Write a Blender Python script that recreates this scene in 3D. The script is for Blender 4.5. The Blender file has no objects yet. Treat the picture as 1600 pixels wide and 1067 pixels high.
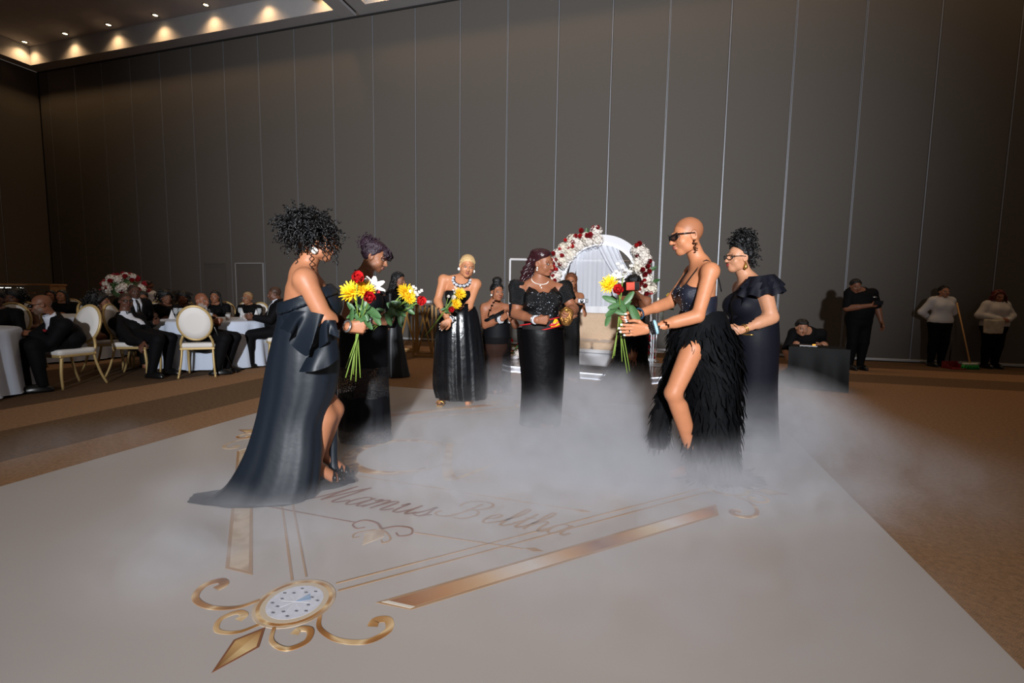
import bpy, bmesh, math, random
import numpy as np
from mathutils import Vector, Matrix

sc = bpy.context.scene
COL = sc.collection
PI = math.pi
# ---------------------------------------------------------------- camera
FPX, PITCH, ROLL, YAW, CAMH = 741.84, -0.0944, 0.0151, 0.2871, 1.22
CT, ST = math.cos(YAW), math.sin(YAW)
def c2w(v): return np.array([v[0]*CT - v[1]*ST, v[0]*ST + v[1]*CT, v[2]])      # camera-heading frame -> room frame
def w2c(v): return np.array([v[0]*CT + v[1]*ST, -v[0]*ST + v[1]*CT, v[2]])
_cp, _sp, _cr, _sr = math.cos(PITCH), math.sin(PITCH), math.cos(ROLL), math.sin(ROLL)
_rt, _up, _fw = np.array([1., 0, 0]), np.array([0, -_sp, _cp]), np.array([0, _cp, _sp])
CM = np.stack([_cr*_rt + _sr*_up, -_sr*_rt + _cr*_up, _fw])
def ray(x, y): return c2w(np.array([(x-800)/FPX, -(y-533.5)/FPX, 1.0]) @ CM)
def atz(x, y, z=0.0): r = ray(x, y); return r*(z-CAMH)/r[2] + np.array([0, 0, CAMH])
def atY(x, y, Y): r = ray(x, y); return r*Y/r[1] + np.array([0, 0, CAMH])
def atD(x, y, D): r = ray(x, y); return r*D/w2c(r)[1] + np.array([0, 0, CAMH])
def proj(p):
    q = CM @ w2c(np.asarray(p, float) - np.array([0, 0, CAMH])); return 800+FPX*q[0]/q[2], 533.5-FPX*q[1]/q[2]
def gpt(px, D, z=0.0):                                                          # point of the floor at depth D under column px
    x = (px-800)/FPX*D
    for _ in range(4):
        q, _y = proj(c2w((x, D, z-0.0))); x += (px-q)/FPX*D
    return c2w((x, D, z))
def cdir(deg, z=0.0):                                                           # heading: 0 = image right, 90 = away from the camera
    a = math.radians(deg); return c2w((math.cos(a), math.sin(a), z))

cam_d = bpy.data.cameras.new('camera'); cam = bpy.data.objects.new('camera', cam_d); COL.objects.link(cam)
cam_d.sensor_width = 36; cam_d.lens = FPX/1600*36; cam_d.clip_end = 100; cam_d.clip_start = 0.05
_r, _u, _f = c2w(CM[0]), c2w(CM[1]), c2w(CM[2])
cam.matrix_world = Matrix(((_r[0], _u[0], -_f[0], 0), (_r[1], _u[1], -_f[1], 0), (_r[2], _u[2], -_f[2], CAMH), (0, 0, 0, 1)))
sc.camera = cam
sc.view_settings.view_transform = 'Standard'; sc.view_settings.look = 'None'
sc.view_settings.gamma = 1.0; sc.view_settings.use_curve_mapping = False
sc.view_settings.exposure = 0.0
sc.cycles.use_denoising = True
sc.cycles.max_bounces = 6; sc.cycles.diffuse_bounces = 3; sc.cycles.glossy_bounces = 3
sc.cycles.transparent_max_bounces = 12; sc.cycles.volume_bounces = 2
sc.cycles.sample_clamp_indirect = 3.0
# ---------------------------------------------------------------- light of the hall
world = bpy.data.worlds.new('hall_ambient'); sc.world = world; world.use_nodes = True
world.node_tree.nodes['Background'].inputs[0].default_value = (1.0, 0.86, 0.74, 1)
world.node_tree.nodes['Background'].inputs[1].default_value = 0.065
def lamp(name, kind, loc, energy, color, target=None, **kw):
    d = bpy.data.lights.new(name, kind); d.energy = energy; d.color = color
    for k, v in kw.items(): setattr(d, k, v)
    o = bpy.data.objects.new(name, d); COL.objects.link(o); o.location = tuple(loc)
    if target is not None: o.rotation_euler = (Vector(tuple(target)) - Vector(tuple(loc))).to_track_quat('-Z', 'Y').to_euler()
    return o
# photographer's flash head on a stand behind the camera
lamp('photo_flash', 'SPOT', c2w((-0.35, -7.5, 3.35)), 11600, (0.93, 0.96, 1.0), c2w((-0.35, 8.0, 3.8)),
     spot_size=math.radians(62), spot_blend=1.0, shadow_soft_size=0.28)
# ---------------------------------------------------------------- objects, materials
def lin(c): return tuple(((v/255)/12.92 if v/255 <= 0.04045 else ((v/255+0.055)/1.055)**2.4) for v in c)
MATS = {}
def mat(name, rgb, rough=0.6, metal=0.0, noise=0.0, nscale=40.0, bump=0.0, bscale=60.0, spec=0.5, alpha=1.0, emit=None, estr=0.0, sheen=0.0, trans=0.0, attr=None, coat=0.0):
    if name in MATS: return MATS[name]
    m = bpy.data.materials.new(name); m.use_nodes = True; nt = m.node_tree; b = nt.nodes['Principled BSDF']
    col = lin(rgb)
    b.inputs['Base Color'].default_value = (*col, 1); b.inputs['Roughness'].default_value = rough; b.inputs['Metallic'].default_value = metal
    b.inputs['Specular IOR Level'].default_value = spec; b.inputs['Alpha'].default_value = alpha
    b.inputs['Sheen Weight'].default_value = sheen; b.inputs['Transmission Weight'].default_value = trans; b.inputs['Coat Weight'].default_value = coat
    if emit: b.inputs['Emission Color'].default_value = (*lin(emit), 1); b.inputs['Emission Strength'].default_value = estr
    tc = nt.nodes.new('ShaderNodeTexCoord')
    src = None
    if attr:
        a = nt.nodes.new('ShaderNodeAttribute'); a.attribute_name = attr; src = a.outputs['Color']; nt.links.new(src, b.inputs['Base Color'])
    if noise > 0:
        n = nt.nodes.new('ShaderNodeTexNoise'); n.inputs['Scale'].default_value = nscale; n.inputs['Detail'].default_value = 4
        nt.links.new(tc.outputs['Object'], n.inputs['Vector'])
        mx = nt.nodes.new('ShaderNodeMix'); mx.data_type = 'RGBA'; mx.blend_type = 'MULTIPLY'; mx.inputs['Factor'].default_value = 1.0
        mr = nt.nodes.new('ShaderNodeMapRange'); mr.inputs['From Min'].default_value = 0.3; mr.inputs['From Max'].default_value = 0.7
        mr.inputs['To Min'].default_value = 1-noise; mr.inputs['To Max'].default_value = 1+noise*0.6
        nt.links.new(n.outputs['Fac'], mr.inputs['Value']); nt.links.new(mr.outputs['Result'], mx.inputs[7])
        if src: nt.links.new(src, mx.inputs[6])
        else: mx.inputs[6].default_value = (*col, 1)
        nt.links.new(mx.outputs[2], b.inputs['Base Color'])
    if bump > 0:
        n2 = nt.nodes.new('ShaderNodeTexNoise'); n2.inputs['Scale'].default_value = bscale; n2.inputs['Detail'].default_value = 3
        nt.links.new(tc.outputs['Object'], n2.inputs['Vector'])
        bp = nt.nodes.new('ShaderNodeBump'); bp.inputs['Strength'].default_value = bump; bp.inputs['Distance'].default_value = 0.02
        nt.links.new(n2.outputs['Fac'], bp.inputs['Height']); nt.links.new(bp.outputs['Normal'], b.inputs['Normal'])
    MATS[name] = m
    return m
def tag(o, label=None, cat=None, group=None, kind=None):
    if label: o['label'] = label
    if cat: o['category'] = cat
    if group: o['group'] = group
    if kind: o['kind'] = kind
    return o
def empty(name, loc=(0, 0, 0), rz=0.0, label=None, cat=None, group=None, kind=None, parent=None):
    o = bpy.data.objects.new(name, None); COL.objects.link(o); o.location = tuple(loc); o.rotation_euler = (0, 0, rz); o.empty_display_size = 0.1
    if parent: o.parent = parent
    return tag(o, label, cat, group, kind)
def link(name, me, parent=None, loc=None, m=None):
    if m is not None and not me.materials: me.materials.append(m)
    o = bpy.data.objects.new(name, me); COL.objects.link(o)
    if parent: o.parent = parent
    if loc is not None: o.location = tuple(loc)
    return o
def mesh(name, V, F, m=None, smooth=True):
    me = bpy.data.meshes.new(name); V = np.asarray(V, dtype=np.float32)
    me.from_pydata(V.tolist() if len(V) < 200 else [tuple(v) for v in V.tolist()], [], F if isinstance(F, list) else F.tolist())
    if smooth: me.polygons.foreach_set('use_smooth', [True]*len(me.polygons))
    if m is not None: me.materials.append(m)
    me.update(); return me
class MB:
    """collects shapes into one mesh"""
    def __init__(s): s.v = []; s.f = []; s.n = 0
    def add(s, V, F):
        V = np.asarray(V, float).reshape(-1, 3); s.v.append(V)
        s.f += [tuple(int(i)+s.n for i in f) for f in F]; s.n += len(V); return s
    def box(s, c, d, R=None, ch=0.0):
        c = np.asarray(c, float); h = np.asarray(d, float)/2
        if ch > 0:
            ch = min(ch, h.min()*0.9); pts = []
            for sx in (-1, 1):
                for sy in (-1, 1):
                    for sz in (-1, 1):
                        for ax in range(3):
                            e = h.copy() - ch; e[ax] = h[ax]; pts.append(e*np.array([sx, sy, sz]))
            V = np.array(pts); bm = bmesh.new()
            for p in V: bm.verts.new(p)
            r = bmesh.ops.convex_hull(bm, input=bm.verts); bm.verts.index_update()
            V = np.array([v.co for v in bm.verts]); F = [tuple(v.index for v in f.verts) for f in bm.faces]; bm.free()
        else:
            V = np.array([(x, y, z) for x in (-h[0], h[0]) for y in (-h[1], h[1]) for z in (-h[2], h[2])])
            F = [(0, 1, 3, 2), (4, 6, 7, 5), (0, 4, 5, 1), (2, 3, 7, 6), (0, 2, 6, 4), (1, 5, 7, 3)]
        if R is not None: V = V @ np.asarray(R).T
        return s.add(V + c, F)
    def tube(s, P, r, n=6, caps=True, flat=1.0, up=None):
        P = np.asarray(P, float); m = len(P); r = np.broadcast_to(np.asarray(r, float), (m,))
        T = np.gradient(P, axis=0); T /= np.linalg.norm(T, axis=1, keepdims=True)+1e-12
        u = np.array(up if up is not None else ((0, 0, 1.) if abs(T[0][2]) < 0.9 else (1., 0, 0)), float)
        V = []
        for i in range(m):
            u = u - T[i]*(u@T[i]); nu = np.linalg.norm(u)
            u = u/nu if nu > 1e-6 else np.array([1., 0, 0]); w = np.cross(T[i], u)
            for k in range(n):
                a = 2*PI*k/n; V.append(P[i] + r[i]*(math.cos(a)*w + flat*math.sin(a)*u))
        F = [(i*n+k, i*n+(k+1) % n, (i+1)*n+(k+1) % n, (i+1)*n+k) for i in range(m-1) for k in range(n)]
        if caps: F += [tuple(range(n-1, -1, -1)), tuple((m-1)*n+k for k in range(n))]
        return s.add(V, F)
    def lathe(s, prof, n=20, c=(0, 0, 0), R=None, sx=1.0, sy=1.0):
        V = []
        for r, z in prof:
            for k in range(n): a = 2*PI*k/n; V.append((r*math.cos(a)*sx, r*math.sin(a)*sy, z))
        m = len(prof)
        F = [(i*n+k, i*n+(k+1) % n, (i+1)*n+(k+1) % n, (i+1)*n+k) for i in range(m-1) for k in range(n)]
        if prof[0][0] > 1e-5: F.append(tuple(range(n-1, -1, -1)))
        if prof[-1][0] > 1e-5: F.append(tuple((m-1)*n+k for k in range(n)))
        V = np.array(V)
        if R is not None: V = V @ np.asarray(R).T
        return s.add(V+np.asarray(c, float), F)
    def ball(s, c, r, n=10, m=7, R=None):
        r = np.broadcast_to(np.asarray(r, float), (3,)); V = [(0, 0, -1)]
        for i in range(1, m):
            b = -PI/2+PI*i/m
            V += [(math.cos(b)*math.cos(2*PI*k/n), math.cos(b)*math.sin(2*PI*k/n), math.sin(b)) for k in range(n)]
        V.append((0, 0, 1)); L = len(V)-1
        F = [(0, 1+(k+1) % n, 1+k) for k in range(n)]
        for i in range(m-2):
            F += [(1+i*n+k, 1+i*n+(k+1) % n, 1+(i+1)*n+(k+1) % n, 1+(i+1)*n+k) for k in range(n)]
        F += [(L, 1+(m-2)*n+k, 1+(m-2)*n+(k+1) % n) for k in range(n)]
        V = np.array(V)*r
        if R is not None: V = V @ np.asarray(R).T
        return s.add(V+np.asarray(c, float), F)
    def grid(s, G, closed=False):
        G = np.asarray(G, float); a, b = G.shape[:2]; F = []
        for i in range(a-1):
            for j in range(b if closed else b-1):
                j2 = (j+1) % b; F.append((i*b+j, i*b+j2, (i+1)*b+j2, (i+1)*b+j))
        return s.add(G.reshape(-1, 3), F)
    def prism(s, pts2, z0, z1):
        n = len(pts2); V = [(x, y, z0) for x, y in pts2]+[(x, y, z1) for x, y in pts2]
        F = [tuple(range(n-1, -1, -1)), tuple(range(n, 2*n))]+[(k, (k+1) % n, n+(k+1) % n, n+k) for k in range(n)]
        return s.add(V, F)
    def me(s, name, m=None, smooth=True):
        return mesh(name, np.concatenate(s.v), s.f, m, smooth)
    def build(s, name, m, parent=None, loc=None, smooth=True):
        return link(name, s.me(name, m, smooth), parent, loc)
def nrm(v): v = np.asarray(v, float); return v/(np.linalg.norm(v)+1e-12)
def rotz(a): c, s_ = math.cos(a), math.sin(a); return np.array([[c, -s_, 0], [s_, c, 0], [0, 0, 1.]])
def rotx(a): c, s_ = math.cos(a), math.sin(a); return np.array([[1., 0, 0], [0, c, -s_], [0, s_, c]])
def roty(a): c, s_ = math.cos(a), math.sin(a); return np.array([[c, 0, s_], [0, 1., 0], [-s_, 0, c]])
def frame_y(y, zhint=(0, 0, 1)):                  # rotation whose columns are x, y(dir), z~zhint
    y = nrm(y); x = np.cross(y, zhint); x = nrm(x); return np.stack([x, y, np.cross(x, y)], 1)
def frame_z(z, xhint=(1, 0, 0)):
    z = nrm(z); y = np.cross(z, xhint)
    if np.linalg.norm(y) < 1e-3: y = np.cross(z, (0, 1, 0))
    y = nrm(y); return np.stack([np.cross(y, z), y, z], 1)
def smooth_path(P, k=8):                          # Catmull-Rom through the points
    P = np.asarray(P, float); Q = np.vstack([2*P[0]-P[1], P, 2*P[-1]-P[-2]]); out = []
    for i in range(len(P)-1):
        a, b, c, d = Q[i:i+4]
        for t in np.linspace(0, 1, k, endpoint=False):
            out.append(0.5*((2*b)+(-a+c)*t+(2*a-5*b+4*c-d)*t*t+(-a+3*b-3*c+d)*t**3))
    out.append(P[-1]); return np.array(out)
def copy_tree(o, parent=None):
    c = o.copy(); COL.objects.link(c); c.parent = parent
    for ch in list(o.children): copy_tree(ch, c)
    return c
# ---------------------------------------------------------------- implicit surfaces (smoothly joined tapered volumes) -> one skin
def smin(a, b, k):
    if k <= 0: return np.minimum(a, b)
    h = np.clip(0.5+0.5*(b-a)/k, 0, 1); return b*(1-h)+a*h-k*h*(1-h)
def smax(a, b, k): return -smin(-a, -b, k)
def cap(p, a, b, ra, rb):
    a = np.asarray(a, float); b = np.asarray(b, float); ab = b-a; L = ab@ab+1e-12
    t = np.clip((p-a)@ab/L, 0, 1); q = p-a-t[:, None]*ab
    return np.sqrt((q*q).sum(1))-(ra+(rb-ra)*t)
def ell(p, c, r, R=None):
    q = p-np.asarray(c, float)
    if R is not None: q = q@R
    r = np.asarray(r, float); k0 = np.sqrt(((q/r)**2).sum(1)); k1 = np.sqrt(((q/(r*r))**2).sum(1))+1e-9
    return k0*(k0-1)/k1
def etube(p, nodes, lat):                          # nodes: (pos, half width, half depth)
    d = None
    for (a, wa, da), (b, wb, db) in zip(nodes[:-1], nodes[1:]):
        a = np.asarray(a, float); b = np.asarray(b, float); ab = b-a; L = ab@ab+1e-12
        ax = nrm(ab); X = nrm(lat-ax*(lat@ax)); Y = np.cross(ax, X)
        t = np.clip((p-a)@ab/L, 0, 1); q = p-a-t[:, None]*ab
        w = wa+(wb-wa)*t; dd = da+(db-da)*t; mn = np.minimum(w, dd)
        e = np.sqrt(((q@X)/w)**2+((q@Y)/dd)**2+((q@ax)/mn)**2)
        e = (e-1)*mn
        d = e if d is None else smin(d, e, 0.025)
    return d
def snet(fn, lo, hi, h, polish=True):
    lo = np.asarray(lo, float); hi = np.asarray(hi, float); n = np.maximum(np.ceil((hi-lo)/h).astype(int)+1, 3)
    B = 4; nb = (n+B-1)//B
    cc = np.stack(np.meshgrid(*[lo[i]+(np.arange(nb[i])*B+(B-1)/2)*h for i in range(3)], indexing='ij'), -1).reshape(-1, 3)
    dc = fn(cc); act = np.abs(dc) < h*B*1.15
    val = np.repeat(np.repeat(np.repeat(np.where(dc > 0, 1., -1.).reshape(nb), B, 0), B, 1), B, 2)*10*h
    am = np.repeat(np.repeat(np.repeat(act.reshape(nb), B, 0), B, 1), B, 2)
    idx = np.argwhere(am)
    if len(idx) == 0: return np.zeros((0, 3)), np.zeros((0, 4), int)
    val[am] = fn(lo+idx*h)
    val[0] = np.maximum(val[0], h*.01); val[-1] = np.maximum(val[-1], h*.01)
    val[:, 0] = np.maximum(val[:, 0], h*.01); val[:, -1] = np.maximum(val[:, -1], h*.01)
    val[:, :, 0] = np.maximum(val[:, :, 0], h*.01); val[:, :, -1] = np.maximum(val[:, :, -1], h*.01)
    S = val < 0; N = np.array(val.shape)
    acc = np.zeros((*(N-1), 3)); cnt = np.zeros(N-1)
    for ax in range(3):
        o1, o2 = [a for a in range(3) if a != ax]
        sl0 = [slice(None)]*3; sl1 = [slice(None)]*3; sl0[ax] = slice(0, -1); sl1[ax] = slice(1, None)
        a, b = val[tuple(sl0)], val[tuple(sl1)]; cr = S[tuple(sl0)] != S[tuple(sl1)]
        I = np.argwhere(cr); t = a[cr]/(a[cr]-b[cr]); P = I.astype(float); P[:, ax] += t
        for d1 in (0, -1):
            for d2 in (0, -1):
                J = I.copy(); J[:, o1] += d1; J[:, o2] += d2
                ok = (J[:, o1] >= 0) & (J[:, o2] >= 0) & (J[:, o1] < N[o1]-1) & (J[:, o2] < N[o2]-1)
                np.add.at(acc, tuple(J[ok].T), P[ok]); np.add.at(cnt, tuple(J[ok].T), 1)
    has = cnt > 0; vid = -np.ones(N-1, int); vid[has] = np.arange(has.sum())
    V = lo+h*acc[has]/cnt[has][:, None]; Q = []
    for ax in range(3):
        o1, o2 = (ax+1) % 3, (ax+2) % 3
        sl0 = [slice(None)]*3; sl1 = [slice(None)]*3; sl0[ax] = slice(0, -1); sl1[ax] = slice(1, None)
        s0, s1 = S[tuple(sl0)], S[tuple(sl1)]
        for flip, m in ((False, s0 & ~s1), (True, ~s0 & s1)):
            I = np.argwhere(m); I = I[(I[:, o1] > 0) & (I[:, o2] > 0) & (I[:, o1] < N[o1]-1) & (I[:, o2] < N[o2]-1)]
            q = []
            for d1, d2 in ((-1, -1), (0, -1), (0, 0), (-1, 0)):
                J = I.copy(); J[:, o1] += d1; J[:, o2] += d2; q.append(vid[tuple(J.T)])
            q = np.stack(q, 1); Q.append(q[:, ::-1] if flip else q)
    Q = np.concatenate(Q)
    if polish and len(V):
        e = h*0.25
        for _ in range(2):
            d0 = fn(V); g = np.stack([fn(V+np.eye(3)[i]*e)-d0 for i in range(3)], 1)/e
            gn = (g*g).sum(1)+1e-6; st = np.clip(d0/gn, -h*.5, h*.5); V = V-g*st[:, None]
    return V, Q
def sdf_mesh(name, fn, lo, hi, h, m=None, keep=None, cols=None):
    V, Q = snet(fn, lo, hi, h)
    if keep is not None and len(Q):
        k = keep(V); Q = Q[k[Q].all(1)]
        used = np.unique(Q); mp = -np.ones(len(V), int); mp[used] = np.arange(len(used)); V = V[used]; Q = mp[Q]
    return V, Q
def vnoise(p, s, seed=0):
    rs = np.random.RandomState(seed); out = 0
    for i in range(5):
        k = rs.normal(size=3); k = k/np.linalg.norm(k)*s*(0.7+0.25*i); out = out+np.sin(p@k+rs.rand()*6.28)/(1+0.3*i)
    return out/3.0
# ---------------------------------------------------------------- the hall
WY, WH, WX0, WX1 = 11.49, 8.487, -20.17, 11.0
SEAM0, SEAMW = -18.446, 1.2365
def carpet_mat():
    m = bpy.data.materials.new('carpet'); m.use_nodes = True; nt = m.node_tree; b = nt.nodes['Principled BSDF']; L = nt.links.new
    tc = nt.nodes.new('ShaderNodeTexCoord'); sp = nt.nodes.new('ShaderNodeSeparateXYZ'); L(tc.outputs['Object'], sp.inputs[0])
    def mth(op, a, b_=None):
        n = nt.nodes.new('ShaderNodeMath'); n.operation = op
        for i, v in enumerate((a, b_)):
            if v is None: continue
            if isinstance(v, (int, float)): n.inputs[i].default_value = v
            else: L(v, n.inputs[i])
        return n.outputs[0]
    d = mth('MAXIMUM', mth('SUBTRACT', -4.38, sp.outputs[0]), mth('SUBTRACT', sp.outputs[1], 8.37))     # woven frame bands
    rp = nt.nodes.new('ShaderNodeValToRGB'); rp.color_ramp.interpolation = 'CONSTANT'
    e = rp.color_ramp.elements; light, dark = (*lin((158, 123, 92)), 1), (*lin((116, 92, 69)), 1)
    e[0].color = light; e[1].position = 0.25; e[1].color = dark
    q = e.new(0.25+0.94/8); q.color = light; q = e.new(0.25+1.9/8); q.color = (*lin((100, 79, 60)), 1); q = e.new(0.25+4.4/8); q.color = light
    L(mth('ADD', mth('MULTIPLY', d, 1/8), 0.25), rp.inputs[0])
    n = nt.nodes.new('ShaderNodeTexNoise'); n.inputs['Scale'].default_value = 35; n.inputs['Detail'].default_value = 8; n.inputs['Roughness'].default_value = 0.75; L(tc.outputs['Object'], n.inputs['Vector'])
    mr = nt.nodes.new('ShaderNodeMapRange'); mr.inputs['From Min'].default_value = .3; mr.inputs['From Max'].default_value = .7; mr.inputs['To Min'].default_value = .62; mr.inputs['To Max'].default_value = 1.3; L(n.outputs[0], mr.inputs[0])
    mx = nt.nodes.new('ShaderNodeMix'); mx.data_type = 'RGBA'; mx.blend_type = 'MULTIPLY'; mx.inputs[0].default_value = 1; L(rp.outputs[0], mx.inputs[6]); L(mr.outputs[0], mx.inputs[7]); L(mx.outputs[2], b.inputs['Base Color'])
    b.inputs['Roughness'].default_value = 0.95; b.inputs['Specular IOR Level'].default_value = 0.1
    n2 = nt.nodes.new('ShaderNodeTexNoise'); n2.inputs['Scale'].default_value = 260; L(tc.outputs['Object'], n2.inputs['Vector'])
    bp = nt.nodes.new('ShaderNodeBump'); bp.inputs['Strength'].default_value = .5; bp.inputs['Distance'].default_value = .01; L(n2.outputs[0], bp.inputs['Height']); L(bp.outputs[0], b.inputs['Normal'])
    return m
tag(MB().box(((WX0+WX1)/2, 4.0, -0.05), (WX1-WX0+0.6, 15.6, 0.1)).build('floor', carpet_mat(), smooth=False), 'brown carpet woven with darker frame bands', 'floor', kind='structure')

m_panel = mat('wall_fabric', (96, 91, 86), 0.8, noise=0.10, nscale=120, bump=0.08, bscale=300, spec=0.25)
m_back = mat('wall_backing', (30, 29, 28), 0.8)
m_strip = mat('silver_strip', (150, 152, 158), 0.45, 0.45)
m_trim = mat('silver_trim', (176, 178, 182), 0.5, 0.3)
wall = tag(MB().box(((WX0+WX1)/2, WY+0.16, WH/2), (WX1-WX0+0.6, 0.2, WH)).build('wall_back', m_back, smooth=False), 'tall dark grey movable partition wall of fabric panels with silver joints', 'wall', kind='structure')
pm = MB().box((0, 0.03, WH/2+0.02), (SEAMW-0.035, 0.06, WH-0.10), ch=0.006).me('panel', m_panel, False)
first_i, last_i = -1, 24
for i in range(first_i, last_i):
    link('panel', pm, wall, (SEAM0+SEAMW*(i+0.5), WY, 0))
link('panel', MB().box((0, 0.03, WH/2+0.02), (SEAM0+SEAMW*first_i-WX0-0.03, 0.06, WH-0.10), ch=.006).me('panel', m_panel, False), wall, ((SEAM0+SEAMW*first_i+WX0)/2, WY, 0))
s1 = MB().box((0, 0.028, WH/2+0.02), (0.022, 0.05, WH-0.1)).me('joint_strip', m_strip, False)
s2 = MB().box((-0.011, 0.022, WH/2+0.02), (0.012, 0.05, WH-0.1)).box((0.011, 0.022, WH/2+0.02), (0.012, 0.05, WH-0.1)).me('joint_strip', m_strip, False)
for i in range(first_i, last_i+1):
    link('joint_strip', s2 if i in (12, 15, 17, 18, 21) else s1, wall, (SEAM0+SEAMW*i, WY, 0))
tag(MB().box(((WX0+WX1)/2, WY-0.006, 0.045), (WX1-WX0, 0.03, 0.05), ch=.004).build('baseboard_back', m_trim, smooth=False), 'silver floor seal along the foot of the partition wall', 'baseboard', kind='structure')
tag(MB().box(((WX0+WX1)/2, WY+0.0, WH-0.02), (WX1-WX0, 0.06, 0.04)).build('trim_1', mat('track', (40, 39, 38), .6), smooth=False), 'dark ceiling track above the partition wall', 'trim', kind='structure')
# two pass doors in the wall behind the guest tables
m_door = mat('door_fabric', (88, 83, 78), 0.75, noise=.08, nscale=100)
for k, (x0, x1) in enumerate(((-13.30, -12.50), (-12.10, -11.08))):
    d = tag(MB().box(((x0+x1)/2, WY-0.004, 1.04), (x1-x0, 0.03, 2.08), ch=.004).build('door_%d' % (k+1), m_door, smooth=False), ('narrow' if k == 0 else 'wide')+' grey pass door set in the partition wall', 'door', kind='structure')
    fr = MB()
    for x in (x0, x1): fr.box((x, WY-0.012, 1.05), (0.025, 0.035, 2.1))
    fr.box(((x0+x1)/2, WY-0.012, 2.09), (x1-x0, 0.035, 0.025)); fr.build('door_frame', m_trim if k else m_door, d, smooth=False)
# side wall with the same panels
wl = tag(MB().box((WX0-0.16, 4.0, WH/2), (0.2, 15.2, WH)).build('wall_left', m_back, smooth=False), 'dark grey panelled side wall in the far corner', 'wall', kind='structure')
pl_ = MB().box((-0.03, 0, WH/2+.02), (0.06, SEAMW-0.035, WH-0.1), ch=.006).me('panel', m_panel, False)
sl_ = MB().box((-0.028, 0, WH/2+.02), (0.05, 0.022, WH-0.1)).me('joint_strip', m_strip, False)
for i in range(12):
    link('panel', pl_, wl, (WX0, WY-SEAMW*(i+.5), 0)); link('joint_strip', sl_, wl, (WX0, WY-SEAMW*(i+1), 0))
tag(MB().box((WX0+.006, 4.0, .045), (0.03, 14.9, .05)).build('baseboard_left', m_trim, smooth=False), 'silver floor seal along the side wall', 'baseboard', kind='structure')

# coffered ceiling: pale frames with a lit recess in each bay
m_ceil = mat('ceiling_paint', (176, 174, 176), 0.85, noise=.04, nscale=3)
CZ, CT_ = WH, 9.066
bays = [(-20.17, -7.80), (-7.66, 4.71), (4.85, 11.0)]
ceil = tag(MB().box(((WX0+WX1)/2, 4.0, CT_+0.16), (WX1-WX0+.6, 15.2, 0.12)).build('ceiling', mat('ceiling_void', (22, 22, 24), .9), smooth=False), 'pale coffered ceiling with recessed downlights', 'ceiling', kind='structure')
m_ring = mat('lamp_ring', (120, 118, 115), .35, .7); m_bulb = mat('lamp_glow', (255, 236, 200), .5, emit=(255, 222, 168), estr=14)
ringm = MB()
for r0, r1, z0, z1 in ((0.062, 0.095, -0.012, 0.0),):
    n = 20; V = []; F = []
    for r, z in ((r0, z1), (r0, z0), (r1, z0), (r1, z1)):
        V += [(r*math.cos(2*PI*k/n), r*math.sin(2*PI*k/n), z) for k in range(n)]
    F = [(i*n+k, i*n+(k+1) % n, (i+1)*n+(k+1) % n, (i+1)*n+k) for i in range(3) for k in range(n)]; ringm.add(V, F)
ringm = ringm.me('bezel', m_ring); bulbm = MB().lathe([(0.0, -0.006), (0.045, -0.006), (0.06, 0.0)], 20).me('bulb', m_bulb)
nl = 0
for b, (x0, x1) in enumerate(bays):
    fw = 0.40; yA, yB = -3.4, WY
    f = MB()
    f.box(((x0+x1)/2, yB-fw/2, CZ+0.3), (x1-x0, fw, 0.6)).box((x0+fw/2-.0, (yA+yB)/2-fw/2, CZ+0.3), (fw, yB-yA-fw, 0.6)).box((x1-fw/2, (yA+yB)/2-fw/2, CZ+0.3), (fw, yB-yA-fw, 0.6))
    f.build('soffit', m_ceil, ceil, smooth=False)
    MB().box(((x0+x1)/2, (yA+yB)/2, CT_+0.04), (x1-x0-.01, yB-yA, 0.08)).build('coffer_top', m_ceil, ceil, smooth=False)
    xs = [-19.55+1.86*k for k in range(7)] if b == 0 else [x0+0.95+1.74*k for k in range(7 if b == 1 else 3)]
    for x in xs:
        loc = (x, WY-0.64, CT_-0.002)
        e = empty('downlight', loc, label='small round recessed downlight glowing warm in the ceiling coffer', cat='downlight', group='recessed downlights along the coffer edge')
        link('bezel', ringm, e); link('bulb', bulbm, e)
        lamp('downlight_beam', 'SPOT', (x, WY-0.64, CT_-0.03), 75, (1.0, 0.62, 0.30), (x, WY-0.64, 0), spot_size=math.radians(125), spot_blend=1.0, shadow_soft_size=0.06)
# warm general downlights further into the hall
for x in (-15, -10, -5, 0.5, 6):
    for y in (2.0, 7.0):
        lamp('hall_downlight', 'SPOT', (x, y, CT_-0.05), 70 if x > -4 else 80, (1.0, 0.76, 0.52), (x, y, 0), spot_size=math.radians(110), spot_blend=0.8, shadow_soft_size=0.3)

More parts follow.
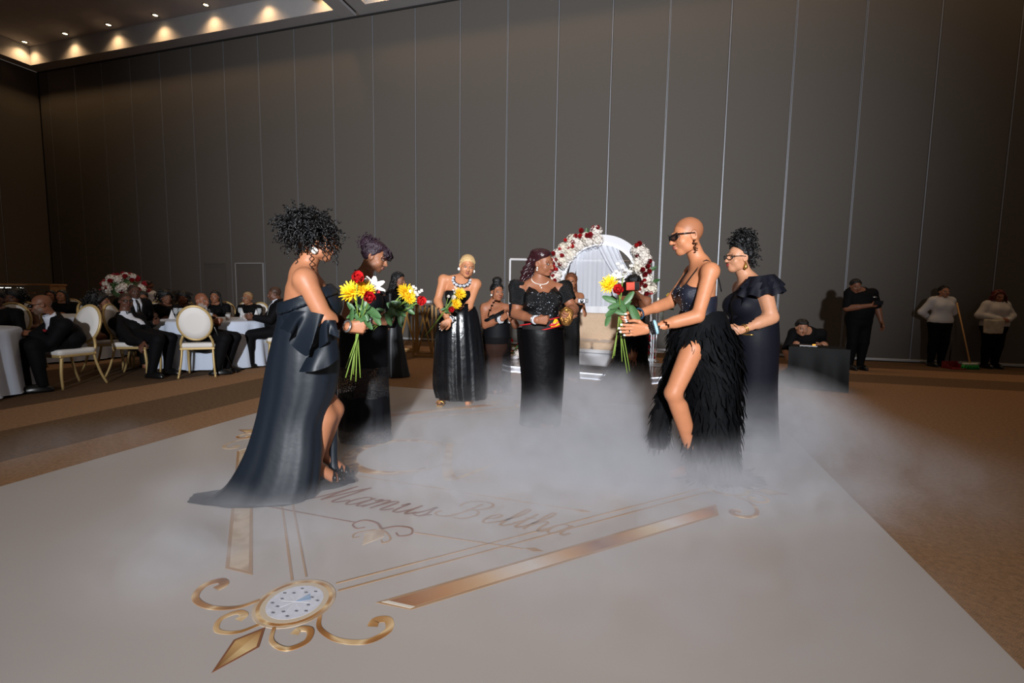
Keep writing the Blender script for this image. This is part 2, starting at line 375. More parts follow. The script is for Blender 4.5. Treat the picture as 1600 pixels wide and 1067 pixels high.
# ---------------------------------------------------------------- white printed dance floor
FX0, FX1, FY0, FY1 = -3.80, 1.234, -2.6, 5.50
m_vinyl = mat('white_vinyl', (190, 181, 176), 0.36, noise=.03, nscale=1.2, spec=0.45)
df = tag(MB().box(((FX0+FX1)/2, (FY0+FY1)/2, 0.006), (FX1-FX0, FY1-FY0, 0.012), ch=.004).build('dance_floor', m_vinyl, smooth=False), 'white glossy vinyl dance floor with a gold ornamental monogram print', 'dance floor')
def gold_print(name, stops, scale=1.0, axis=None):
    m = bpy.data.materials.new(name); m.use_nodes = True; nt = m.node_tree; b = nt.nodes['Principled BSDF']; L = nt.links.new
    tc = nt.nodes.new('ShaderNodeTexCoord'); rp = nt.nodes.new('ShaderNodeValToRGB'); el = rp.color_ramp.elements
    el[0].position, el[1].position = stops[0][0], stops[-1][0]
    el[0].color = (*lin(stops[0][1]), 1); el[1].color = (*lin(stops[-1][1]), 1)
    for p, c in stops[1:-1]: q = el.new(p); q.color = (*lin(c), 1)
    if axis:
        sp = nt.nodes.new('ShaderNodeSeparateXYZ'); L(tc.outputs['Generated'], sp.inputs[0]); L(sp.outputs[axis-1], rp.inputs[0])
    else:
        n = nt.nodes.new('ShaderNodeTexNoise'); n.inputs['Scale'].default_value = 9*scale; n.inputs['Detail'].default_value = 1; L(tc.outputs['Object'], n.inputs['Vector']); L(n.outputs[0], rp.inputs[0])
    L(rp.outputs[0], b.inputs['Base Color']); b.inputs['Roughness'].default_value = .34
    return m
G_BAR = gold_print('gold_bar_print', [(0, (150, 96, 62)), (.12, (196, 140, 92)), (.22, (214, 178, 138)), (.34, (226, 214, 204)), (.44, (212, 160, 104)), (.54, (150, 96, 70)), (.64, (196, 148, 104)), (.72, (226, 196, 150)), (.80, (228, 218, 208)), (.90, (212, 150, 96)), (1, (150, 100, 78))], axis=1)
G_LINE = mat('gold_line_print', (176, 138, 100), .34); G_LINE2 = mat('brown_line_print', (140, 92, 66), .34)
G_CURL = gold_print('gold_curl_print', [(.25, (122, 78, 42)), (.42, (190, 140, 84)), (.5, (236, 206, 160)), (.58, (180, 126, 72)), (.75, (130, 84, 48))], .7)
G_PALE = gold_print('gold_pale_print', [(.3, (196, 170, 140)), (.5, (214, 192, 166)), (.7, (180, 148, 116))])
ZP = 0.0124
_lay = [0]
def decal(name, polys, m, dz=0.0, parent=None):
    _lay[0] += 1; z = ZP+0.0006*(_lay[0] % 3)+dz*0.001; mb = MB()
    for P in polys:
        P = [tuple(map(float, p)) for p in P]; mb.prism(P, 0.0122, z+0.0004)
    return mb.build(name, m, parent or df, smooth=False)
def stroke_poly(P, w):
    P = np.asarray(P, float); w = np.broadcast_to(np.asarray(w, float), (len(P),)); T = np.gradient(P, axis=0); T /= np.linalg.norm(T, axis=1, keepdims=True)+1e-9
    N = np.stack([-T[:, 1], T[:, 0]], 1)*w[:, None]/2; return P+N, P-N
def stroke(name, P, w, m, dz=0.0, parent=None):
    A, B = stroke_poly(P, w); _lay[0] += 1; z = ZP+0.0006*(_lay[0] % 3)+dz*.001+.0004; n = len(A)
    V = [(x, y, z) for x, y in A]+[(x, y, z) for x, y in B]+[(x, y, .0122) for x, y in A]+[(x, y, .0122) for x, y in B]
    F = [(n+i, n+i+1, i+1, i) for i in range(n-1)]+[(i, i+1, 2*n+i+1, 2*n+i) for i in range(n-1)]+[(3*n+i, 3*n+i+1, n+i+1, n+i) for i in range(n-1)]
    return MB().add(V, F).build(name, m, parent or df, smooth=False)
CC = np.array([-1.30, 3.25])                      # centre of the printed diamond
S = 1.80                                          # half diagonal
corners = [CC+np.array(v)*S for v in ((0, -1), (1, 0), (0, 1), (-1, 0))]
def curl2(c, a0, a1, r0, r1, n=26):
    t = np.linspace(0, 1, n); a = np.radians(a0+(a1-a0)*t); r = r0+(r1-r0)*t**0.8
    return np.stack([c[0]+r*np.cos(a), c[1]+r*np.sin(a)], 1)
for k in range(4):
    A, B = corners[k], corners[(k+1) % 4]; d = nrm(B-A); nO = np.array([d[1], -d[0]])
    for off in (0.0, -0.055):
        stroke('border_line', [A+d*0.16+nO*off, B-d*0.16+nO*off], 0.008 if off else .011, G_LINE)
    # broad bar outside the border line, mitred ends
    a0, b0 = A+d*0.33+nO*0.20, B-d*0.33+nO*0.20
    w = 0.105
    o = empty('border_bar', ((a0+b0)[0]/2, (a0+b0)[1]/2, 0), math.atan2(d[1], d[0]), parent=df)
    L_ = np.linalg.norm(b0-a0)/2
    bm_ = MB().prism([(-L_-0.05, w/2), (-L_+0.06, -w/2), (L_-0.06, -w/2), (L_+.05, w/2)], .0122, .0134).build('bar_rim', G_LINE, o, smooth=False)
    MB().prism([(-L_-0.01, w/2-.014), (-L_+0.065, -w/2+.016), (L_-0.065, -w/2+.016), (L_+.01, w/2-.014)], .0122, .0139).build('bar_fill', G_BAR if k in (0, 2) else (G_PALE if k == 3 else G_BAR), o, smooth=False)
    MB().prism([(-L_-0.03, w/2-.006), (-L_+0.06, -w/2+.008), (-L_+.078, -w/2+.012), (-L_-.005, w/2-.01)], .0122, .0143).build('bar_highlight', mat('print_ivory', (232, 222, 208), .34), o, smooth=False)
    # corner medallion
    c = A; md = nrm(A-CC); mo = empty('corner_medallion', (c[0], c[1], 0), math.atan2(md[1], md[0])-(-PI/2), parent=df)
    def circ(r, n=40): return [(r*math.cos(2*PI*i/n), r*math.sin(2*PI*i/n)) for i in range(n)]
    sq = 1.0
    MB().prism(circ(.150), .0122, .0136).build('medallion_rim', G_PALE, mo, smooth=False)
    MB().prism(circ(.138), .0122, .0140).build('medallion_band', G_CURL, mo, smooth=False)
    MB().prism(circ(.124), .0122, .0144).build('medallion_ring', mat('print_sand', (212, 194, 170), .34), mo, smooth=False)
    MB().prism(circ(.104), .0122, .0148).build('gem', mat('print_gem', (222, 222, 232), .3, noise=.12, nscale=40), mo, smooth=False)
    fa = MB()
    rg = random.Random(k)
    for i in range(16):
        a = 2*PI*i/16; r = .085 if i % 2 else .062; s_ = .010
        fa.prism([(r*math.cos(a)+s_*math.cos(a+q), r*math.sin(a)+s_*.6*math.sin(a+q)) for q in (0, 1.6, 3.1, 4.7)], .0122, .0151)
    fa.build('gem_facets', mat('print_slate', (120, 118, 130), .3), mo, smooth=False)
    MB().prism([(0, 0), (.05, .03), (.02, .06)], .0122, .0152).build('gem_glint', mat('print_blue', (150, 178, 210), .3), mo, smooth=False)
    fl = MB()
    for i in range(8):
        a = 2*PI*i/8+.2; fl.prism([(.0, .0), (.055*math.cos(a), .055*math.sin(a)), (.055*math.cos(a+.03), .055*math.sin(a+.03))], .0122, .0153)
    fl.build('gem_star', mat('print_white', (240, 238, 240), .3), mo, smooth=False)
    # pointed drop and scrolls (local: outward = -y)
    MB().prism([(0, -.15), (.055, -.235), (.0, -.37), (-.055, -.235)], .0122, .0136).build('pendant_rim', G_LINE2, mo, smooth=False)
    MB().prism([(0, -.165), (.045, -.236), (.0, -.355)], .0122, .0141).build('pendant_face', gold_print('gold_pend_%d' % k, [(0, (140, 90, 46)), (.5, (236, 204, 150)), (1, (168, 112, 62))], axis=2), mo, smooth=False)
    MB().prism([(0, -.165), (.0, -.355), (-.045, -.236)], .0122, .0141).build('pendant_face', gold_print('gold_pendb_%d' % k, [(0, (120, 76, 40)), (.6, (214, 172, 116)), (1, (150, 98, 54))], axis=2), mo, smooth=False)
    for s_ in (-1, 1):
        p1 = np.array([(s_*.03, -.14), (s_*.075, -.20), (s_*.15, -.215), (s_*.19, -.165), (s_*.165, -.115), (s_*.125, -.12), (s_*.125, -.15)])
        stroke('scroll', smooth_path(p1, 6), np.linspace(.012, .030, 37), G_CURL, .3, mo)
        p2 = np.array([(s_*.14, -.03), (s_*.19, -.095), (s_*.29, -.125), (s_*.39, -.10), (s_*.43, -.03), (s_*.40, .02), (s_*.36, .005), (s_*.365, -.03)])
        stroke('scroll', smooth_path(p2, 6), np.linspace(.014, .040, 43), G_CURL if k in (0, 1) else G_PALE, .3, mo)
# name band across the middle: two rules, fleurons, script lettering
y0, y1 = 2.09, 2.66
stroke('name_rule', [(-2.10, y0+.01), (-1.47, y0)], .010, G_LINE2); stroke('name_rule', [(-1.12, y0), (-.55, y0+.02)], .008, G_LINE)
stroke('name_rule', [(-1.95, y1), (-1.15, y1-.02)], .006, G_LINE); stroke('name_rule', [(-1.05, y1-.03), (-.38, y1-.05)], .006, G_LINE)
for x, y in ((-.34, y1-.05), (-.50, y0+.03), (-2.15, y0)):
    decal('rule_star', [[(x-.05, y), (x, y-.018), (x+.05, y), (x, y+.018)]], G_LINE)
fe = empty('fleuron', (-1.30, 2.09, 0), parent=df)
MB().prism([(0, .0), (.055, -.085), (.0, -.19), (-.055, -.085)], .0122, .0136).build('fleuron_leaf', G_PALE, fe, smooth=False)
for s_ in (-1, 1):
    stroke('fleuron_scroll', smooth_path([(0, -.02), (s_*.06, .03), (s_*.14, .035), (s_*.17, -.02), (s_*.125, -.055), (s_*.09, -.03)], 6), np.linspace(.014, .008, 31), G_LINE2, .2, fe)
    stroke('fleuron_scroll', smooth_path([(0, -.03), (s_*.05, -.05), (s_*.10, -.10), (s_*.085, -.14), (s_*.06, -.12)], 6), np.linspace(.012, .008, 25), G_LINE, .2, fe)
GLY = {  # italic script strokes on a unit x-height, (advance, strokes)
 'M': (1.55, [[(-.45, .1), (-.35, -.02), (-.12, .25), (.25, 1.3), (.42, 1.95)], [(.42, 1.95), (.28, 1.0), (.25, .05)], [(.25, .05), (.75, 1.3), (1.15, 2.0)], [(1.15, 2.0), (.98, 1.0), (.86, .2), (.98, 0), (1.2, .12), (1.45, .45)]]),
 'a': (.95, [[(.72, .85), (.45, 1.0), (.12, .7), (.02, .25), (.18, 0), (.45, .2), (.78, .98)], [(.78, .98), (.62, .3), (.72, 0), (1.0, .25)]]),
 'm': (1.45, [[(0, .75), (.22, .98), (.2, .6), (.02, 0)], [(.08, .3), (.42, .95), (.62, .95), (.58, .55), (.44, 0)], [(.5, .3), (.85, .95), (1.08, .92), (1.02, .5), (.95, .1), (1.08, 0), (1.4, .3)]]),
 'u': (1.05, [[(0, .7), (.2, 1.0), (.12, .4), (.15, .05), (.38, .05), (.72, .5), (.85, .98)], [(.85, .98), (.72, .3), (.8, 0), (1.1, .3)]]),
 's': (.75, [[(0, .1), (.3, .55), (.48, 1.05), (.5, .7), (.55, .3), (.4, .02), (.1, .05)], [(.5, .1), (.8, .3)]]),
 'B': (1.75, [[(-.5, .5), (-.62, .25), (-.35, 0), (.15, .12), (.5, .8), (.75, 1.8)], [(-.1, 1.25), (-.05, 1.75), (.5, 2.05), (1.1, 2.0), (1.3, 1.6), (.95, 1.15), (.55, 1.05)], [(.6, 1.06), (1.05, .95), (1.2, .55), (.9, .08), (.4, .0)]]),
 'e': (.75, [[(.05, .4), (.4, .6), (.52, .85), (.35, 1.0), (.1, .7), (.05, .25), (.25, 0), (.75, .35)]]),
 'l': (.62, [[(0, .3), (.5, 1.2), (.62, 1.85), (.45, 1.9), (.3, 1.2), (.18, .2), (.3, 0), (.65, .3)]]),
 't': (.62, [[(.0, .35), (.38, 1.0), (.52, 1.6)], [(.52, 1.6), (.28, .5), (.3, .05), (.65, .3)], [(.12, 1.08), (.68, 1.12)]]),
 'h': (1.05, [[(0, .3), (.5, 1.3), (.6, 1.9), (.42, 1.85), (.25, 1.0), (.05, 0)], [(.12, .35), (.5, .95), (.72, .9), (.66, .4), (.68, .05), (.82, 0), (1.05, .3)]]),
}
def script_word(name, txt, x, y, s, m, w0=.10):
    we = empty(name, (x, y, 0), parent=df); cx = 0
    for ch in txt:
        adv, st = GLY[ch]; parts = []
        mb = MB()
        for P in st:
            Q = smooth_path([((cx+px+py*.28)*s, py*s) for px, py in P], 6); dy = np.abs(np.gradient(Q[:, 1]))/(np.linalg.norm(np.gradient(Q, axis=0), axis=1)+1e-9)
            A, B = stroke_poly(Q, s*w0*(.45+1.0*dy)); n = len(A)
            parts.append(1); zz = .0135+.00025*len(parts)
            mb.add([(a[0], a[1], zz) for a in A]+[(b[0], b[1], zz) for b in B], [(n+i, n+i+1, i+1, i) for i in range(n-1)])
        mb.build('letter', m, we, smooth=False); cx += adv
    return we
script_word('script_name', 'Mamus', -1.86, 2.26, .125, G_LINE2)
script_word('script_name', 'Beltha', -1.05, 2.30, .118, G_LINE)
# large interlaced monogram strokes in the centre
def crescent(name, c, r, w0, w1, a0, a1, m):
    t = np.linspace(0, 1, 50); a = np.radians(a0+(a1-a0)*t); P = np.stack([c[0]+r*np.cos(a), c[1]+r*np.sin(a)], 1)
    return stroke(name, P, w0+(w1-w0)*np.sin(PI*t)**2, m, .1)
crescent('monogram_ring', (-1.80, 3.12), .36, .02, .11, 60, 330, G_CURL); crescent('monogram_ring', (-1.80, 3.12), .40, .01, .012, 60, 400, G_LINE)
stroke('monogram_stem', smooth_path([(-1.55, 3.5), (-1.35, 3.0), (-1.22, 2.78)], 6), np.linspace(.05, .09, 13), G_PALE)
stroke('monogram_stem', smooth_path([(-1.22, 2.78), (-1.05, 3.2), (-.95, 3.7)], 6), np.linspace(.03, .02, 13), G_PALE)
# ---------------------------------------------------------------- people: one continuous skin per body, clothes and hair as children
m_skin = mat('skin', (150, 100, 70), 0.5, attr='tone', noise=.05, nscale=30, spec=0.38)
FEM = dict(pelvis=(0, 0, .94), waist=(0, .012, 1.08), rib=(0, .018, 1.22), chest=(0, .012, 1.32), shm=(0, -.012, 1.392), neckb=(0, -.012, 1.43), head=(0, .03, 1.565),
           shR=(.165, -.012, 1.375), elR=(.215, -.03, 1.10), wrR=(.225, .05, .87), shL=(-.165, -.012, 1.375), elL=(-.215, -.03, 1.10), wrL=(-.225, .05, .87),
           hipR=(.088, 0, .90), knR=(.095, .02, .50), anR=(.095, -.02, .09), hipL=(-.088, 0, .90), knL=(-.095, .02, .50), anL=(-.095, -.02, .09))
MALE = dict(FEM, shR=(.19, -.012, 1.385), shL=(-.19, -.012, 1.385), elR=(.24, -.03, 1.10), elL=(-.24, -.03, 1.10), wrR=(.25, .05, .86), wrL=(-.25, .05, .86))
SEAT = dict(pelvis=(0, .04, .60), waist=(0, .02, .72), rib=(0, .02, .86), chest=(0, .02, .96), shm=(0, -.01, 1.03), neckb=(0, -.005, 1.07), head=(0, .045, 1.205),
            shR=(.185, -.01, 1.015), elR=(.25, .06, .76), wrR=(.17, .29, .80), shL=(-.185, -.01, 1.015), elL=(-.25, .06, .76), wrL=(-.17, .29, .80),
            hipR=(.09, .08, .575), knR=(.12, .46, .545), anR=(.12, .44, .09), hipL=(-.09, .08, .575), knL=(-.12, .46, .545), anL=(-.12, .44, .09))
HAND = {'relax': (18, 26, 16), 'grip': (58, 88, 50), 'flat': (4, 8, 5), 'hold': (38, 55, 30), 'point': (8, 14, 8)}
def hand_fn(w, fd, pn, right, curl, s, thumb=None):
    """w wrist, fd finger direction, pn palm facing direction"""
    Y = nrm(fd); Z = -nrm(np.asarray(pn, float)-Y*(np.asarray(pn, float)@Y)); X = np.cross(Y, -Z)
    if not right: X = -X
    Mx = np.stack([X, Y, Z], 1); prim = []; tips = []
    def g(v): return w+Mx@(np.asarray(v, float)*s)
    for x0, x1, y1, r0, r1 in ((.017, .030, .084, .0155, .0125), (.005, .010, .088, .016, .0125), (-.007, -.010, .084, .0155, .012), (-.017, -.029, .075, .014, .0115)):
        prim.append((g((x0, .004, 0)), g((x1, y1, 0)), r0*s, r1*s, .014))
    c = HAND[curl] if isinstance(curl, str) else curl
    for i, (x, y, ln, r, sp) in enumerate(((.030, .086, .074, .0098, .06), (.010, .091, .082, .010, .015), (-.010, .087, .076, .0096, -.03), (-.029, .077, .060, .0086, -.09))):
        b = np.array([x, y, 0.]); a = 0; pts = [b]
        k = 1+.08*i if curl != 'point' else 1+.9*i
        for j, (fr, an) in enumerate(zip((.46, .31, .23), c)):
            a += math.radians(an)*min(k, 1.6) if curl == 'point' else math.radians(an)*k
            b = b+ln*fr*np.array([math.sin(sp)*math.cos(a), math.cos(sp)*math.cos(a), -math.sin(a)]); pts.append(b)
        rr = (r, r*.92, r*.84, r*.72)
        for j in range(3): prim.append((g(pts[j]), g(pts[j+1]), rr[j]*s, rr[j+1]*s, .004))
        tips.append((g(pts[3]), Mx@np.array([0, -math.sin(a)*0, math.cos(a)])))
    op = thumb if thumb is not None else {'grip': 1., 'hold': .7, 'relax': .3, 'flat': .1, 'point': .8}.get(curl if isinstance(curl, str) else '', .5)
    d1 = nrm((.80-.35*op, .62, -.15-.55*op)); d2 = nrm((.45-.75*op, .85, -.2-.5*op)); d3 = nrm((.3-1.0*op, .9, -.15-.35*op))
    t0 = np.array([.020, .016, -.006]); t1 = t0+d1*.040; t2 = t1+d2*.034; t3 = t2+d3*.026
    prim += [(g(t0), g(t1), .0155*s, .0125*s, .012), (g(t1), g(t2), .012*s, .0105*s, .004), (g(t2), g(t3), .0105*s, .008*s, .004)]
    def fn(p):
        d = None
        for a, b, ra, rb, k in prim:
            e = cap(p, a, b, ra, rb); d = e if d is None else smin(d, e, k*s)
        return d
    return fn, Mx, tips, prim
def mix(a, b, t): return a*(1-t[:, None])+np.asarray(b)*t[:, None]
def sst(x, a, b): t = np.clip((x-a)/(b-a), 0, 1); return t*t*(3-2*t)
class Person:
    def __init__(s, label, px, D, H=1.66, face=270, skin=(150, 100, 70), fat=1.0, male=False, seat=False, K=None, head=None, hands=None, res=1, lips=None, brows=(30, 22, 18), base=None, group=None, bust=1.0, hs=1.0, shaved=None, z0=0.0, beard=None, hipf=.72):
        s.base = np.asarray(base, float) if base is not None else gpt(px, D); s.base = s.base+np.array([0, 0, z0]) if z0 else s.base
        s.seat = seat; s.D = D; s.face = face; s.fat = fat; s.res = res; s.male = male; s.sc = H/1.68 if not seat else H
        s.root = empty('person', s.base, label=label, cat='person', group=group)
        f = cdir(face); s.fwd = f; s.rt = np.cross(f, (0, 0, 1.)); s.R = np.stack([s.rt, f, (0, 0, 1.)], 1)
        T = SEAT if seat else (MALE if male else FEM); J = {k: s.R@(np.array(v)*s.sc) for k, v in T.items()}
        K = K or {}
        def cv(v): return (atD(v[0], v[1], D+v[2])-s.base) if isinstance(v, tuple) else s.R@np.array(v, float)
        for k, v in K.items():
            if k != 'low': J[k] = cv(v)
        # keep the spine consistent when only its ends are given
        if 'chest' in K or 'pelvis' in K or 'neckb' in K:
            a, b = J['pelvis'], J['chest'] if 'chest' in K else J['neckb']+(J['pelvis']-J['neckb'])*.22
            if 'chest' not in K: J['chest'] = b
            for k, t in (('waist', .37), ('rib', .74)):
                if k not in K: J[k] = a+(b-a)*t+f*.012
            if 'neckb' not in K: J['neckb'] = J['chest']+nrm(b-a)*.11*s.sc
            if 'shm' not in K: J['shm'] = J['chest']+(J['neckb']-J['chest'])*.66
            T_ = {k: np.array(v)*s.sc for k, v in T.items()}
            for q in 'RL':
                if 'sh'+q not in K: J['sh'+q] = J['shm']+s.R@(T_['sh'+q]-T_['shm'])
                if 'el'+q not in K: J['el'+q] = J['sh'+q]+s.R@(T_['el'+q]-T_['sh'+q])
                if 'wr'+q not in K: J['wr'+q] = J['el'+q]+s.R@(T_['wr'+q]-T_['el'+q])
            if 'head' not in K: J['head'] = J['neckb']+s.R@(T_['head']-T_['neckb'])
        if seat:
            if J['pelvis'][2] < .60 and not K.get('low'): J['pelvis'] = np.array([*J['pelvis'][:2], .60])
            for q in 'RL':
                if 'hip'+q not in K and 'pelvis' in K: J['hip'+q] = np.array([*(J['pelvis']+s.R@np.array([.09 if q == 'R' else -.09, .05, 0]))[:2], .575])
                if 'kn'+q in K: J['kn'+q][2] = max(J['kn'+q][2], .545)
        elif 'pelvis' in K:
            for q in 'RL':
                lt = s.rt*(.035 if q == 'R' else -.035)
                if 'hip'+q not in K: J['hip'+q] = J['pelvis']+lt-np.array([0, 0, .04])
                if 'an'+q not in K: J['an'+q] = np.array([*(J['pelvis']+lt)[:2], .09]); J['kn'+q] = np.array([*(J['pelvis']+lt)[:2], .5]) if 'kn'+q not in K else J['kn'+q]
        for q in 'RL':                              # elbows by reach where only the wrist is given
            if 'wr'+q in K and 'el'+q not in K:
                a, b = J['sh'+q], J['wr'+q]; l1, l2 = .285*s.sc, .245*s.sc; d = min(np.linalg.norm(b-a), l1+l2-.005); u = nrm(b-a); b = a+u*d; J['wr'+q] = b
                x = (l1*l1-l2*l2+d*d)/(2*d); h = math.sqrt(max(l1*l1-x*x, 1e-6)); pole = s.R@np.array([(.5 if q == 'R' else -.5), -.5, -.8]); pole = nrm(pole-u*(pole@u)); J['el'+q] = a+u*x+pole*h
        s.J = J; hd = head or {}
        yaw = math.radians(hd.get('yaw', face)); hf = cdir(hd.get('yaw', face)); hr = np.cross(hf, (0, 0, 1.))
        Rh = np.stack([hr, hf, (0, 0, 1.)], 1); s.RH = Rh@rotx(-math.radians(hd.get('pitch', 0)))@roty(math.radians(hd.get('roll', 0))); s.hs = hs*s.sc if not seat else hs
        s.hs = max(min(s.hs, 1.08), .92)
        lat = nrm(J['shR']-J['shL']); s.lat = lat
        F = fat; g = 1.12 if male else 1.0; s.hipf = hf_ = hipf if not (male or seat) else 1.0
        s.torso_nodes = [(J['pelvis']+np.array([0, 0, .07 if seat else -.05*s.sc]), .150*F*hf_*(.95 if male else 1.06), .118*F*hf_), (J['pelvis']+(J['waist']-J['pelvis'])*(.65 if seat else .35), .150*F*hf_*(.97 if male else 1.08), .118*F*hf_), (J['waist'], (.118 if not male else .14)*F, .095*F), (J['rib'], .128*F*g, .105*F), (J['chest'], .145*(.5+.5*F)*g, .100*(.5+.5*F)), (J['shm'], .115*(.6+.4*F)*g, .070*(.6+.4*F))]
        s.arm = {q: [(J['sh'+q], J['el'+q], .050*(.35+.65*F)*g, .040*(.4+.6*F)*g), (J['el'+q], J['wr'+q], .041*(.4+.6*F)*g, .027*(.7+.3*F)*g)] for q in 'RL'}
        s.leg = {q: [(J['hip'+q], J['kn'+q], .088*(.4+.6*F)*(.5+.5*hf_), .058*(.5+.5*F)), (J['kn'+q], J['an'+q], .056*(.5+.5*F), .034)] for q in 'RL'}
        if hf_ < .8:
            for q in 'RL':
                if 'kn'+q not in K: s.leg[q] = [(a, b, ra*.72, rb*.72) for a, b, ra, rb in s.leg[q]]
        s.bust = bust; s.skin = np.array(lin(skin))*1.18; s.brows = np.array(lin(brows)); s.lips = np.array(lin(lips)) if lips else s.skin*np.array([.85, .55, .55]); s.shaved = np.array(lin(shaved)) if shaved else None; s.beard = np.array(lin(beard)) if beard else None
        hands = hands or {}; s.hand = {}
        for q in 'RL':
            fore = nrm(J['wr'+q]-J['el'+q]); h = hands.get(q, {})
            fd = h.get('f'); fd = fore if fd is None else (cdir(fd[0], fd[1]) if isinstance(fd, tuple) else np.asarray(fd))
            pn = h.get('p'); pn = (-s.rt if q == 'R' else s.rt) if pn is None else (cdir(pn[0], pn[1]) if isinstance(pn, tuple) else np.asarray(pn))
            s.hand[q] = hand_fn(J['wr'+q]+fore*.012, fd, pn, q == 'R', h.get('c', 'relax'), (1.0 if not male else 1.08)*s.sc if not seat else 1.0, h.get('t'))
        s.nails = hands.get('nails'); s.build_body()
    # implicit pieces (coordinates relative to the root)
    def f_torso(s, p, grow=0.0):
        d = etube(p, [(a, w+grow, e+grow) for a, w, e in s.torso_nodes], s.lat); c, J = s.sc, s.J
        up = nrm(J['chest']-J['waist']); fw = nrm(np.cross(up, s.lat)); fw = fw if fw@s.fwd > 0 else -fw; s.tf = fw
        if not s.male:
            for q in (-1, 1):
                b = J['rib']+up*.05*c+fw*(.062*s.fat*c)+s.lat*q*.070*c*(.6+.4*s.fat); r = (.068*s.bust*(.5+.5*s.fat)+grow)
                d = smin(d, ell(p, b, (r, r, r*.95)), .03)
        else:
            d = smin(d, ell(p, J['waist']+fw*.03*s.fat, (.13*s.fat+grow, .115*s.fat+grow, .14+grow)), .05)
        for q in ('R', 'L'):
            d = smin(d, ell(p, J['pelvis']-s.fwd*.045*s.fat+s.lat*s.hipf*(.065 if q == 'R' else -.065)-np.array([0, 0, -.01 if s.seat else .03]), np.array((.09, .085, .10 if not s.seat else .075))*s.fat*c*s.hipf+grow), .04)
        return d
    def f_neck(s, p, grow=0.0):
        J = s.J; hb = J['head']+s.RH@(np.array([0, -.022, -.055])*s.hs); r = .050*(.7+.3*s.fat)*(1.12 if s.male else 1.0)
        d = cap(p, J['neckb']-np.array([0, 0, .02]), hb, r*1.12+grow, r+grow)
        for q in 'RL': d = smin(d, cap(p, J['neckb']+np.array([0, 0, .012]), J['sh'+q]-s.lat*(.02 if q == 'R' else -.02), .040*(.6+.4*s.fat)+grow, .043*(.5+.5*s.fat)+grow), .04)
        return d
    def f_arm(s, p, q, grow=0.0, upto=2.0):
        d = None
        for i, (a, b, ra, rb) in enumerate(s.arm[q]):
            if upto <= i: break
            t = min(upto-i, 1.0); b2 = a+(b-a)*t; rb2 = ra+(rb-ra)*t
            e = cap(p, a, b2, ra+grow, rb2+grow); d = e if d is None else smin(d, e, .02)
        d = smin(d, ell(p, s.J['sh'+q], np.array([1, 1, 1])*(.054*(.4+.6*s.fat)*(1.15 if s.male else 1)+grow)), .03)
        if upto > 1 and grow < .004:
            a, b, ra, rb = s.arm[q][1]; d = smin(d, cap(p, a+(b-a)*.15, a+(b-a)*.45, ra*1.0, ra*.9), .02)
        return d
    def f_leg(s, p, q, grow=0.0, foot=True):
        (a, b, ra, rb), (c_, d_, rc, rd) = s.leg[q]
        d = smin(cap(p, a, b, ra+grow, rb+grow), cap(p, c_, d_, rc+grow, rd+grow), .02)
        back = nrm(np.cross(d_-c_, s.rt)); back = back if back@s.fwd < 0 else -back
        m = c_+(d_-c_)*.32+back*.018; d = smin(d, cap(p, m-(d_-c_)*.12, m+(d_-c_)*.15, .050*(.5+.5*s.fat)+grow, .042+grow), .03)
        if foot:
            an = s.J['an'+q]; tz = max(.028, 0)-an[2]
            d = smin(d, cap(p, an+np.array([0, 0, -.03]), an+s.fwd*.15*s.sc+np.array([0, 0, -an[2]+.03]), .036, .030), .02)
        return d
    def neckcut(s, p, z, r=.088):               # positive inside the opening left for the neck
        c = s.J['neckb']; ax = nrm(s.J['head']-c); t = p-c; rad = np.linalg.norm(t-np.outer(t@ax, ax), axis=1); return np.minimum(t@ax-z, r-rad)
    def f_head(s, p):
        q = (p-s.J['head'])@s.RH/s.hs
        d = ell(q, (0, -.018, .032), (.072, .092, .084))
        d = smin(d, ell(q, (0, .022, -.035), (.060, .066, .080)), .03)
        d = smin(d, ell(q, (0, .052, -.090), (.030, .030, .026)), .025)
        for x in (-1, 1):
            d = smin(d, ell(q, (x*.038, .050, -.030), (.028, .030, .030)), .02)
            d = smin(d, ell(q, (x*.046, .008, -.068), (.022, .040, .028)), .025)
            d = smin(d, cap(q, (x*.012, .083, .026), (x*.045, .070, .028), .009, .008), .012)
            d = smax(d, -ell(q, (x*.031, .092, .006), (.018, .016, .011)), .008)
            d = smin(d, ell(q, (x*.031, .0735, .006), (.0145, .0125, .0115)), .002)
            e = smax(ell(q, (x*.074, -.012, -.004), (.012, .022, .033), rotz(x*.35)), -ell(q, (x*.084, -.006, .0), (.008, .012, .020)), .006)
            d = smin(d, e, .006)
            d = smin(d, ell(q, (x*.013, .096, -.031), (.009, .010, .008)), .006)
        d = smin(d, cap(q, (0, .088, .012), (0, .108, -.026), .0075, .0125), .010)
        d = smin(d, ell(q, (0, .094, -.052), (.020, .010, .0065)), .006)
        d = smin(d, ell(q, (0, .092, -.064), (.018, .011, .0075)), .005)
        return d*s.hs
    def f_body(s, p):
        d = smin(s.f_torso(p), s.f_neck(p), .04)
        for q in 'RL':
            d = smin(d, s.f_arm(p, q), .025); d = smin(d, s.f_leg(p, q), .03)
        return d
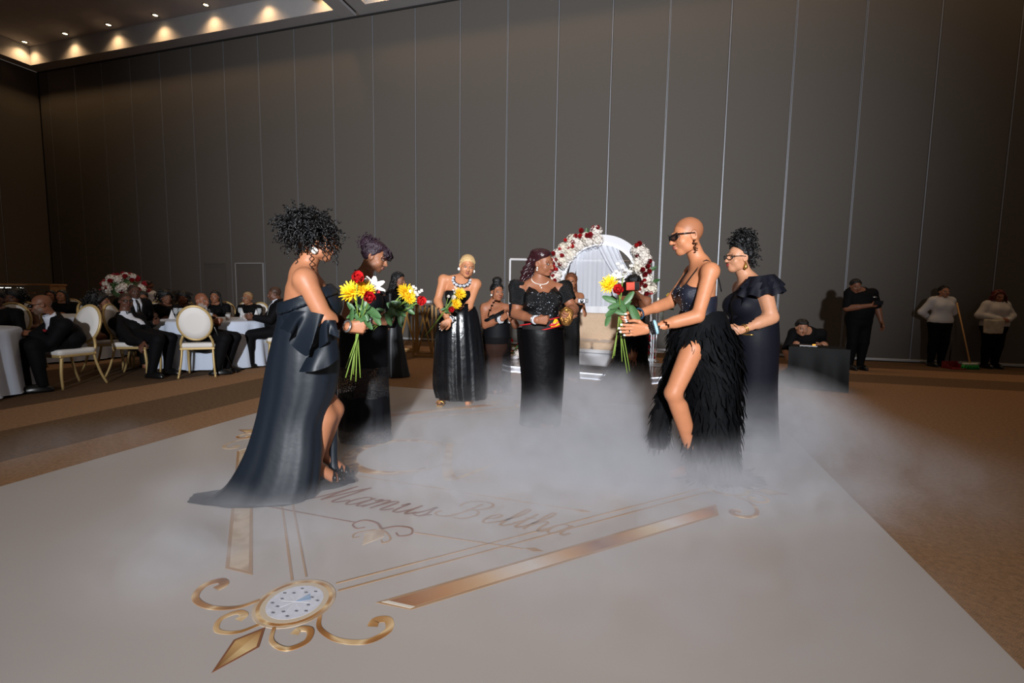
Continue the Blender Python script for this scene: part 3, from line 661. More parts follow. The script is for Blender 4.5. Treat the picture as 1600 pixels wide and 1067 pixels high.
    def tone(s, V, zone):
        C = np.broadcast_to(s.skin, V.shape).copy()
        if zone == 'head':
            q = (V-s.J['head'])@s.RH/s.hs
            if s.shaved is not None:
                t = sst(-.70*q[:, 1]+.70*q[:, 2], -.002, .012)*sst(q[:, 2], -.06, -.04); C = mix(C, s.shaved, t*.9)
            if s.beard is not None:
                t = sst(-q[:, 2], .045, .06)*sst(q[:, 1], .01, .03)+sst(-q[:, 2], .02, .05)*sst(np.abs(q[:, 0]), .045, .055)*sst(q[:, 1], -.01, .01); C = mix(C, s.beard, np.clip(t, 0, 1)*.85)
            e = ((q[:, 0]/.024)**2+((q[:, 2]+.058)/.0125)**2)
            C = mix(C, s.lips, (1-sst(e, .6, 1.2))*sst(q[:, 1], .085, .092))
            ax = np.abs(q[:, 0]); zb = .030-.9*(np.abs(ax-.036)/.1)**1.5
            C = mix(C, s.brows, (1-sst(np.abs(q[:, 2]-zb), .0025, .006))*sst(ax, .012, .017)*(1-sst(ax, .050, .058))*sst(q[:, 1], .05, .06)*.85)
            e = ((ax-.031)/.0135)**2+((q[:, 2]-.004)/.0060)**2; onf = sst(q[:, 1], .06, .068)
            C = mix(C, (.02, .012, .01), (1-sst(e, 1.2, 2.0))*onf*.8)
            C = mix(C, (.55, .52, .48), (1-sst(e, .5, .9))*onf)
            r = np.hypot(ax-.031, q[:, 2]-.004); C = mix(C, (.012, .007, .005), (1-sst(r, .004, .0065))*onf)
        elif zone in 'RL' and s.nails is not None:
            for t, n in s.hand[zone][2]:
                r = np.linalg.norm(V-t-n*.004, axis=1); C = mix(C, lin(s.nails), (1-sst(r, .007, .010)))
        return C
    def build_body(s):
        J = s.J; h = {1: .0135, 2: .019, 3: .024}[s.res]; hh = {1: .0052, 2: .0085, 3: .012}[s.res]; hd = {1: .0042, 2: .0060, 3: .008}[s.res]
        Vs, Qs, Cs, n = [], [], [], 0
        pts = np.array(list(J.values())); lo = pts.min(0)-.2; hi = pts.max(0)+.2
        nk = J['head']+s.RH@(np.array([0, -.02, -.085])*s.hs); nd = nrm(J['head']-J['neckb'])
        def inhand(V, q, o):
            w = J['wr'+q]; fo = nrm(w-J['el'+q]); return ((V-w)@fo > o) & (np.linalg.norm(V-w, axis=1) < .28)
        def keepb(V):
            k = ((V-nk)@nd < h) | (np.linalg.norm(V-J['head'], axis=1) > .22)
            for q in 'RL': k &= ~inhand(V, q, h)
            return k
        def fb(p): return s.f_body(p)
        V, Q = sdf_mesh('b', fb, lo, hi, h, keep=keepb); Vs.append(V); Qs.append(Q); Cs.append(s.tone(V, 'body')); n += len(V)
        def fh(p): return smin(s.f_head(p), s.f_neck(p), .018*1)
        V, Q = sdf_mesh('h', fh, J['head']-.165*s.hs, J['head']+.165*s.hs, hh, keep=lambda V: (V-nk)@nd > -.004); Vs.append(V); Qs.append(Q+n); Cs.append(s.tone(V, 'head')); n += len(V)
        for q in 'RL':
            fnh, Mx, tips, prim = s.hand[q]; P = np.array([a for a, *_ in prim]+[b for _, b, *_ in prim]+[J['wr'+q]])
            def ff(p): return smin(fnh(p), cap(p, *s.arm[q][1]), .012)
            fo = nrm(J['wr'+q]-J['el'+q]); w = J['wr'+q]
            V, Q = sdf_mesh('h', ff, P.min(0)-.032, P.max(0)+.032, hd, keep=lambda V: (V-w)@fo > -.004)
            Vs.append(V); Qs.append(Q+n); Cs.append(s.tone(V, q)); n += len(V)
        V = np.concatenate(Vs); Q = np.concatenate(Qs); C = np.concatenate(Cs)
        me = qmesh('body', V, Q, m_skin); a = me.color_attributes.new('tone', 'FLOAT_COLOR', 'POINT')
        a.data.foreach_set('color', np.concatenate([C, np.ones((len(C), 1))], 1).astype(np.float32).ravel())
        s.body = link('body', me, s.root)
    # clothing -------------------------------------------------------------------------
    def cloth(s, name, fn, m, h=None, lo=None, hi=None, parent=None):
        pts = np.array(list(s.J.values())); lo = pts.min(0)-.25 if lo is None else lo; hi = pts.max(0)+.25 if hi is None else hi
        V, Q = snet(fn, lo, hi, h or {1: .014, 2: .02, 3: .025}[s.res])
        return link(name, qmesh(name, V, Q, m), parent or s.root)
    def hp(s, v): return s.J['head']+s.RH@(np.asarray(v, float)*s.hs)
    def loft(s, name, rows, m, D=None, nseg=56, amp=0.0, nf=9, seed=0, sub=5, ztop=None, parent=None, close=False):
        return link(name, loft_mesh(name, rows, m, D or s.D, s.base, nseg, amp, nf, seed, sub), parent or s.root)
    def hair(s, name, cut, blobs, m, off=.012, nz=.0, ns=90, h=None, strands=None, seed=0, kk=.02, extra_cut=None, sweep=None):
        """cap of hair over the skull plus blobs (head units) and strands (polylines in head units, radius)"""
        hh = h or {1: .007, 2: .011, 3: .014}[s.res]
        def fn(p):
            q = (p-s.J['head'])@s.RH/s.hs
            d = ell(q, (0, -.018, .034), (.073+off, .092+off, .083+off))
            d = smax(d, -(-.78*q[:, 1]+.625*q[:, 2]+cut), .012)
            for c, r in blobs: d = smin(d, ell(q, c, r), kk)
            if extra_cut is not None: d = np.maximum(d, extra_cut(q))
            if nz: d = d+nz*vnoise(q, ns, seed)
            return d*s.hs
        ext = np.array([.16, .16, .16]) if not blobs else np.maximum(.16, np.array([np.abs(np.array(c))+np.broadcast_to(np.array(r, float), (3,)) for c, r in blobs]).max(0)+.03)
        R = np.linalg.norm(ext)*s.hs*.9
        V, Q = snet(fn, s.J['head']-R, s.J['head']+R, hh)
        F = Q.tolist(); mb = MB(); mb.add(V, F)
        sweep = ({1: 60, 2: 30, 3: 0}[s.res] if sweep is None else sweep); rg = random.Random(seed+77); sw = []
        for i in range(sweep):
            u = max(-.97, min(.97, (i+.5+rg.uniform(-.3, .3))/sweep*2-1)); w = math.sqrt(1-u*u); pts = []; ph = rg.uniform(0, 6)
            for t in np.linspace(.35, PI+.55, 16):
                y = -.018+(.0925+off)*w*math.cos(t); z = .034+(.0835+off)*w*math.sin(t)
                if -.78*y+.625*z+cut > .002: pts.append((( .0735+off)*u+.004*math.sin(ph+t*3)*w, y, z))
            if len(pts) > 3: sw.append((pts, .0048*np.linspace(.5, 1, len(pts))))
        for P, r in list(strands or [])+sw:
            P = np.array([s.hp(v) for v in P]); mb.tube(P, np.asarray(r)*s.hs, 5 if s.res == 1 else 4)
        return mb.build(name, m, s.root)
def qmesh(name, V, Q, m):
    me = bpy.data.meshes.new(name); nv, nq = len(V), len(Q)
    me.vertices.add(nv); me.vertices.foreach_set('co', np.asarray(V, np.float32).ravel())
    me.loops.add(nq*4); me.loops.foreach_set('vertex_index', np.asarray(Q, np.int32).ravel())
    me.polygons.add(nq); me.polygons.foreach_set('loop_start', np.arange(0, nq*4, 4, dtype=np.int32))
    me.polygons.foreach_set('use_smooth', np.ones(nq, bool)); me.update(calc_edges=True); me.validate(); me.materials.append(m); return me
def loft_rows(rows, D, base, nseg, amp, nf, seed, sub, k=None):
    """rows: (py, x left, x right, depth ratio[, dD]) silhouette rows at depth D -> ring grid"""
    A = []
    for r in rows:
        py, xl, xr, q = r[:4]; dd = r[4] if len(r) > 4 else 0
        a, b = atD(xl, py, D+dd)-base, atD(xr, py, D+dd)-base; A.append([*((a+b)/2), np.linalg.norm((b-a)[:2])/2, q])
    A = smooth_path(np.array(A), sub); n = len(A); rs = np.random.RandomState(seed); ph = rs.rand(3)*6.28
    th = np.linspace(0, 2*PI, nseg, endpoint=False); X, Y = c2w((1, 0, 0)), c2w((0, 1, 0)); G = np.zeros((n, nseg, 3))
    for i in range(n):
        t = i/(n-1); c, a, q = A[i, :3], A[i, 3], A[i, 4]
        f = 1+amp*t**.8*(np.sin(nf*th+ph[0]+.6*t)*.7+np.sin((nf*2+1)*th+ph[1]-t)*.3+.25*np.sin((nf//2+1)*th+ph[2]))
        G[i] = c+np.outer(np.cos(th)*a*f, X)+np.outer(np.sin(th)*a*q*f, Y); G[i, :, 2] = np.maximum(G[i, :, 2], .014-base[2])
    return G
def loft_mesh(name, rows, m, D, base, nseg=56, amp=0.0, nf=9, seed=0, sub=5):
    G = loft_rows(rows, D, base, nseg, amp, nf, seed, sub); n = len(G)
    mb = MB().grid(G, True); me = mb.me(name, m); return me
# ---------------------------------------------------------------- flowers
m_rose = mat('rose_red', (206, 26, 30), .6, noise=.2, nscale=60); m_rosed = mat('rose_crimson', (150, 10, 22), .6, noise=.2, nscale=60)
m_mum = mat('mum_yellow', (250, 200, 26), .6, noise=.12, nscale=80); m_mumc = mat('mum_centre', (214, 150, 20), .7)
m_wht = mat('petal_white', (238, 230, 220), .6, noise=.06, nscale=50); m_leaf = mat('leaf_green', (68, 104, 60), .45, noise=.35, nscale=30); m_stem = mat('stem_green', (120, 146, 58), .5)
m_ivory = mat('petal_ivory', (240, 231, 214), .6, noise=.06, nscale=50)
def petal(mb, base, d, up, L, W, cup, nu=4, nv=3):
    d = nrm(d); up = nrm(up-d*(up@d)); sd = np.cross(d, up); G = np.zeros((nu+1, nv, 3))
    for i in range(nu+1):
        t = i/nu; w = W*math.sin(PI*min(t*.80+.12, 1))**.7
        for j in range(nv):
            x = (j/(nv-1)-.5)*2; G[i, j] = base+d*L*t*math.cos(cup*t*.5)+up*(L*math.sin(cup*t)*.8+.25*W*x*x)+sd*w*x*.5
    mb.grid(G)
def blossom_mesh(kind, m, seed=0):
    rg = random.Random(seed); mb = MB(); Z = np.array([0, 0, 1.])
    if kind == 'rose':
        for n, L, cup, tilt, z in ((3, .55, .3, 1.35, .18), (5, .75, .55, 1.05, .10), (6, .95, .75, .65, .0)):
            for k in range(n):
                a = 2*PI*(k+rg.random()*.3)/n+z*9; r = np.array([math.cos(a), math.sin(a), 0]); d = r*math.cos(tilt)+Z*math.sin(tilt)
                petal(mb, r*.10+Z*z, d, Z*math.cos(tilt)-r*math.sin(tilt), L, L*1.15, cup, 3, 3)
        mb.ball((0, 0, .35), (.3, .3, .38), 8, 5)
    elif kind == 'mum':
        for n, L, tilt in ((20, 1.0, .05), (18, .95, .40), (14, .78, .80), (10, .55, 1.15)):
            for k in range(n):
                a = 2*PI*(k+rg.random()*.5)/n; r = np.array([math.cos(a), math.sin(a), 0]); t = tilt+rg.uniform(-.12, .12); d = r*math.cos(t)+Z*math.sin(t)
                petal(mb, r*.12, d, Z*math.cos(t)-r*math.sin(t), L*rg.uniform(.85, 1.1), .17, .35, 3, 2)
        mb.ball((0, 0, .05), (.25, .25, .2), 8, 5)
    elif kind == 'lily':
        for k in range(6):
            a = 2*PI*k/6; r = np.array([math.cos(a), math.sin(a), 0]); t = .9 if k % 2 else .7; d = r*math.cos(t)+Z*math.sin(t)
            petal(mb, r*.08, d, Z*math.cos(t)-r*math.sin(t), 1.15, .6, -.5, 4, 3)
        mb.lathe([(.05, -.4), (.13, 0), (.2, .25)], 8)
    elif kind == 'bush':     # hydrangea-like head of many small florets
        for k in range(26):
            z = 1-1.6*(k+.5)/26; a = k*2.4; rr = math.sqrt(max(0, 1-z*z)); c = np.array([rr*math.cos(a), rr*math.sin(a), z])*.8
            u = nrm(c); fr = frame_z(u)
            for j in range(4): petal(mb, c, fr@np.array([math.cos(j*1.57), math.sin(j*1.57), .15]), u, .30, .28, .3, 2, 2)
        mb.ball((0, 0, 0), .72, 8, 6)
    elif kind == 'spray':
        for k in range(9):
            c = np.array([rg.uniform(-.8, .8), rg.uniform(-.8, .8), rg.uniform(-.6, .9)])
            for j in range(5): a = j*1.257; petal(mb, c, np.array([math.cos(a), math.sin(a), .2]), Z, .32, .26, .3, 2, 2)
            mb.tube([(0, 0, -1.3), c*.5+np.array([0, 0, -.4]), c], .03, 4, False)
    return mb.me(kind, m)
BL = {k: blossom_mesh(*v) for k, v in dict(rose=('rose', m_rose), crimson=('rose', m_rosed, 3), mum=('mum', m_mum), lily=('lily', m_wht), wrose=('rose', m_wht, 5), ivory=('rose', m_ivory, 6), bush=('bush', m_wht), spray=('spray', m_wht, 2), ibush=('bush', m_ivory)).items()}
BN = dict(rose='rose', crimson='rose', mum='chrysanthemum', lily='lily', wrose='rose', ivory='rose', bush='hydrangea', spray='filler_spray', ibush='hydrangea')
_lm = MB(); petal(_lm, np.zeros(3), np.array([0, 1., 0]), np.array([0, 0, 1.]), 1.0, .42, -.35, 5, 3); LEAF = _lm.me('leaf', m_leaf)
def put(me, name, parent, loc, R, s):
    o = bpy.data.objects.new(name, me); COL.objects.link(o); o.parent = parent
    o.matrix_local = Matrix.Translation(Vector(tuple(loc))) @ Matrix(R.tolist()).to_4x4() @ Matrix.Diagonal((s, s, s, 1)); return o
def bouquet(label, grip, D, blooms, tails, leaves, group='hand-tied bouquets of roses and chrysanthemums', r=.0035, seed=0):
    """grip (px, py, dD); blooms (kind, px, py, dD, radius m); tails stem ends (px, py, dD); leaves (px, py, dD, length, heading deg in the picture)"""
    g = atD(grip[0], grip[1], D+grip[2]); root = empty('bouquet', g, label=label, cat='bouquet', group=group); rg = random.Random(seed)
    toc = nrm(np.array([0, 0, CAMH])-g)
    for i, (k, x, y, dd, s) in enumerate(blooms):
        p = atD(x, y, D+dd)-g; t = tails[i % len(tails)]; e = atD(t[0], t[1], D+t[2])-g
        off = np.array([rg.uniform(-.012, .012), rg.uniform(-.012, .012), 0])
        MB().tube(smooth_path([e, off*.8, p*.55+off, p-nrm(p)*s*.3], 5), r, 5).build('stem', m_stem, root)
        put(BL[k], BN[k], root, p, frame_z(nrm(nrm(p)*.75+toc*.75+np.array([rg.uniform(-.2, .2)]*3))), s*(1.3 if k == 'rose' else 1))
    for t in tails[len(blooms):]:
        e = atD(t[0], t[1], D+t[2])-g; MB().tube([e, e*.4, (0, 0, 0), -e*.3], r, 5).build('stem', m_stem, root)
    for (x, y, dd, L, a) in leaves:
        p = atD(x, y, D+dd)-g; d = c2w((math.cos(math.radians(a)), rg.uniform(-.4, .2), math.sin(math.radians(a)))); R = frame_y(d, nrm(toc+np.array([rg.uniform(-.5, .5), rg.uniform(-.5, .5), rg.uniform(-.2, .6)])))
        put(LEAF, 'leaf', root, p-nrm(d)*L*.42, R, L*.86)
    return root
def rand_leaves(rg, poly, n, dd, L):
    (x0, y0), (x1, y1), w = poly; out = []
    for _ in range(n):
        t = rg.random(); out.append((x0+(x1-x0)*t+rg.uniform(-w, w), y0+(y1-y0)*t+rg.uniform(-w*.6, w*.6), dd+rg.uniform(-.05, .05), L*rg.uniform(.8, 1.25), rg.uniform(-60, 240)))
    return out
# ---------------------------------------------------------------- fabrics
m_satin = mat('satin_midnight', (18, 25, 34), .47, bump=.15, bscale=8, spec=.36); m_black = mat('crepe_black', (9, 10, 14), .62, bump=.06, bscale=40, spec=.14)
m_blackb = mat('crepe_navy', (15, 16, 25), .6, bump=.06, bscale=30, spec=.16); m_velvet = mat('velvet_black', (4, 4, 6), .42, bump=.3, bscale=9, spec=.16)
m_leather = mat('lame_black', (12, 14, 18), .24, bump=.3, bscale=12, spec=.6); m_tulle = mat('tulle_black', (7, 8, 11), .75, noise=.3, nscale=60, spec=.12)
m_sheer = mat('sheer_black', (14, 12, 14), .7, alpha=.72, spec=.1); m_lace = None
m_hairb = mat('hair_black', (10, 10, 12), .42, bump=.5, bscale=90, spec=.5); m_hairp = mat('hair_plum', (42, 24, 36), .42, bump=.6, bscale=80); m_hairm = mat('hair_mahogany', (48, 20, 26), .30, bump=.4, bscale=50, spec=.6)
m_hairbl = mat('hair_blond', (216, 180, 128), .6, bump=.7, bscale=160); m_hairbr = mat('hair_brown', (104, 56, 30), .5, bump=.6, bscale=120); m_hairr = mat('hair_red', (92, 22, 20), .5, bump=.5, bscale=70)
m_silver = mat('silver', (206, 206, 210), .25, .9); m_gold = mat('gold', (206, 160, 84), .28, .9); m_pearl = mat('pearl', (236, 230, 222), .25, coat=.3); m_shoe = mat('shoe_black', (14, 14, 15), .28); m_crystal = mat('crystal', (225, 228, 235), .12, .35)
m_sequin = mat('sequin_cloth', (6, 7, 10), .4, noise=.5, nscale=160, bump=.6, bscale=180, spec=.3); m_dot = mat('sequin_spark', (220, 224, 236), .15, .6)
def lace_mat(name, rgb, cover, scale):
    m = bpy.data.materials.new(name); m.use_nodes = True; nt = m.node_tree; b = nt.nodes['Principled BSDF']; L = nt.links.new
    tc = nt.nodes.new('ShaderNodeTexCoord'); v = nt.nodes.new('ShaderNodeTexVoronoi'); v.feature = 'DISTANCE_TO_EDGE'; v.inputs['Scale'].default_value = scale; L(tc.outputs['Object'], v.inputs['Vector'])
    c = nt.nodes.new('ShaderNodeMath'); c.operation = 'LESS_THAN'; c.inputs[1].default_value = cover; L(v.outputs['Distance'], c.inputs[0])
    mr = nt.nodes.new('ShaderNodeMapRange'); mr.inputs['To Min'].default_value = .35; mr.inputs['To Max'].default_value = 1.0; L(c.outputs[0], mr.inputs[0])
    L(mr.outputs[0], b.inputs['Alpha']); b.inputs['Base Color'].default_value = (*lin(rgb), 1); b.inputs['Roughness'].default_value = .7; return m
m_lace = lace_mat('lace_black', (16, 15, 19), .14, 75); m_lacet = lace_mat('lace_fine', (18, 18, 26), .25, 110)
def beads(mb, P, r, n=6): [mb.ball(p, r, n, 5) for p in P]; return mb
def ring_pts(c, ax, r, n): F = frame_z(ax); return [c+F@np.array([r*math.cos(2*PI*i/n), r*math.sin(2*PI*i/n), 0]) for i in range(n)]
def bangle(P, q, m, r=.004, off=.012, name='bracelet', bead=None, w=None):
    a, b = P.J['el'+q], P.J['wr'+q]; u = nrm(b-a); c = b-u*off; R = (w or P.arm[q][1][3]+.004)
    pts = ring_pts(c, u, R, 18)
    mb = MB()
    if bead: beads(mb, pts, bead)
    else: mb.tube(pts+[pts[0], pts[1]], r, 6, False)
    return mb.build(name, m, P.root)
def sleeveless_gown(P, top, low, m, name='bodice', grow=.010, arms=0.0, extra=None, h=None):
    """close-fitting bodice over the torso between two cuts; top(p), low(p) positive outside"""
    def fn(p):
        d = P.f_torso(p, grow)
        d = smin(d, P.f_neck(p, grow*.8), .03) if extra == 'neck' else d
        if arms > 0:
            for q in 'RL': d = smin(d, P.f_arm(p, q, grow+.004, arms), .03)
        d = smax(d, top(p), .008); d = smax(d, low(p), .008); return d
    return P.cloth(name, fn, m, h)
def strips(name, G, m, parent, n, L, W, seed=0, down=True, spread=.5, rng=(0.0, 1.0), kind='stuff', arc=None):
    """ragged feather-like strips laid over a lofted skirt grid"""
    rg = np.random.RandomState(seed); a, b = G.shape[:2]; V = []; F = []; k = 0; c0 = G.mean(1)
    for _ in range(n):
        u = (rng[0]+(rng[1]-rng[0])*rg.rand()**.9)*(a-2); i = int(u); j = rg.randint(b) if arc is None else int(arc[0]+(arc[1]-arc[0])*rg.rand()) % b
        p = G[i, j]; o = nrm((p-c0[i])*np.array([1, 1, 0])); t = nrm(G[i+1, j]-G[i, j])+rg.normal(size=3)*spread*.35; t = nrm(t); sd = nrm(np.cross(o, t)); l = L*rg.uniform(.6, 1.3); w = W*rg.uniform(.6, 1.3); lift = rg.uniform(.1, .45)
        for q, (tt, ww) in enumerate(((0, .5), (.35, 1.0), (.7, .8), (1.0, .15))):
            c = p+t*l*tt+o*(.006+l*lift*tt*(1-.45*tt)); wob = sd*w*rg.uniform(-.5, .5)
            V += [c-sd*w*ww+wob, c+sd*w*ww+wob]
        F += [(k+2*q, k+2*q+1, k+2*q+3, k+2*q+2) for q in range(3)]; k += 8
    V = np.array(V); V[:, 2] = np.maximum(V[:, 2], .013)
    return tag(MB().add(V, F).build(name, m, parent), kind=kind)
def helix(p0, d, L, r, turns, n, rg):
    d = nrm(d); F = frame_z(d); ph = rg.uniform(0, 6.28); out = []
    for i in range(n):
        t = i/(n-1); a = ph+turns*2*PI*t; out.append(np.asarray(p0)+d*L*t+F@np.array([math.cos(a)*r, math.sin(a)*r, 0])+np.array([0, 0, -1])*.25*L*t*t)
    return out
def curls(n, c, R, L, r, turns, rad, seed, zmin=-.6, front=.9, down=.6):
    rg = random.Random(seed); out = []
    while len(out) < n:
        v = nrm([rg.gauss(0, 1), rg.gauss(0, 1), rg.gauss(0, 1)])
        if v[2] < zmin or v[1] > front: continue
        p = np.asarray(c)+v*np.asarray(R); d = nrm(v*.5+np.array([rg.uniform(-.5, .5), rg.uniform(-.5, .5), -down+rg.uniform(-.3, .6)])); out.append((helix(p, d, L*rg.uniform(.6, 1.2), r, turns, int(turns*6)+2, rg), rad))
    return out
# ================================================================ 1 woman in the strapless midnight satin gown
def woman_satin():
    D = 2.86
    P = Person('woman in strapless midnight satin gown with long train and curly pinned-up black hair', 486, D, 1.66, 32, (158, 104, 74), 1.30, lips=(120, 60, 56),
        K=dict(head=(496, 377, .0), neckb=(473, 425, .0), chest=(479, 455, .0), pelvis=(474, 575, .0), shR=(477, 437, -.14), shL=(470, 437, .18), elR=(508, 498, -.19), wrR=(543, 510, -.06), elL=(520, 500, .22), wrL=(545, 512, .10),
               knR=(508, 650, .02), anR=(494, 722, -.02), knL=(520, 640, .10), anL=(506, 704, .10)), head=dict(yaw=18, pitch=4), bust=1.25,
        hands=dict(R=dict(f=(12, .02), p=(100, .0), c='grip'), L=dict(f=(0, .0), p=(-80, 0), c='grip')))
    J = P.J; zt = J['chest'][2]-.012
    up = np.array([0, 0, 1.]); f = P.tf
    def top(p): return p[:, 2]-(zt+.05*((p-J['chest'])@f)/.12-.0)
    sleeveless_gown(P, top, lambda p: (J['waist'][2]-.03)-p[:, 2], m_satin, grow=.012)
    # folded cuff band round the top
    def band(p): return np.maximum(np.abs(P.f_torso(p, .020))-.010, np.abs(top(p)+.028)-.034)
    P.cloth('bodice_band', band, m_satin, .011)
    rows = [(478, 437, 533, .85), (500, 436, 523, .85), (530, 429, 524, .85), (565, 421, 528, .80), (610, 412, 522, .70, -.02), (660, 400, 503, .6, -.06), (710, 382, 500, .5, -.10), (755, 356, 496, .45, -.13), (778, 326, 490, .42, -.14), (790, 298, 487, .40, -.15)]
    P.loft('skirt', rows, m_satin, D, 110, .05, 7, 4)
    P.loft('skirt_panel', [(560, 503, 528, .9, .12), (620, 508, 527, .9, .12), (690, 512, 527, .8, .12), (735, 515, 530, .9, .10), (752, 520, 556, .7, .06)], m_satin, D, 40, .06, 5, 2)
    # cascading ruffle at the hip
    for pts_t, pts_b in (([(455, 488, -.20), (470, 486, -.24), (485, 487, -.25), (500, 490, -.25), (512, 493, -.22)], [(437, 513, -.24), (455, 520, -.33), (452, 537, -.27), (482, 556, -.33), (484, 512, -.25)]),
                         ([(500, 500, -.22), (508, 500, -.24), (516, 500, -.24), (524, 500, -.20)], [(498, 545, -.27), (512, 534, -.31), (514, 522, -.25), (531, 528, -.26)]),
                         ([(478, 560, -.24), (495, 545, -.27), (512, 535, -.27), (526, 530, -.22)], [(467, 581, -.25), (490, 580, -.30), (512, 573, -.27), (530, 560, -.20)])):
        t = smooth_path([atD(x, y, D+d)-P.base for x, y, d in pts_t], 5); b = smooth_path([atD(x, y, D+d)-P.base for x, y, d in pts_b], 5)
        G = np.array([t+(b-t)*q+np.outer(np.sin(np.linspace(0, 9, len(t)))*.012*q, cdir(-80)) for q in np.linspace(0, 1, 8)]); MB().grid(G).build('ruffle', m_satin, P.root)
    # hair: gathered curls
    st = curls(330, (0, -.055, .075), (.115, .125, .095), .085, .0075, 3.0, .0034, 1, -.75, .75, .5)
    st += curls(60, (0, .02, .075), (.085, .085, .06), .11, .007, 3.5, .003, 2, -.1, .95, .9)
    rg = random.Random(5)
    for x, y, z in ((.07, .05, .05), (.075, .03, .04), (.06, .07, .05), (.03, .095, .06), (.05, .085, .055), (-.03, .095, .05), (.078, -.03, -.03), (.0, -.10, -.04), (-.03, -.10, -.04), (.03, -.105, -.03)):
        st.append((helix((x*1.05, y*1.05, z), (x*.4, y*.4+.1, -1), rg.uniform(.10, .15), .006, 5, 34, rg), .0028))
    P.hair('hair', .0, [((0, -.055, .085), (.10, .105, .082)), ((0, -.09, .02), (.08, .07, .07))], m_hairb, .014, .004, 110, strands=st, seed=3)
    e = P.hp((.082, -.008, -.062)); mb = MB(); beads(mb, ring_pts(e, P.RH[:, 0], .015, 9), .0065).ball(e, .010, 8, 6); mb.tube([P.hp((.08, -.008, -.032)), e], .002, 5); mb.build('earring', m_pearl, P.root)
    MB().ball(e+P.RH[:, 0]*.009, .005, 8, 6).build('earring_stone', m_silver, P.root)
    bangle(P, 'R', m_silver, .006, .006)
    # platform sandals
    for q in 'RL':
        c = np.array([*(J['an'+q]+P.fwd*.035)[:2], 0]); R = frame_y(P.fwd); sh = empty('sandal', c, parent=P.root)
        sole = [(.046*math.cos(a)*(1.0 if math.sin(a) > 0 else .85), .02+.135*math.sin(a)) for a in np.linspace(0, 2*PI, 20, endpoint=False)]
        w_ = [R@np.array([u, v, 0]) for u, v in sole]; MB().prism([(v[0], v[1]) for v in w_], .013, .050).build('sole', m_shoe, sh, smooth=False)
        for v0, hh in ((.10, .045), (.06, .062)): MB().tube([R@np.array([u, v0, .045+hh*math.sqrt(max(0, 1-(u/.048)**2))]) for u in np.linspace(-.047, .047, 9)], .016, 6, flat=.35).build('strap', m_shoe, sh)
    return P
P1 = woman_satin()
bouquet('bouquet of yellow chrysanthemums, red roses and a white lily held by the satin-gowned woman', (559, 512, .0), 2.86,
    [('mum', 551, 458, -.02, .070), ('rose', 558, 441, -.12, .050), ('mum', 569, 456, -.06, .062), ('rose', 577, 468, -.15, .050), ('lily', 583, 449, .0, .062), ('wrose', 572, 441, .06, .025)],
    [(540, 590, -.05), (548, 594, -.02), (556, 596, .02), (563, 590, .04), (552, 585, .0), (540, 575, .03)],
    rand_leaves(random.Random(3), ((562, 478), (562, 502), 15), 13, -.02, .075)+[(583, 487, -.05, .13, -35), (588, 497, -.03, .11, -60), (549, 480, 0, .09, 120), (575, 505, -.04, .10, -50)], seed=2)
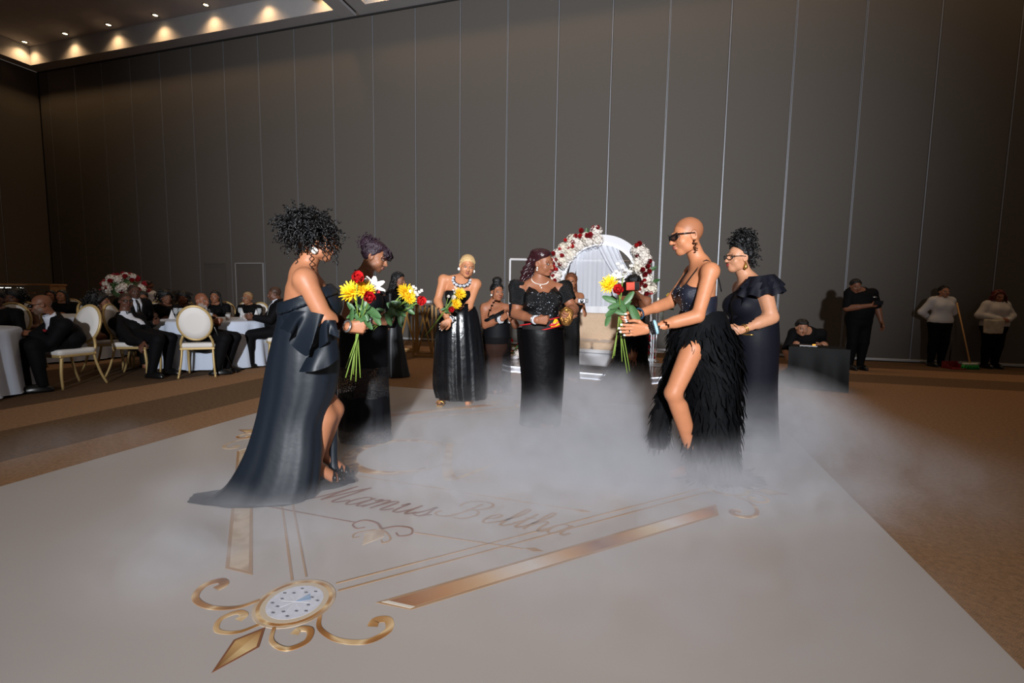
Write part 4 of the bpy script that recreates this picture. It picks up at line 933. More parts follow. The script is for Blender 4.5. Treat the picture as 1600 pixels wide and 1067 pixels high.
# ================================================================ 2 woman in the lace gown
def woman_lace():
    D = 3.86
    P = Person('woman in black halter lace gown looking down, plum-tinted pinned-up hair', 572, D, 1.64, 8, (140, 92, 66), 1.10, lips=(110, 58, 56),
        K=dict(head=(586, 402, .0), neckb=(567, 432, .0), chest=(570, 455, .0), pelvis=(566, 545, .0), shR=(553, 449, -.15), shL=(575, 447, .17), elR=(544, 492, -.16), wrR=(585, 501, -.20), elL=(590, 488, .20), wrL=(600, 497, -.02)),
        head=dict(yaw=2, pitch=22), bust=1.2, hands=dict(R=dict(f=(20, .05), p=(90, .1), c='grip'), L=dict(f=(-20, .0), p=(-90, 0), c='grip')))
    J = P.J
    sleeveless_gown(P, lambda p: p[:, 2]-(J['neckb'][2]-.005+.0*p[:, 0]), lambda p: (J['chest'][2]-.03)-p[:, 2], m_lacet, 'lace_yoke', .008, extra=None)
    sleeveless_gown(P, lambda p: p[:, 2]-(J['chest'][2]-.03), lambda p: (J['pelvis'][2]+.02)-p[:, 2], m_black, 'bodice', .012)
    mb = MB(); pts = ring_pts(J['neckb']+np.array([0, 0, .012]), nrm(J['head']-J['neckb']), .072, 26); beads(mb, pts, .005); mb.build('beaded_collar', m_sequin, P.root)
    G1 = [(505, 534, 606, .8), (540, 530, 606, .8), (572, 530, 606, .75)]
    P.loft('skirt', G1, m_black, D, 60, .02, 8, 1)
    P.loft('lace_tier', [(571, 530, 606, .75), (595, 529, 607, .75), (618, 529, 608, .75)], m_lace, D, 60, .02, 8, 1)
    P.loft('skirt_tier', [(616, 529, 608, .75), (645, 529, 609, .75), (668, 530, 610, .74)], m_black, D, 80, .05, 13, 1)
    P.loft('lace_hem', [(666, 530, 610, .74), (680, 530, 611, .72), (693, 535, 611, .70)], m_lace, D, 80, .05, 13, 1)
    rg = random.Random(8); st = []
    for i in range(46):
        x = rg.uniform(-.065, .065); y = rg.uniform(.02, .085); st.append(([(x*.8, y-.03, .118-abs(x)*.3), (x, y+.02, .10-abs(x)*.4), (x*1.15, y+.035+.01*rg.random(), .055), (x*1.2, y+.03, .02+rg.uniform(-.01, .03))], .0042))
    st += curls(40, (0, -.085, .085), (.065, .065, .055), .05, .008, 2, .004, 9, -.5, .8, .2)
    P.hair('hair', -.004, [((0, -.085, .075), (.072, .068, .060)), ((0, -.02, .09), (.072, .08, .045))], m_hairp, .013, .004, 130, strands=st, seed=2)
    mb = MB(); c = J['chest']+P.tf*.115*1.1+np.array([0, 0, .0])+P.lat*.07; [mb.ball(c+np.array([math.cos(a)*.016, math.sin(a)*.012, math.sin(a*2)*.012]), .009, 7, 5) for a in np.linspace(0, 6.28, 6)]; mb.build('corsage', mat('corsage_coral', (196, 52, 60), .6), P.root)
    bangle(P, 'R', m_silver, .010, .02); bangle(P, 'R', m_crystal, .006, .045)
    return P
P2 = woman_lace()
bouquet('leafy bouquet tipped sideways with yellow chrysanthemum and red rose held by the lace-gowned woman', (598, 500, -.15), 3.86,
    [('mum', 634, 459, -.20, .070), ('mum', 640, 467, -.25, .045), ('rose', 653, 473, -.28, .052), ('spray', 648, 458, -.2, .05), ('wrose', 625, 462, -.1, .028), ('mum', 628, 456, -.15, .05)],
    [(537, 543, -.05), (555, 527, -.1), (562, 538, -.1), (548, 536, -.05)],
    rand_leaves(random.Random(5), ((606, 489), (640, 474), 13), 26, -.2, .085)+[(626, 499, -.2, .13, -80), (607, 500, -.2, .12, -70), (640, 485, -.2, .10, -30)], seed=4)
# ================================================================ 3 woman in the metallic skirt
def woman_blond():
    D = 5.32
    P = Person('bowing woman with cropped blond hair, strapless top and glossy black skirt', 716, D, 1.64, 262, (178, 120, 86), 1.05, lips=(150, 84, 74), brows=(70, 48, 34), shaved=(220, 184, 134),
        K=dict(head=(730, 416, -.16), neckb=(722, 436, -.06), chest=(719, 452, -.02), pelvis=(718, 515, .04), shR=(693, 437, -.04), shL=(744, 444, -.04), elR=(684, 470, -.10), wrR=(691, 487, -.22), elL=(733, 478, -.14), wrL=(704, 499, -.26),
               anR=(691, 625, .03), anL=(735, 625, .03), knR=(697, 572, .0), knL=(735, 572, .0)), head=dict(yaw=283, pitch=14, roll=-8), bust=1.1,
        hands=dict(R=dict(f=(-60, -.6), p=(0, .0), c='grip'), L=dict(f=(200, -.75), p=(265, -.2), c='relax'), nails=(240, 232, 226)))
    J = P.J
    sleeveless_gown(P, lambda p: p[:, 2]-(J['chest'][2]-.015), lambda p: (J['waist'][2]-.08)-p[:, 2], m_black, grow=.010)
    P.loft('skirt', [(479, 692, 744, .72), (490, 687, 747, .75), (520, 682, 752, .75), (560, 680, 756, .7), (600, 679, 758, .65), (622, 684, 757, .62)], m_leather, D, 110, .075, 11, 3, 6)
    P.hair('hair', -.012, [], m_hairbl, .009, .002, 260, seed=1)
    # medallion collar
    cx = J['neckb']; F = np.stack([P.lat, P.tf, np.cross(P.lat, P.tf)], 1); col = empty('necklace', cx, parent=P.root)
    pts = []
    for a in np.linspace(-2.2, 2.2, 11):
        pts.append(F@np.array([math.sin(a)*.088, .055+.060*math.cos(a), -.055*math.cos(a)+.012])+np.array([0, 0, -.02]))
    MB().tube(smooth_path(pts, 4), .018, 6, flat=.5).build('collar_band', mat('gunmetal', (70, 72, 86), .35, .6), col)
    for p in pts[1:-1]:
        n = nrm(p-np.array([0, 0, .03])+P.tf*.05); mb = MB(); beads(mb, ring_pts(p+n*.010, n, .014, 9), .0058, 5).ball(p+n*.012, .010, 6, 5); mb.build('medallion', m_crystal, col)
    for x in (-1, 1): 
        e = P.hp((x*.084, -.005, -.045)); MB().ball(e, (.016, .016, .018), 9, 7).build('earring', m_pearl, P.root)
    bangle(P, 'L', m_crystal, .009, .004, bead=.009); bangle(P, 'L', m_silver, .008, .03)
    for q, (x, y) in (('R', (691, 633)), ('L', (735, 629))):
        c = atz(x, y)-P.base; c[2] = 0; sh = empty('sandal', c, parent=P.root); R = frame_y(cdir(265))
        MB().prism([tuple((R@np.array([u, v, 0]))[:2]) for u, v in ((-.03, -.02), (.03, -.02), (.042, .07), (.03, .13), (-.03, .13), (-.042, .07))], .013, .030).build('sole', m_gold, sh, smooth=False)
        mb = MB().tube([R@np.array([u, .09, .03+.035*math.sqrt(max(0, 1-(u/.045)**2))]) for u in np.linspace(-.044, .044, 7)], .009, 5); mb.build('strap', m_gold, sh); MB().tube([R@np.array([0, -.05, .013]), R@np.array([0, -.03, .09])], .008, 5).build('heel', m_gold, sh)
    return P
P3 = woman_blond()
bouquet('small bouquet with two yellow chrysanthemums held low by the bowing woman with cropped blond hair', (692, 490, -.28), 5.32,
    [('mum', 718, 460, -.36, .065), ('mum', 712, 475, -.40, .058), ('rose', 704, 484, -.44, .048), ('wrose', 707, 467, -.36, .045), ('wrose', 700, 465, -.33, .030), ('spray', 712, 455, -.3, .04)],
    [(664, 525, -.25), (668, 520, -.25), (672, 517, -.25)], rand_leaves(random.Random(6), ((694, 486), (704, 476), 7), 10, -.32, .08), seed=6)
# ================================================================ 4 woman in velvet with peaked sleeves
def woman_velvet():
    D = 4.43
    P = Person('woman in black velvet gown with sequined bodice, peaked sleeves and mahogany half-up hair', 845, D, 1.66, 298, (132, 84, 60), 1.22, lips=(150, 70, 66),
        K=dict(head=(849, 412, -.04), neckb=(842, 440, .0), chest=(844, 458, .0), pelvis=(845, 532, .0), shR=(812, 451, -.05), shL=(877, 452, .02), elR=(806, 490, -.04), wrR=(838, 500, -.28), elL=(896, 483, -.04), wrL=(889, 489, -.24)),
        head=dict(yaw=322, pitch=10, roll=4), bust=1.25, hands=dict(R=dict(f=(5, .03), p=(90, .0), c='grip'), L=dict(f=(262, -.35), p=(150, .5), c='hold')))
    J = P.J; F = np.stack([P.lat, P.tf, np.cross(P.lat, P.tf)], 1)
    def top(p):
        q = (p-J['chest'])@F; a = np.abs(q[:, 0]); return q[:, 2]-(-.005+np.clip((a-.05)*.9, 0, .08)+.03*np.abs(np.mod(a*14, 1)-.5)*sst(q[:, 1], .0, .04)+(.06*(1-sst(q[:, 1], -.06, .03))))
    sleeveless_gown(P, top, lambda p: (J['pelvis'][2]+.03)-p[:, 2], m_sequin, grow=.012)
    # jagged collar points
    mb = MB()
    for a in (-.105, -.075, -.048, .048, .075, .105):
        b = J['chest']+F@np.array([a, .105-abs(a)*.35, -.01]); t = J['chest']+F@np.array([a*1.02, .098-abs(a)*.45, .055+abs(a)*.35]); sd = F[:, 0]*.014
        mb.add([b-sd, b+sd, t, b-sd-F[:, 1]*.006, b+sd-F[:, 1]*.006, t-F[:, 1]*.006], [(0, 1, 2), (5, 4, 3), (0, 2, 5, 3), (1, 4, 5, 2)])
    mb.build('collar_points', m_sequin, P.root)
    # peaked cap sleeves
    for q, s_ in (('R', 1), ('L', -1)):
        sh = J['sh'+q]; el = J['el'+q]; ax = nrm(el-sh); out = nrm(P.lat*s_+np.array([0, 0, .55])); G = []
        for t, r, lift in ((-.24, .034, .03), (-.15, .050, .055), (.03, .066, .045), (.22, .074, .012), (.42, .074, .0), (.50, .070, .0)):
            ring = ring_pts(sh+ax*.28*t, ax, r*P.fat*.9, 28); ring = [p+out*lift*max(0, nrm(p-(sh+ax*.28*t))@out)**2 for p in ring]; G.append(ring)
        MB().grid(np.array(G), True).build('sleeve', m_sequin, P.root)
        tip = sh+out*.155-ax*.02
        mb = MB(); w = np.cross(ax, out)*.05
        for k in range(2):
            o = (k-.5)*.012*P.tf; mb.add([sh+out*.05+w+o, sh+out*.05-w+o, tip+o], [(0, 1, 2)])
        mb.build('sleeve_peak', m_sequin, P.root)
    rows = [(513, 807, 881, .86), (525, 808, 882, .86), (555, 811, 883, .82), (600, 815, 881, .78), (645, 813, 878, .75), (668, 812, 876, .75)]
    P.loft('skirt', rows, m_velvet, D, 70, .025, 5, 8)
    mb = MB()
    rg = random.Random(3)
    for k in range(70):
        v = J['chest']+F@np.array([rg.uniform(-.15, .15), .14, rg.uniform(-.22, .0)]); d = P.f_torso(np.array([v]))[0]; v = v-P.tf*(d-.016)*1.0; mb.ball(v, .0035, 5, 4)
    mb.build('rhinestones', m_dot, P.root); tag(P.root.children[-1], kind='stuff')
    # cloth belt with red cord
    def belt(p):
        q = (p-J['waist'])@F; zc = -.015-.22*q[:, 0]; return np.maximum(np.abs(P.f_torso(p, .024))-.008, np.abs(q[:, 2]-zc)-.042)
    P.cloth('sash', lambda p: np.maximum(belt(p), -((p-J['waist'])@F)[:, 1]), mat('sash_black', (24, 18, 18), .7), .011)
    for dz, nm in ((.04, 0), (-.04, 1)):
        pts = []
        for a in np.linspace(-1.45, 1.45, 26):
            x = math.sin(a)*.17*P.fat; v = J['waist']+F@np.array([x, .35, -.015-.22*x+dz]); 
            for _ in range(6): v = v-P.tf*(P.f_torso(np.array([v]))[0]-.036)
            pts.append(v)
        MB().tube(pts, .006, 6).build('sash_cord', mat('cord_red', (190, 28, 36), .6), P.root)
    def patch(name, m, poly, off):
        V = []
        for (x, z) in poly:
            v = J['waist']+F@np.array([-x, .35, z-.015+.22*x*1.0])
            for _ in range(6): v = v-P.tf*(P.f_torso(np.array([v]))[0]-off)
            V.append(v)
        n = len(V); V2 = [v-P.tf*.004 for v in V]; MB().add(V+V2, [tuple(range(n)), tuple(range(2*n-1, n-1, -1))]+[(i, (i+1) % n, n+(i+1) % n, n+i) for i in range(n)]).build(name, m, P.root, smooth=False)
    patch('sash_emblem', mat('emblem_yellow', (236, 190, 30), .6), [(.05, -.03), (.09, .035), (.115, .03), (.15, -.03), (.11, -.035)], .040)
    patch('sash_emblem', mat('emblem_red', (196, 34, 30), .6), [(.03, -.012), (.06, .006), (.09, -.008), (.135, .012), (.14, -.006), (.09, -.028), (.05, -.022)], .045)
    for x_ in (.055, .075, .095, .115): patch('sash_bead', m_wht, [(x_, -.010), (x_+.008, -.006), (x_+.004, .002)], .049)
    # hair: side part, swept back, long waves behind
    rg = random.Random(4); st = []
    for i in range(60):
        x = rg.uniform(-.075, .085); p0 = (x*.8, -.06, .05); pts = [p0]; ph = rg.uniform(0, 6.28)
        for k in range(1, 11): t = k/10; pts.append((x*(.9+.5*t)+.028*math.sin(ph+t*11), -.10-.06*t+.026*math.cos(ph+t*11), .05-.27*t*rg.uniform(.85, 1.1)))
        st.append((pts, .0105))
    for i in range(8):
        x = -.07; pts = [(x*.9, .03, .06)]; ph = rg.uniform(0, 6.28)
        for k in range(1, 9): t = k/8; pts.append((x*1.25+.012*math.sin(ph+t*9), .02+.012*math.cos(ph+t*9), .06-.28*t))
        st.append((pts, .007))
    P.hair('hair', -.018, [((.02, -.035, .085), (.082, .095, .052)), ((.01, -.10, .02), (.075, .05, .08))], m_hairm, .016, .003, 60, strands=st, seed=6)
    mb = MB(); c = J['neckb']; pts = [c+F@np.array([math.sin(a)*.078, .045+.055*math.cos(a), -.045*math.cos(a)+.012]) for a in np.linspace(-2.0, 2.0, 25)]; beads(mb, pts, .0052); k = pts[12]
    beads(mb, [k+np.array([0, 0, -.012])+P.lat*.01, k+np.array([0, 0, -.03]), k+np.array([0, 0, -.048])+P.lat*.01, k+np.array([0, 0, -.048])-P.lat*.01], .0075); mb.build('pearl_necklace', m_pearl, P.root)
    for x in (-1, 1):
        mb = MB(); beads(mb, [P.hp((x*.082, -.005, -.038)), P.hp((x*.083, -.004, -.058))], .009); mb.build('earring', m_pearl, P.root)
    bangle(P, 'R', m_crystal, .010, .012); bangle(P, 'R', m_silver, .007, .035)
    return P
P4 = woman_velvet()
bag = empty('clutch_bag', atD(885, 494, 4.12), label='crumpled gold foil clutch in the velvet-gowned woman\'s hand', cat='bag')
_v, _q = snet(lambda p: ell(p, (0, 0, 0), (.058, .05, .085))+.008*vnoise(p, 90, 1), (-.09, -.09, -.12), (.09, .09, .12), .009)
link('bag_body', qmesh('bag_body', _v, _q, mat('gold_foil', (196, 140, 76), .25, .8, noise=.4, nscale=60, bump=.8, bscale=70)), bag)
MB().tube([(-.04, -.045, .05), (0, -.055, .058), (.04, -.045, .05)], .005, 6).build('bag_clasp', m_gold, bag)
# ================================================================ 5 shaven-headed woman in feathered gown
def woman_bald():
    D = 3.14
    P = Person('shaven-headed woman in black cat-eye glasses and feathered black gown with thigh slit', 1085, D, 1.72, 188, (172, 112, 78), .93, lips=(132, 74, 64), shaved=(150, 96, 66), brows=(70, 44, 32),
        K=dict(head=(1073, 369, .0), neckb=(1096, 414, .0), chest=(1091, 446, .0), pelvis=(1100, 540, .0), shL=(1110, 424, -.17), shR=(1082, 426, .17), elL=(1090, 494, -.22), wrL=(1013, 514, -.16), elR=(1046, 473, .16), wrR=(996, 491, .0),
               knL=(1052, 614, -.10), anL=(1086, 722, .02), hipL=(1082, 545, -.10), knR=(1105, 630, .10), anR=(1110, 735, .12)), head=dict(yaw=186, pitch=12), bust=1.05,
        hands=dict(L=dict(f=(186, -.05), p=(100, .25), c='flat', t=.5), R=dict(f=(190, -.02), p=(240, -.3), c='hold'), nails=(240, 236, 232)))
    J = P.J; F = np.stack([P.lat, P.tf, np.cross(P.lat, P.tf)], 1)
    def top(p):
        q = (p-J['chest'])@F; a = np.abs(q[:, 0]); fr = sst(q[:, 1], -.03, .05); return q[:, 2]-((.020-.45*np.abs(a-.075))*fr+(-.075)*(1-fr))
    sleeveless_gown(P, top, lambda p: (J['waist'][2]-.06)-p[:, 2], mat('bodice_sparkle', (22, 26, 42), .5, noise=.5, nscale=200, bump=.3, bscale=200), grow=.011)
    mb = MB(); rg = random.Random(2)
    for k in range(60):
        v = J['chest']+F@np.array([rg.uniform(-.12, .14), .2, rg.uniform(-.16, .0)])
        for _ in range(5): v = v-P.tf*(P.f_torso(np.array([v]))[0]-.013)
        mb.ball(v, .0022, 5, 4)
    mb.build('bodice_sparkles', m_dot, P.root); tag(P.root.children[-1], kind='stuff')
    for s_ in (-1, 1):
        a = J['chest']+F@np.array([s_*.075, .115, .0]); b = J['shR' if s_ > 0 else 'shL']*.55+J['neckb']*.45+np.array([0, 0, .052]); c = J['chest']+F@np.array([s_*.06, -.125, -.05])
        MB().tube(smooth_path([a, (a+b)/2+P.tf*.012, b, (b+c)/2-P.tf*.02, c], 5), .004, 5).build('strap', m_black, P.root)
    rows = [(486, 1064, 1131, .85), (505, 1056, 1138, .85), (530, 1050, 1146, .8), (556, 1060, 1152, .75), (600, 1072, 1155, .7), (650, 1073, 1154, .68), (700, 1074, 1151, .66), (748, 1080, 1158, .66), (764, 1078, 1166, .66)]
    P.loft('skirt', rows, m_tulle, D, 60, .05, 9, 2); G = loft_rows(rows, D, P.base, 60, .05, 9, 2, 5)
    strips('skirt_feathers', G, m_tulle, P.root, 1900, .10, .012, 3, rng=(.12, .98))
    rl = [(530, 1046, 1082, .8, .16), (570, 1040, 1068, .8, .16), (620, 1029, 1052, .8, .16), (665, 1021, 1045, .8, .16), (700, 1017, 1040, .8, .16)]
    P.loft('skirt_panel', rl, m_tulle, D, 30, .06, 5, 2); G2 = loft_rows(rl, D, P.base, 30, .06, 5, 2, 5)
    strips('panel_feathers', G2, m_tulle, P.root, 420, .09, .011, 5, rng=(.0, .98))
    MB().grid(np.array([[atD(x+dx, y, D+.05+d)-P.base for dx, d in ((-9, .02), (-3, -.03), (4, .02), (10, -.02))] for x, y in ((1030, 640), (1026, 660), (1020, 680), (1024, 700))])).build('tulle_veil', m_sheer, P.root)
    # cat-eye glasses
    gl = empty('glasses', P.hp((0, .095, .006)), parent=P.root); mb = MB(); g0 = P.hp((0, .095, .006))
    for s_ in (-1, 1):
        ring = [P.hp((s_*(.033+.026*math.cos(a)+(.012 if math.sin(a) > 0 and math.cos(a) > 0 else 0)), .100-.012*math.cos(a), .006+.017*math.sin(a)+(.012*max(0, math.cos(a)) if math.sin(a) > -.1 else 0)))-g0 for a in np.linspace(0, 2*PI, 20, endpoint=False)]
        mb.tube(ring+ring[:2], .0042, 5, False); mb.tube([P.hp((s_*.066, .088, .024))-g0, P.hp((s_*.078, .03, .016))-g0, P.hp((s_*.080, -.02, .008))-g0], .0036, 5)
        c = np.mean(ring, 0); n = len(ring); MB().add([c]+ring, [(0, i+1, (i+1) % n+1) for i in range(n)]).build('lens', mat('lens_dark', (20, 22, 26), .1, alpha=.75), gl, smooth=False)
    mb.build('frame', mat('glasses_black', (10, 10, 12), .25), gl)
    mb = MB()
    for k, (dx, dz) in enumerate(((0, 0), (.007, -.016), (-.007, -.024), (.005, -.04), (-.004, -.052), (0, -.066))): mb.box(P.hp((-.086, -.004+dx, -.035+dz)), (.012, .014, .008), R=rotz(k)@rotx(k*.7))
    mb.build('earring', mat('earring_bronze', (92, 58, 38), .35, .6), P.root)
    for o_, m_, b_ in ((.018, mat('beads_black', (18, 16, 18), .2), .008), (.030, mat('beads_black', (18, 16, 18), .2), .008), (.046, mat('beads_aqua', (160, 200, 214), .3), .011)): bangle(P, 'L', m_, bead=b_, off=o_, w=.036)
    bangle(P, 'R', mat('beads_teal', (22, 60, 84), .3), bead=.007, off=.02, w=.034)
    pr, _, tips, prim = P.hand['L']; MB().tube([*ring_pts(prim[10][0]*.4+prim[10][1]*.6, prim[10][1]-prim[10][0], .0115, 12)], .004, 5, False).build('ring', m_shoe, P.root)
    return P
P5 = woman_bald()
bouquet('tall bouquet with yellow chrysanthemum and red rose held out by the shaven-headed woman', (968, 497, -.04), 3.14,
    [('mum', 953, 446, -.10, .060), ('rose', 967, 456, -.18, .048), ('lily', 963, 436, .02, .045), ('spray', 974, 425, .03, .06), ('spray', 969, 442, .05, .03)],
    [(957, 560, -.06), (972, 565, -.02), (984, 580, .02), (980, 583, .0), (960, 556, -.03)],
    [(953, 468, -.1, .11, 160), (960, 478, -.12, .10, 200), (955, 487, -.1, .11, 215), (972, 478, -.12, .12, -60), (950, 500, -.08, .10, -100), (982, 466, -.05, .12, 50), (978, 474, -.02, .11, 40), (992, 492, -.12, .15, -70), (988, 485, -.1, .12, -50), (961, 470, -.02, .10, 120), (968, 488, -.1, .09, -20)], seed=8)
# ================================================================ 6 woman in the ruffled navy-black gown
def woman_ruffle():
    D = 3.78
    P = Person('woman in glasses with high hair bun and black one-shoulder ruffled gown', 1182, D, 1.60, 186, (176, 124, 94), 1.25, lips=(140, 50, 50), brows=(60, 44, 38),
        K=dict(head=(1153, 403, .0), neckb=(1170, 438, .0), chest=(1172, 462, .0), pelvis=(1180, 552, .0), shL=(1193, 450, -.18), shR=(1158, 450, .17), elL=(1206, 496, -.20), wrL=(1160, 515, -.22), elR=(1150, 500, .2), wrR=(1140, 515, .05)),
        head=dict(yaw=192, pitch=2), bust=1.2, hands=dict(L=dict(f=(170, -.15), p=(90, 0), c='hold'), R=dict(c='relax')))
    J = P.J; F = np.stack([P.lat, P.tf, np.cross(P.lat, P.tf)], 1)
    def top(p):
        q = (p-J['chest'])@F; return q[:, 2]-(.055-.35*(q[:, 0]))
    sleeveless_gown(P, top, lambda p: (J['pelvis'][2]+.04)-p[:, 2], m_blackb, grow=.012)
    P.loft('skirt', [(500, 1146, 1213, .95), (530, 1143, 1214, .98), (560, 1147, 1213, .98), (600, 1150, 1212, .9), (650, 1151, 1213, .85), (700, 1150, 1216, .8)], m_blackb, D, 60, .02, 7, 3)
    # two tiers of ruffle falling over the near shoulder
    for tier, (zt, zb, r0, r1) in enumerate(((.03, -.06, .06, .100), (-.02, -.115, .085, .110))):
        G = []
        for t in np.linspace(0, 1, 9):
            row = []
            for a in np.linspace(-2.35, 1.75, 46):
                ca = np.array([math.cos(a), math.sin(a)]); r = r0+(r1-r0)*t+.012*t*math.sin(a*9+tier); c = J['shL']*.82+J['neckb']*.18
                p = c-P.lat*(r*1.15*ca[0])*1.0+P.tf*(r*1.55*-ca[1]*-1)+np.array([0, 0, .055+zt+(zb-zt)*t+.012*t*math.sin(a*9+1)]); row.append(p)
            G.append(row)
        MB().grid(np.array(G)).build('ruffle', m_blackb, P.root)
    # diagonal front ruffle
    a, b = J['shL']+P.tf*.10, J['waist']+P.lat*.10+P.tf*.16
    G = []
    for t in np.linspace(0, 1, 7): G.append([a+(b-a)*u+P.tf*(.03+.02*math.sin(u*16)*t)+np.array([0, 0, .03-.10*t]) - P.lat*.02*t for u in np.linspace(0, .8, 24)])
    MB().grid(np.array(G)).build('ruffle', m_blackb, P.root)
    pts = []
    for u in np.linspace(.05, .5, 10):
        v = J['waist']+F@np.array([-.18+.36*u, .4, .0+.02*u])
        for _ in range(6): v = v-P.tf*(P.f_torso(np.array([v]))[0]-.022)
        pts.append(v)
    MB().tube(pts, .005, 5).build('belt_trim', m_gold, P.root)
    P.hair('hair', -.020, [((0, -.045, .145), (.078, .074, .066)), ((0, -.075, .03), (.07, .055, .08)), ((0, -.05, .09), (.06, .06, .05))], m_hairb, .012, .006, 120, strands=curls(130, (0, -.045, .148), (.078, .074, .066), .05, .008, 2, .0045, 3, -.6, 1, .1)+curls(50, (0, -.06, .04), (.085, .085, .08), .06, .007, 2.5, .004, 4, -.9, -.2, .5), seed=5)
    gl = empty('glasses', P.hp((0, .1, .006)), parent=P.root); g0 = P.hp((0, .1, .006)); mb = MB()
    for s_ in (-1, 1):
        ring = [P.hp((s_*(.033+.024*math.cos(a)), .100-.012*math.cos(a), .004+.018*math.sin(a)))-g0 for a in np.linspace(0, 2*PI, 18, endpoint=False)]; mb.tube(ring+ring[:2], .003, 5, False)
        mb.tube([P.hp((s_*.058, .09, .012))-g0, P.hp((s_*.078, .02, .012))-g0, P.hp((s_*.079, -.02, .006))-g0], .0025, 5)
    mb.build('frame', m_shoe, gl)
    e = P.hp((-.086, -.008, -.07)); MB().lathe([(.001, .032), (.006, .02), (.016, -.006), (.014, -.02), (.002, -.028)], 10, e).tube([P.hp((-.082, -.008, -.03)), e+np.array([0, 0, .03])], .003, 5).build('earring', m_gold, P.root)
    bangle(P, 'L', m_gold, .004, .012); bangle(P, 'L', m_gold, .004, .026)
    return P
P6 = woman_ruffle()
# ---------------------------------------------------------------- bridal stage
m_acr = mat('mirror_acrylic', (150, 124, 108), .12, .55); m_white = mat('white_lacquer', (232, 232, 236), .4); m_led = mat('led_strip', (230, 240, 255), .5, emit=(225, 236, 255), estr=2.6)
m_cream = mat('cream_velvet', (206, 178, 150), .8, noise=.06, nscale=30, sheen=.2); m_linen = mat('white_cloth', (226, 226, 230), .8, bump=.1, bscale=25)
m_tullew = mat('tulle_white', (236, 238, 246), .8, alpha=.62); m_glass = mat('clear_acrylic', (235, 240, 245), .05, alpha=.22, spec=.9)
poly = [(-2.65, 7.80), (-2.22, 7.30), (-.05, 6.93), (.42, 7.34), (.62, 8.6), (-2.45, 9.1)]
st = empty('stage_platform', (-1.0, 7.9, 0), label='low mirrored stage platform edged with white light strips', cat='platform')
def rel(P, c): return [(x-c[0], y-c[1]) for x, y in P]
MB().prism(rel(poly, (-1.0, 7.9)), 0.02, 0.085).build('platform_body', m_white, st, smooth=False)
MB().prism(rel(poly, (-1.0, 7.9)), 0.085, 0.097).build('platform_top', m_acr, st, smooth=False)
for i in range(4):
    a, b = np.array(poly[i]), np.array(poly[i+1]); d = nrm(b-a); n = np.array([d[1], -d[0]]); n = n if n@((a+b)/2-np.array([-1, 8.0])) > 0 else -n
    for z in (.012, .092):
        c = (a+b)/2+n*.006; o = MB().box((0, 0, 0), (np.linalg.norm(b-a), .012, .012)).build('light_strip', m_led, st, (c[0]+1.0, c[1]-7.9, z), smooth=False); o.rotation_euler.z = math.atan2(d[1], d[0])
SZ = .097
# love seat
so = empty('love_seat', (-.86, 7.80, SZ), math.radians(-10), label='cream love seat with white base on the mirrored stage', cat='sofa')
def cushion(name, c, d, m, parent, e=.05):
    c = np.array(c); h = np.array(d)/2
    def fn(p):
        q = np.abs(p-c)-(h-e); return np.sqrt((np.maximum(q, 0)**2).sum(1))+np.minimum(q.max(1), 0)-e
    V, Q = snet(fn, c-h-.03, c+h+.03, .03); return link(name, qmesh(name, V, Q, m), parent)
cushion('seat_base', (0, 0, .15), (1.30, .66, .20), m_white, so, .03); cushion('seat_base_band', (0, -.01, .285), (1.34, .68, .06), m_linen, so, .025)
cushion('seat_cushion', (-.32, -.02, .37), (.63, .62, .13), m_cream, so); cushion('seat_cushion', (.32, -.02, .37), (.63, .62, .13), m_cream, so)
cushion('backrest', (0, .28, .58), (1.30, .14, .58), m_cream, so, .06)
for x in (-.68, .68): cushion('armrest', (x, 0, .38), (.13, .66, .36), m_cream, so)
for x in (-.55, .55):
    for y in (-.25, .25): MB().lathe([(.02, 0), (.028, .06)], 10, (x, y, 0)).build('leg', m_gold, so)
# moon-gate ring
RC = atD(938, 441, 8.35); ro, ri = 72/FPX*8.35, 58/FPX*8.35
ar = empty('ring_arch', (RC[0], RC[1], SZ), math.radians(-8), label='white ring-shaped arch with lit inner rim behind the love seat', cat='arch')
zc = RC[2]-SZ
n = 72; V = []
for r, y in ((ri, -.06), (ro, -.06), (ro, .06), (ri, .06)): V += [(r*math.cos(2*PI*k/n), y, zc+r*math.sin(2*PI*k/n)) for k in range(n)]
MB().add(V, [(i*n+k, i*n+(k+1) % n, ((i+1) % 4)*n+(k+1) % n, ((i+1) % 4)*n+k) for i in range(4) for k in range(n)]).build('ring', m_white, ar, smooth=False)
MB().tube([((ri-.006)*math.cos(a), -.062, zc+(ri-.006)*math.sin(a)) for a in np.linspace(.25, PI-.25, 40)], .010, 6).build('rim_light', m_led, ar)
MB().box((0, 0, .02), (.7, .34, .04), ch=.01).build('stand_base', m_white, ar, smooth=False); MB().box((0, 0, (zc-ro)/2+.03), (.5, .08, zc-ro+.06), ch=.01).build('stand_post', m_white, ar, smooth=False)
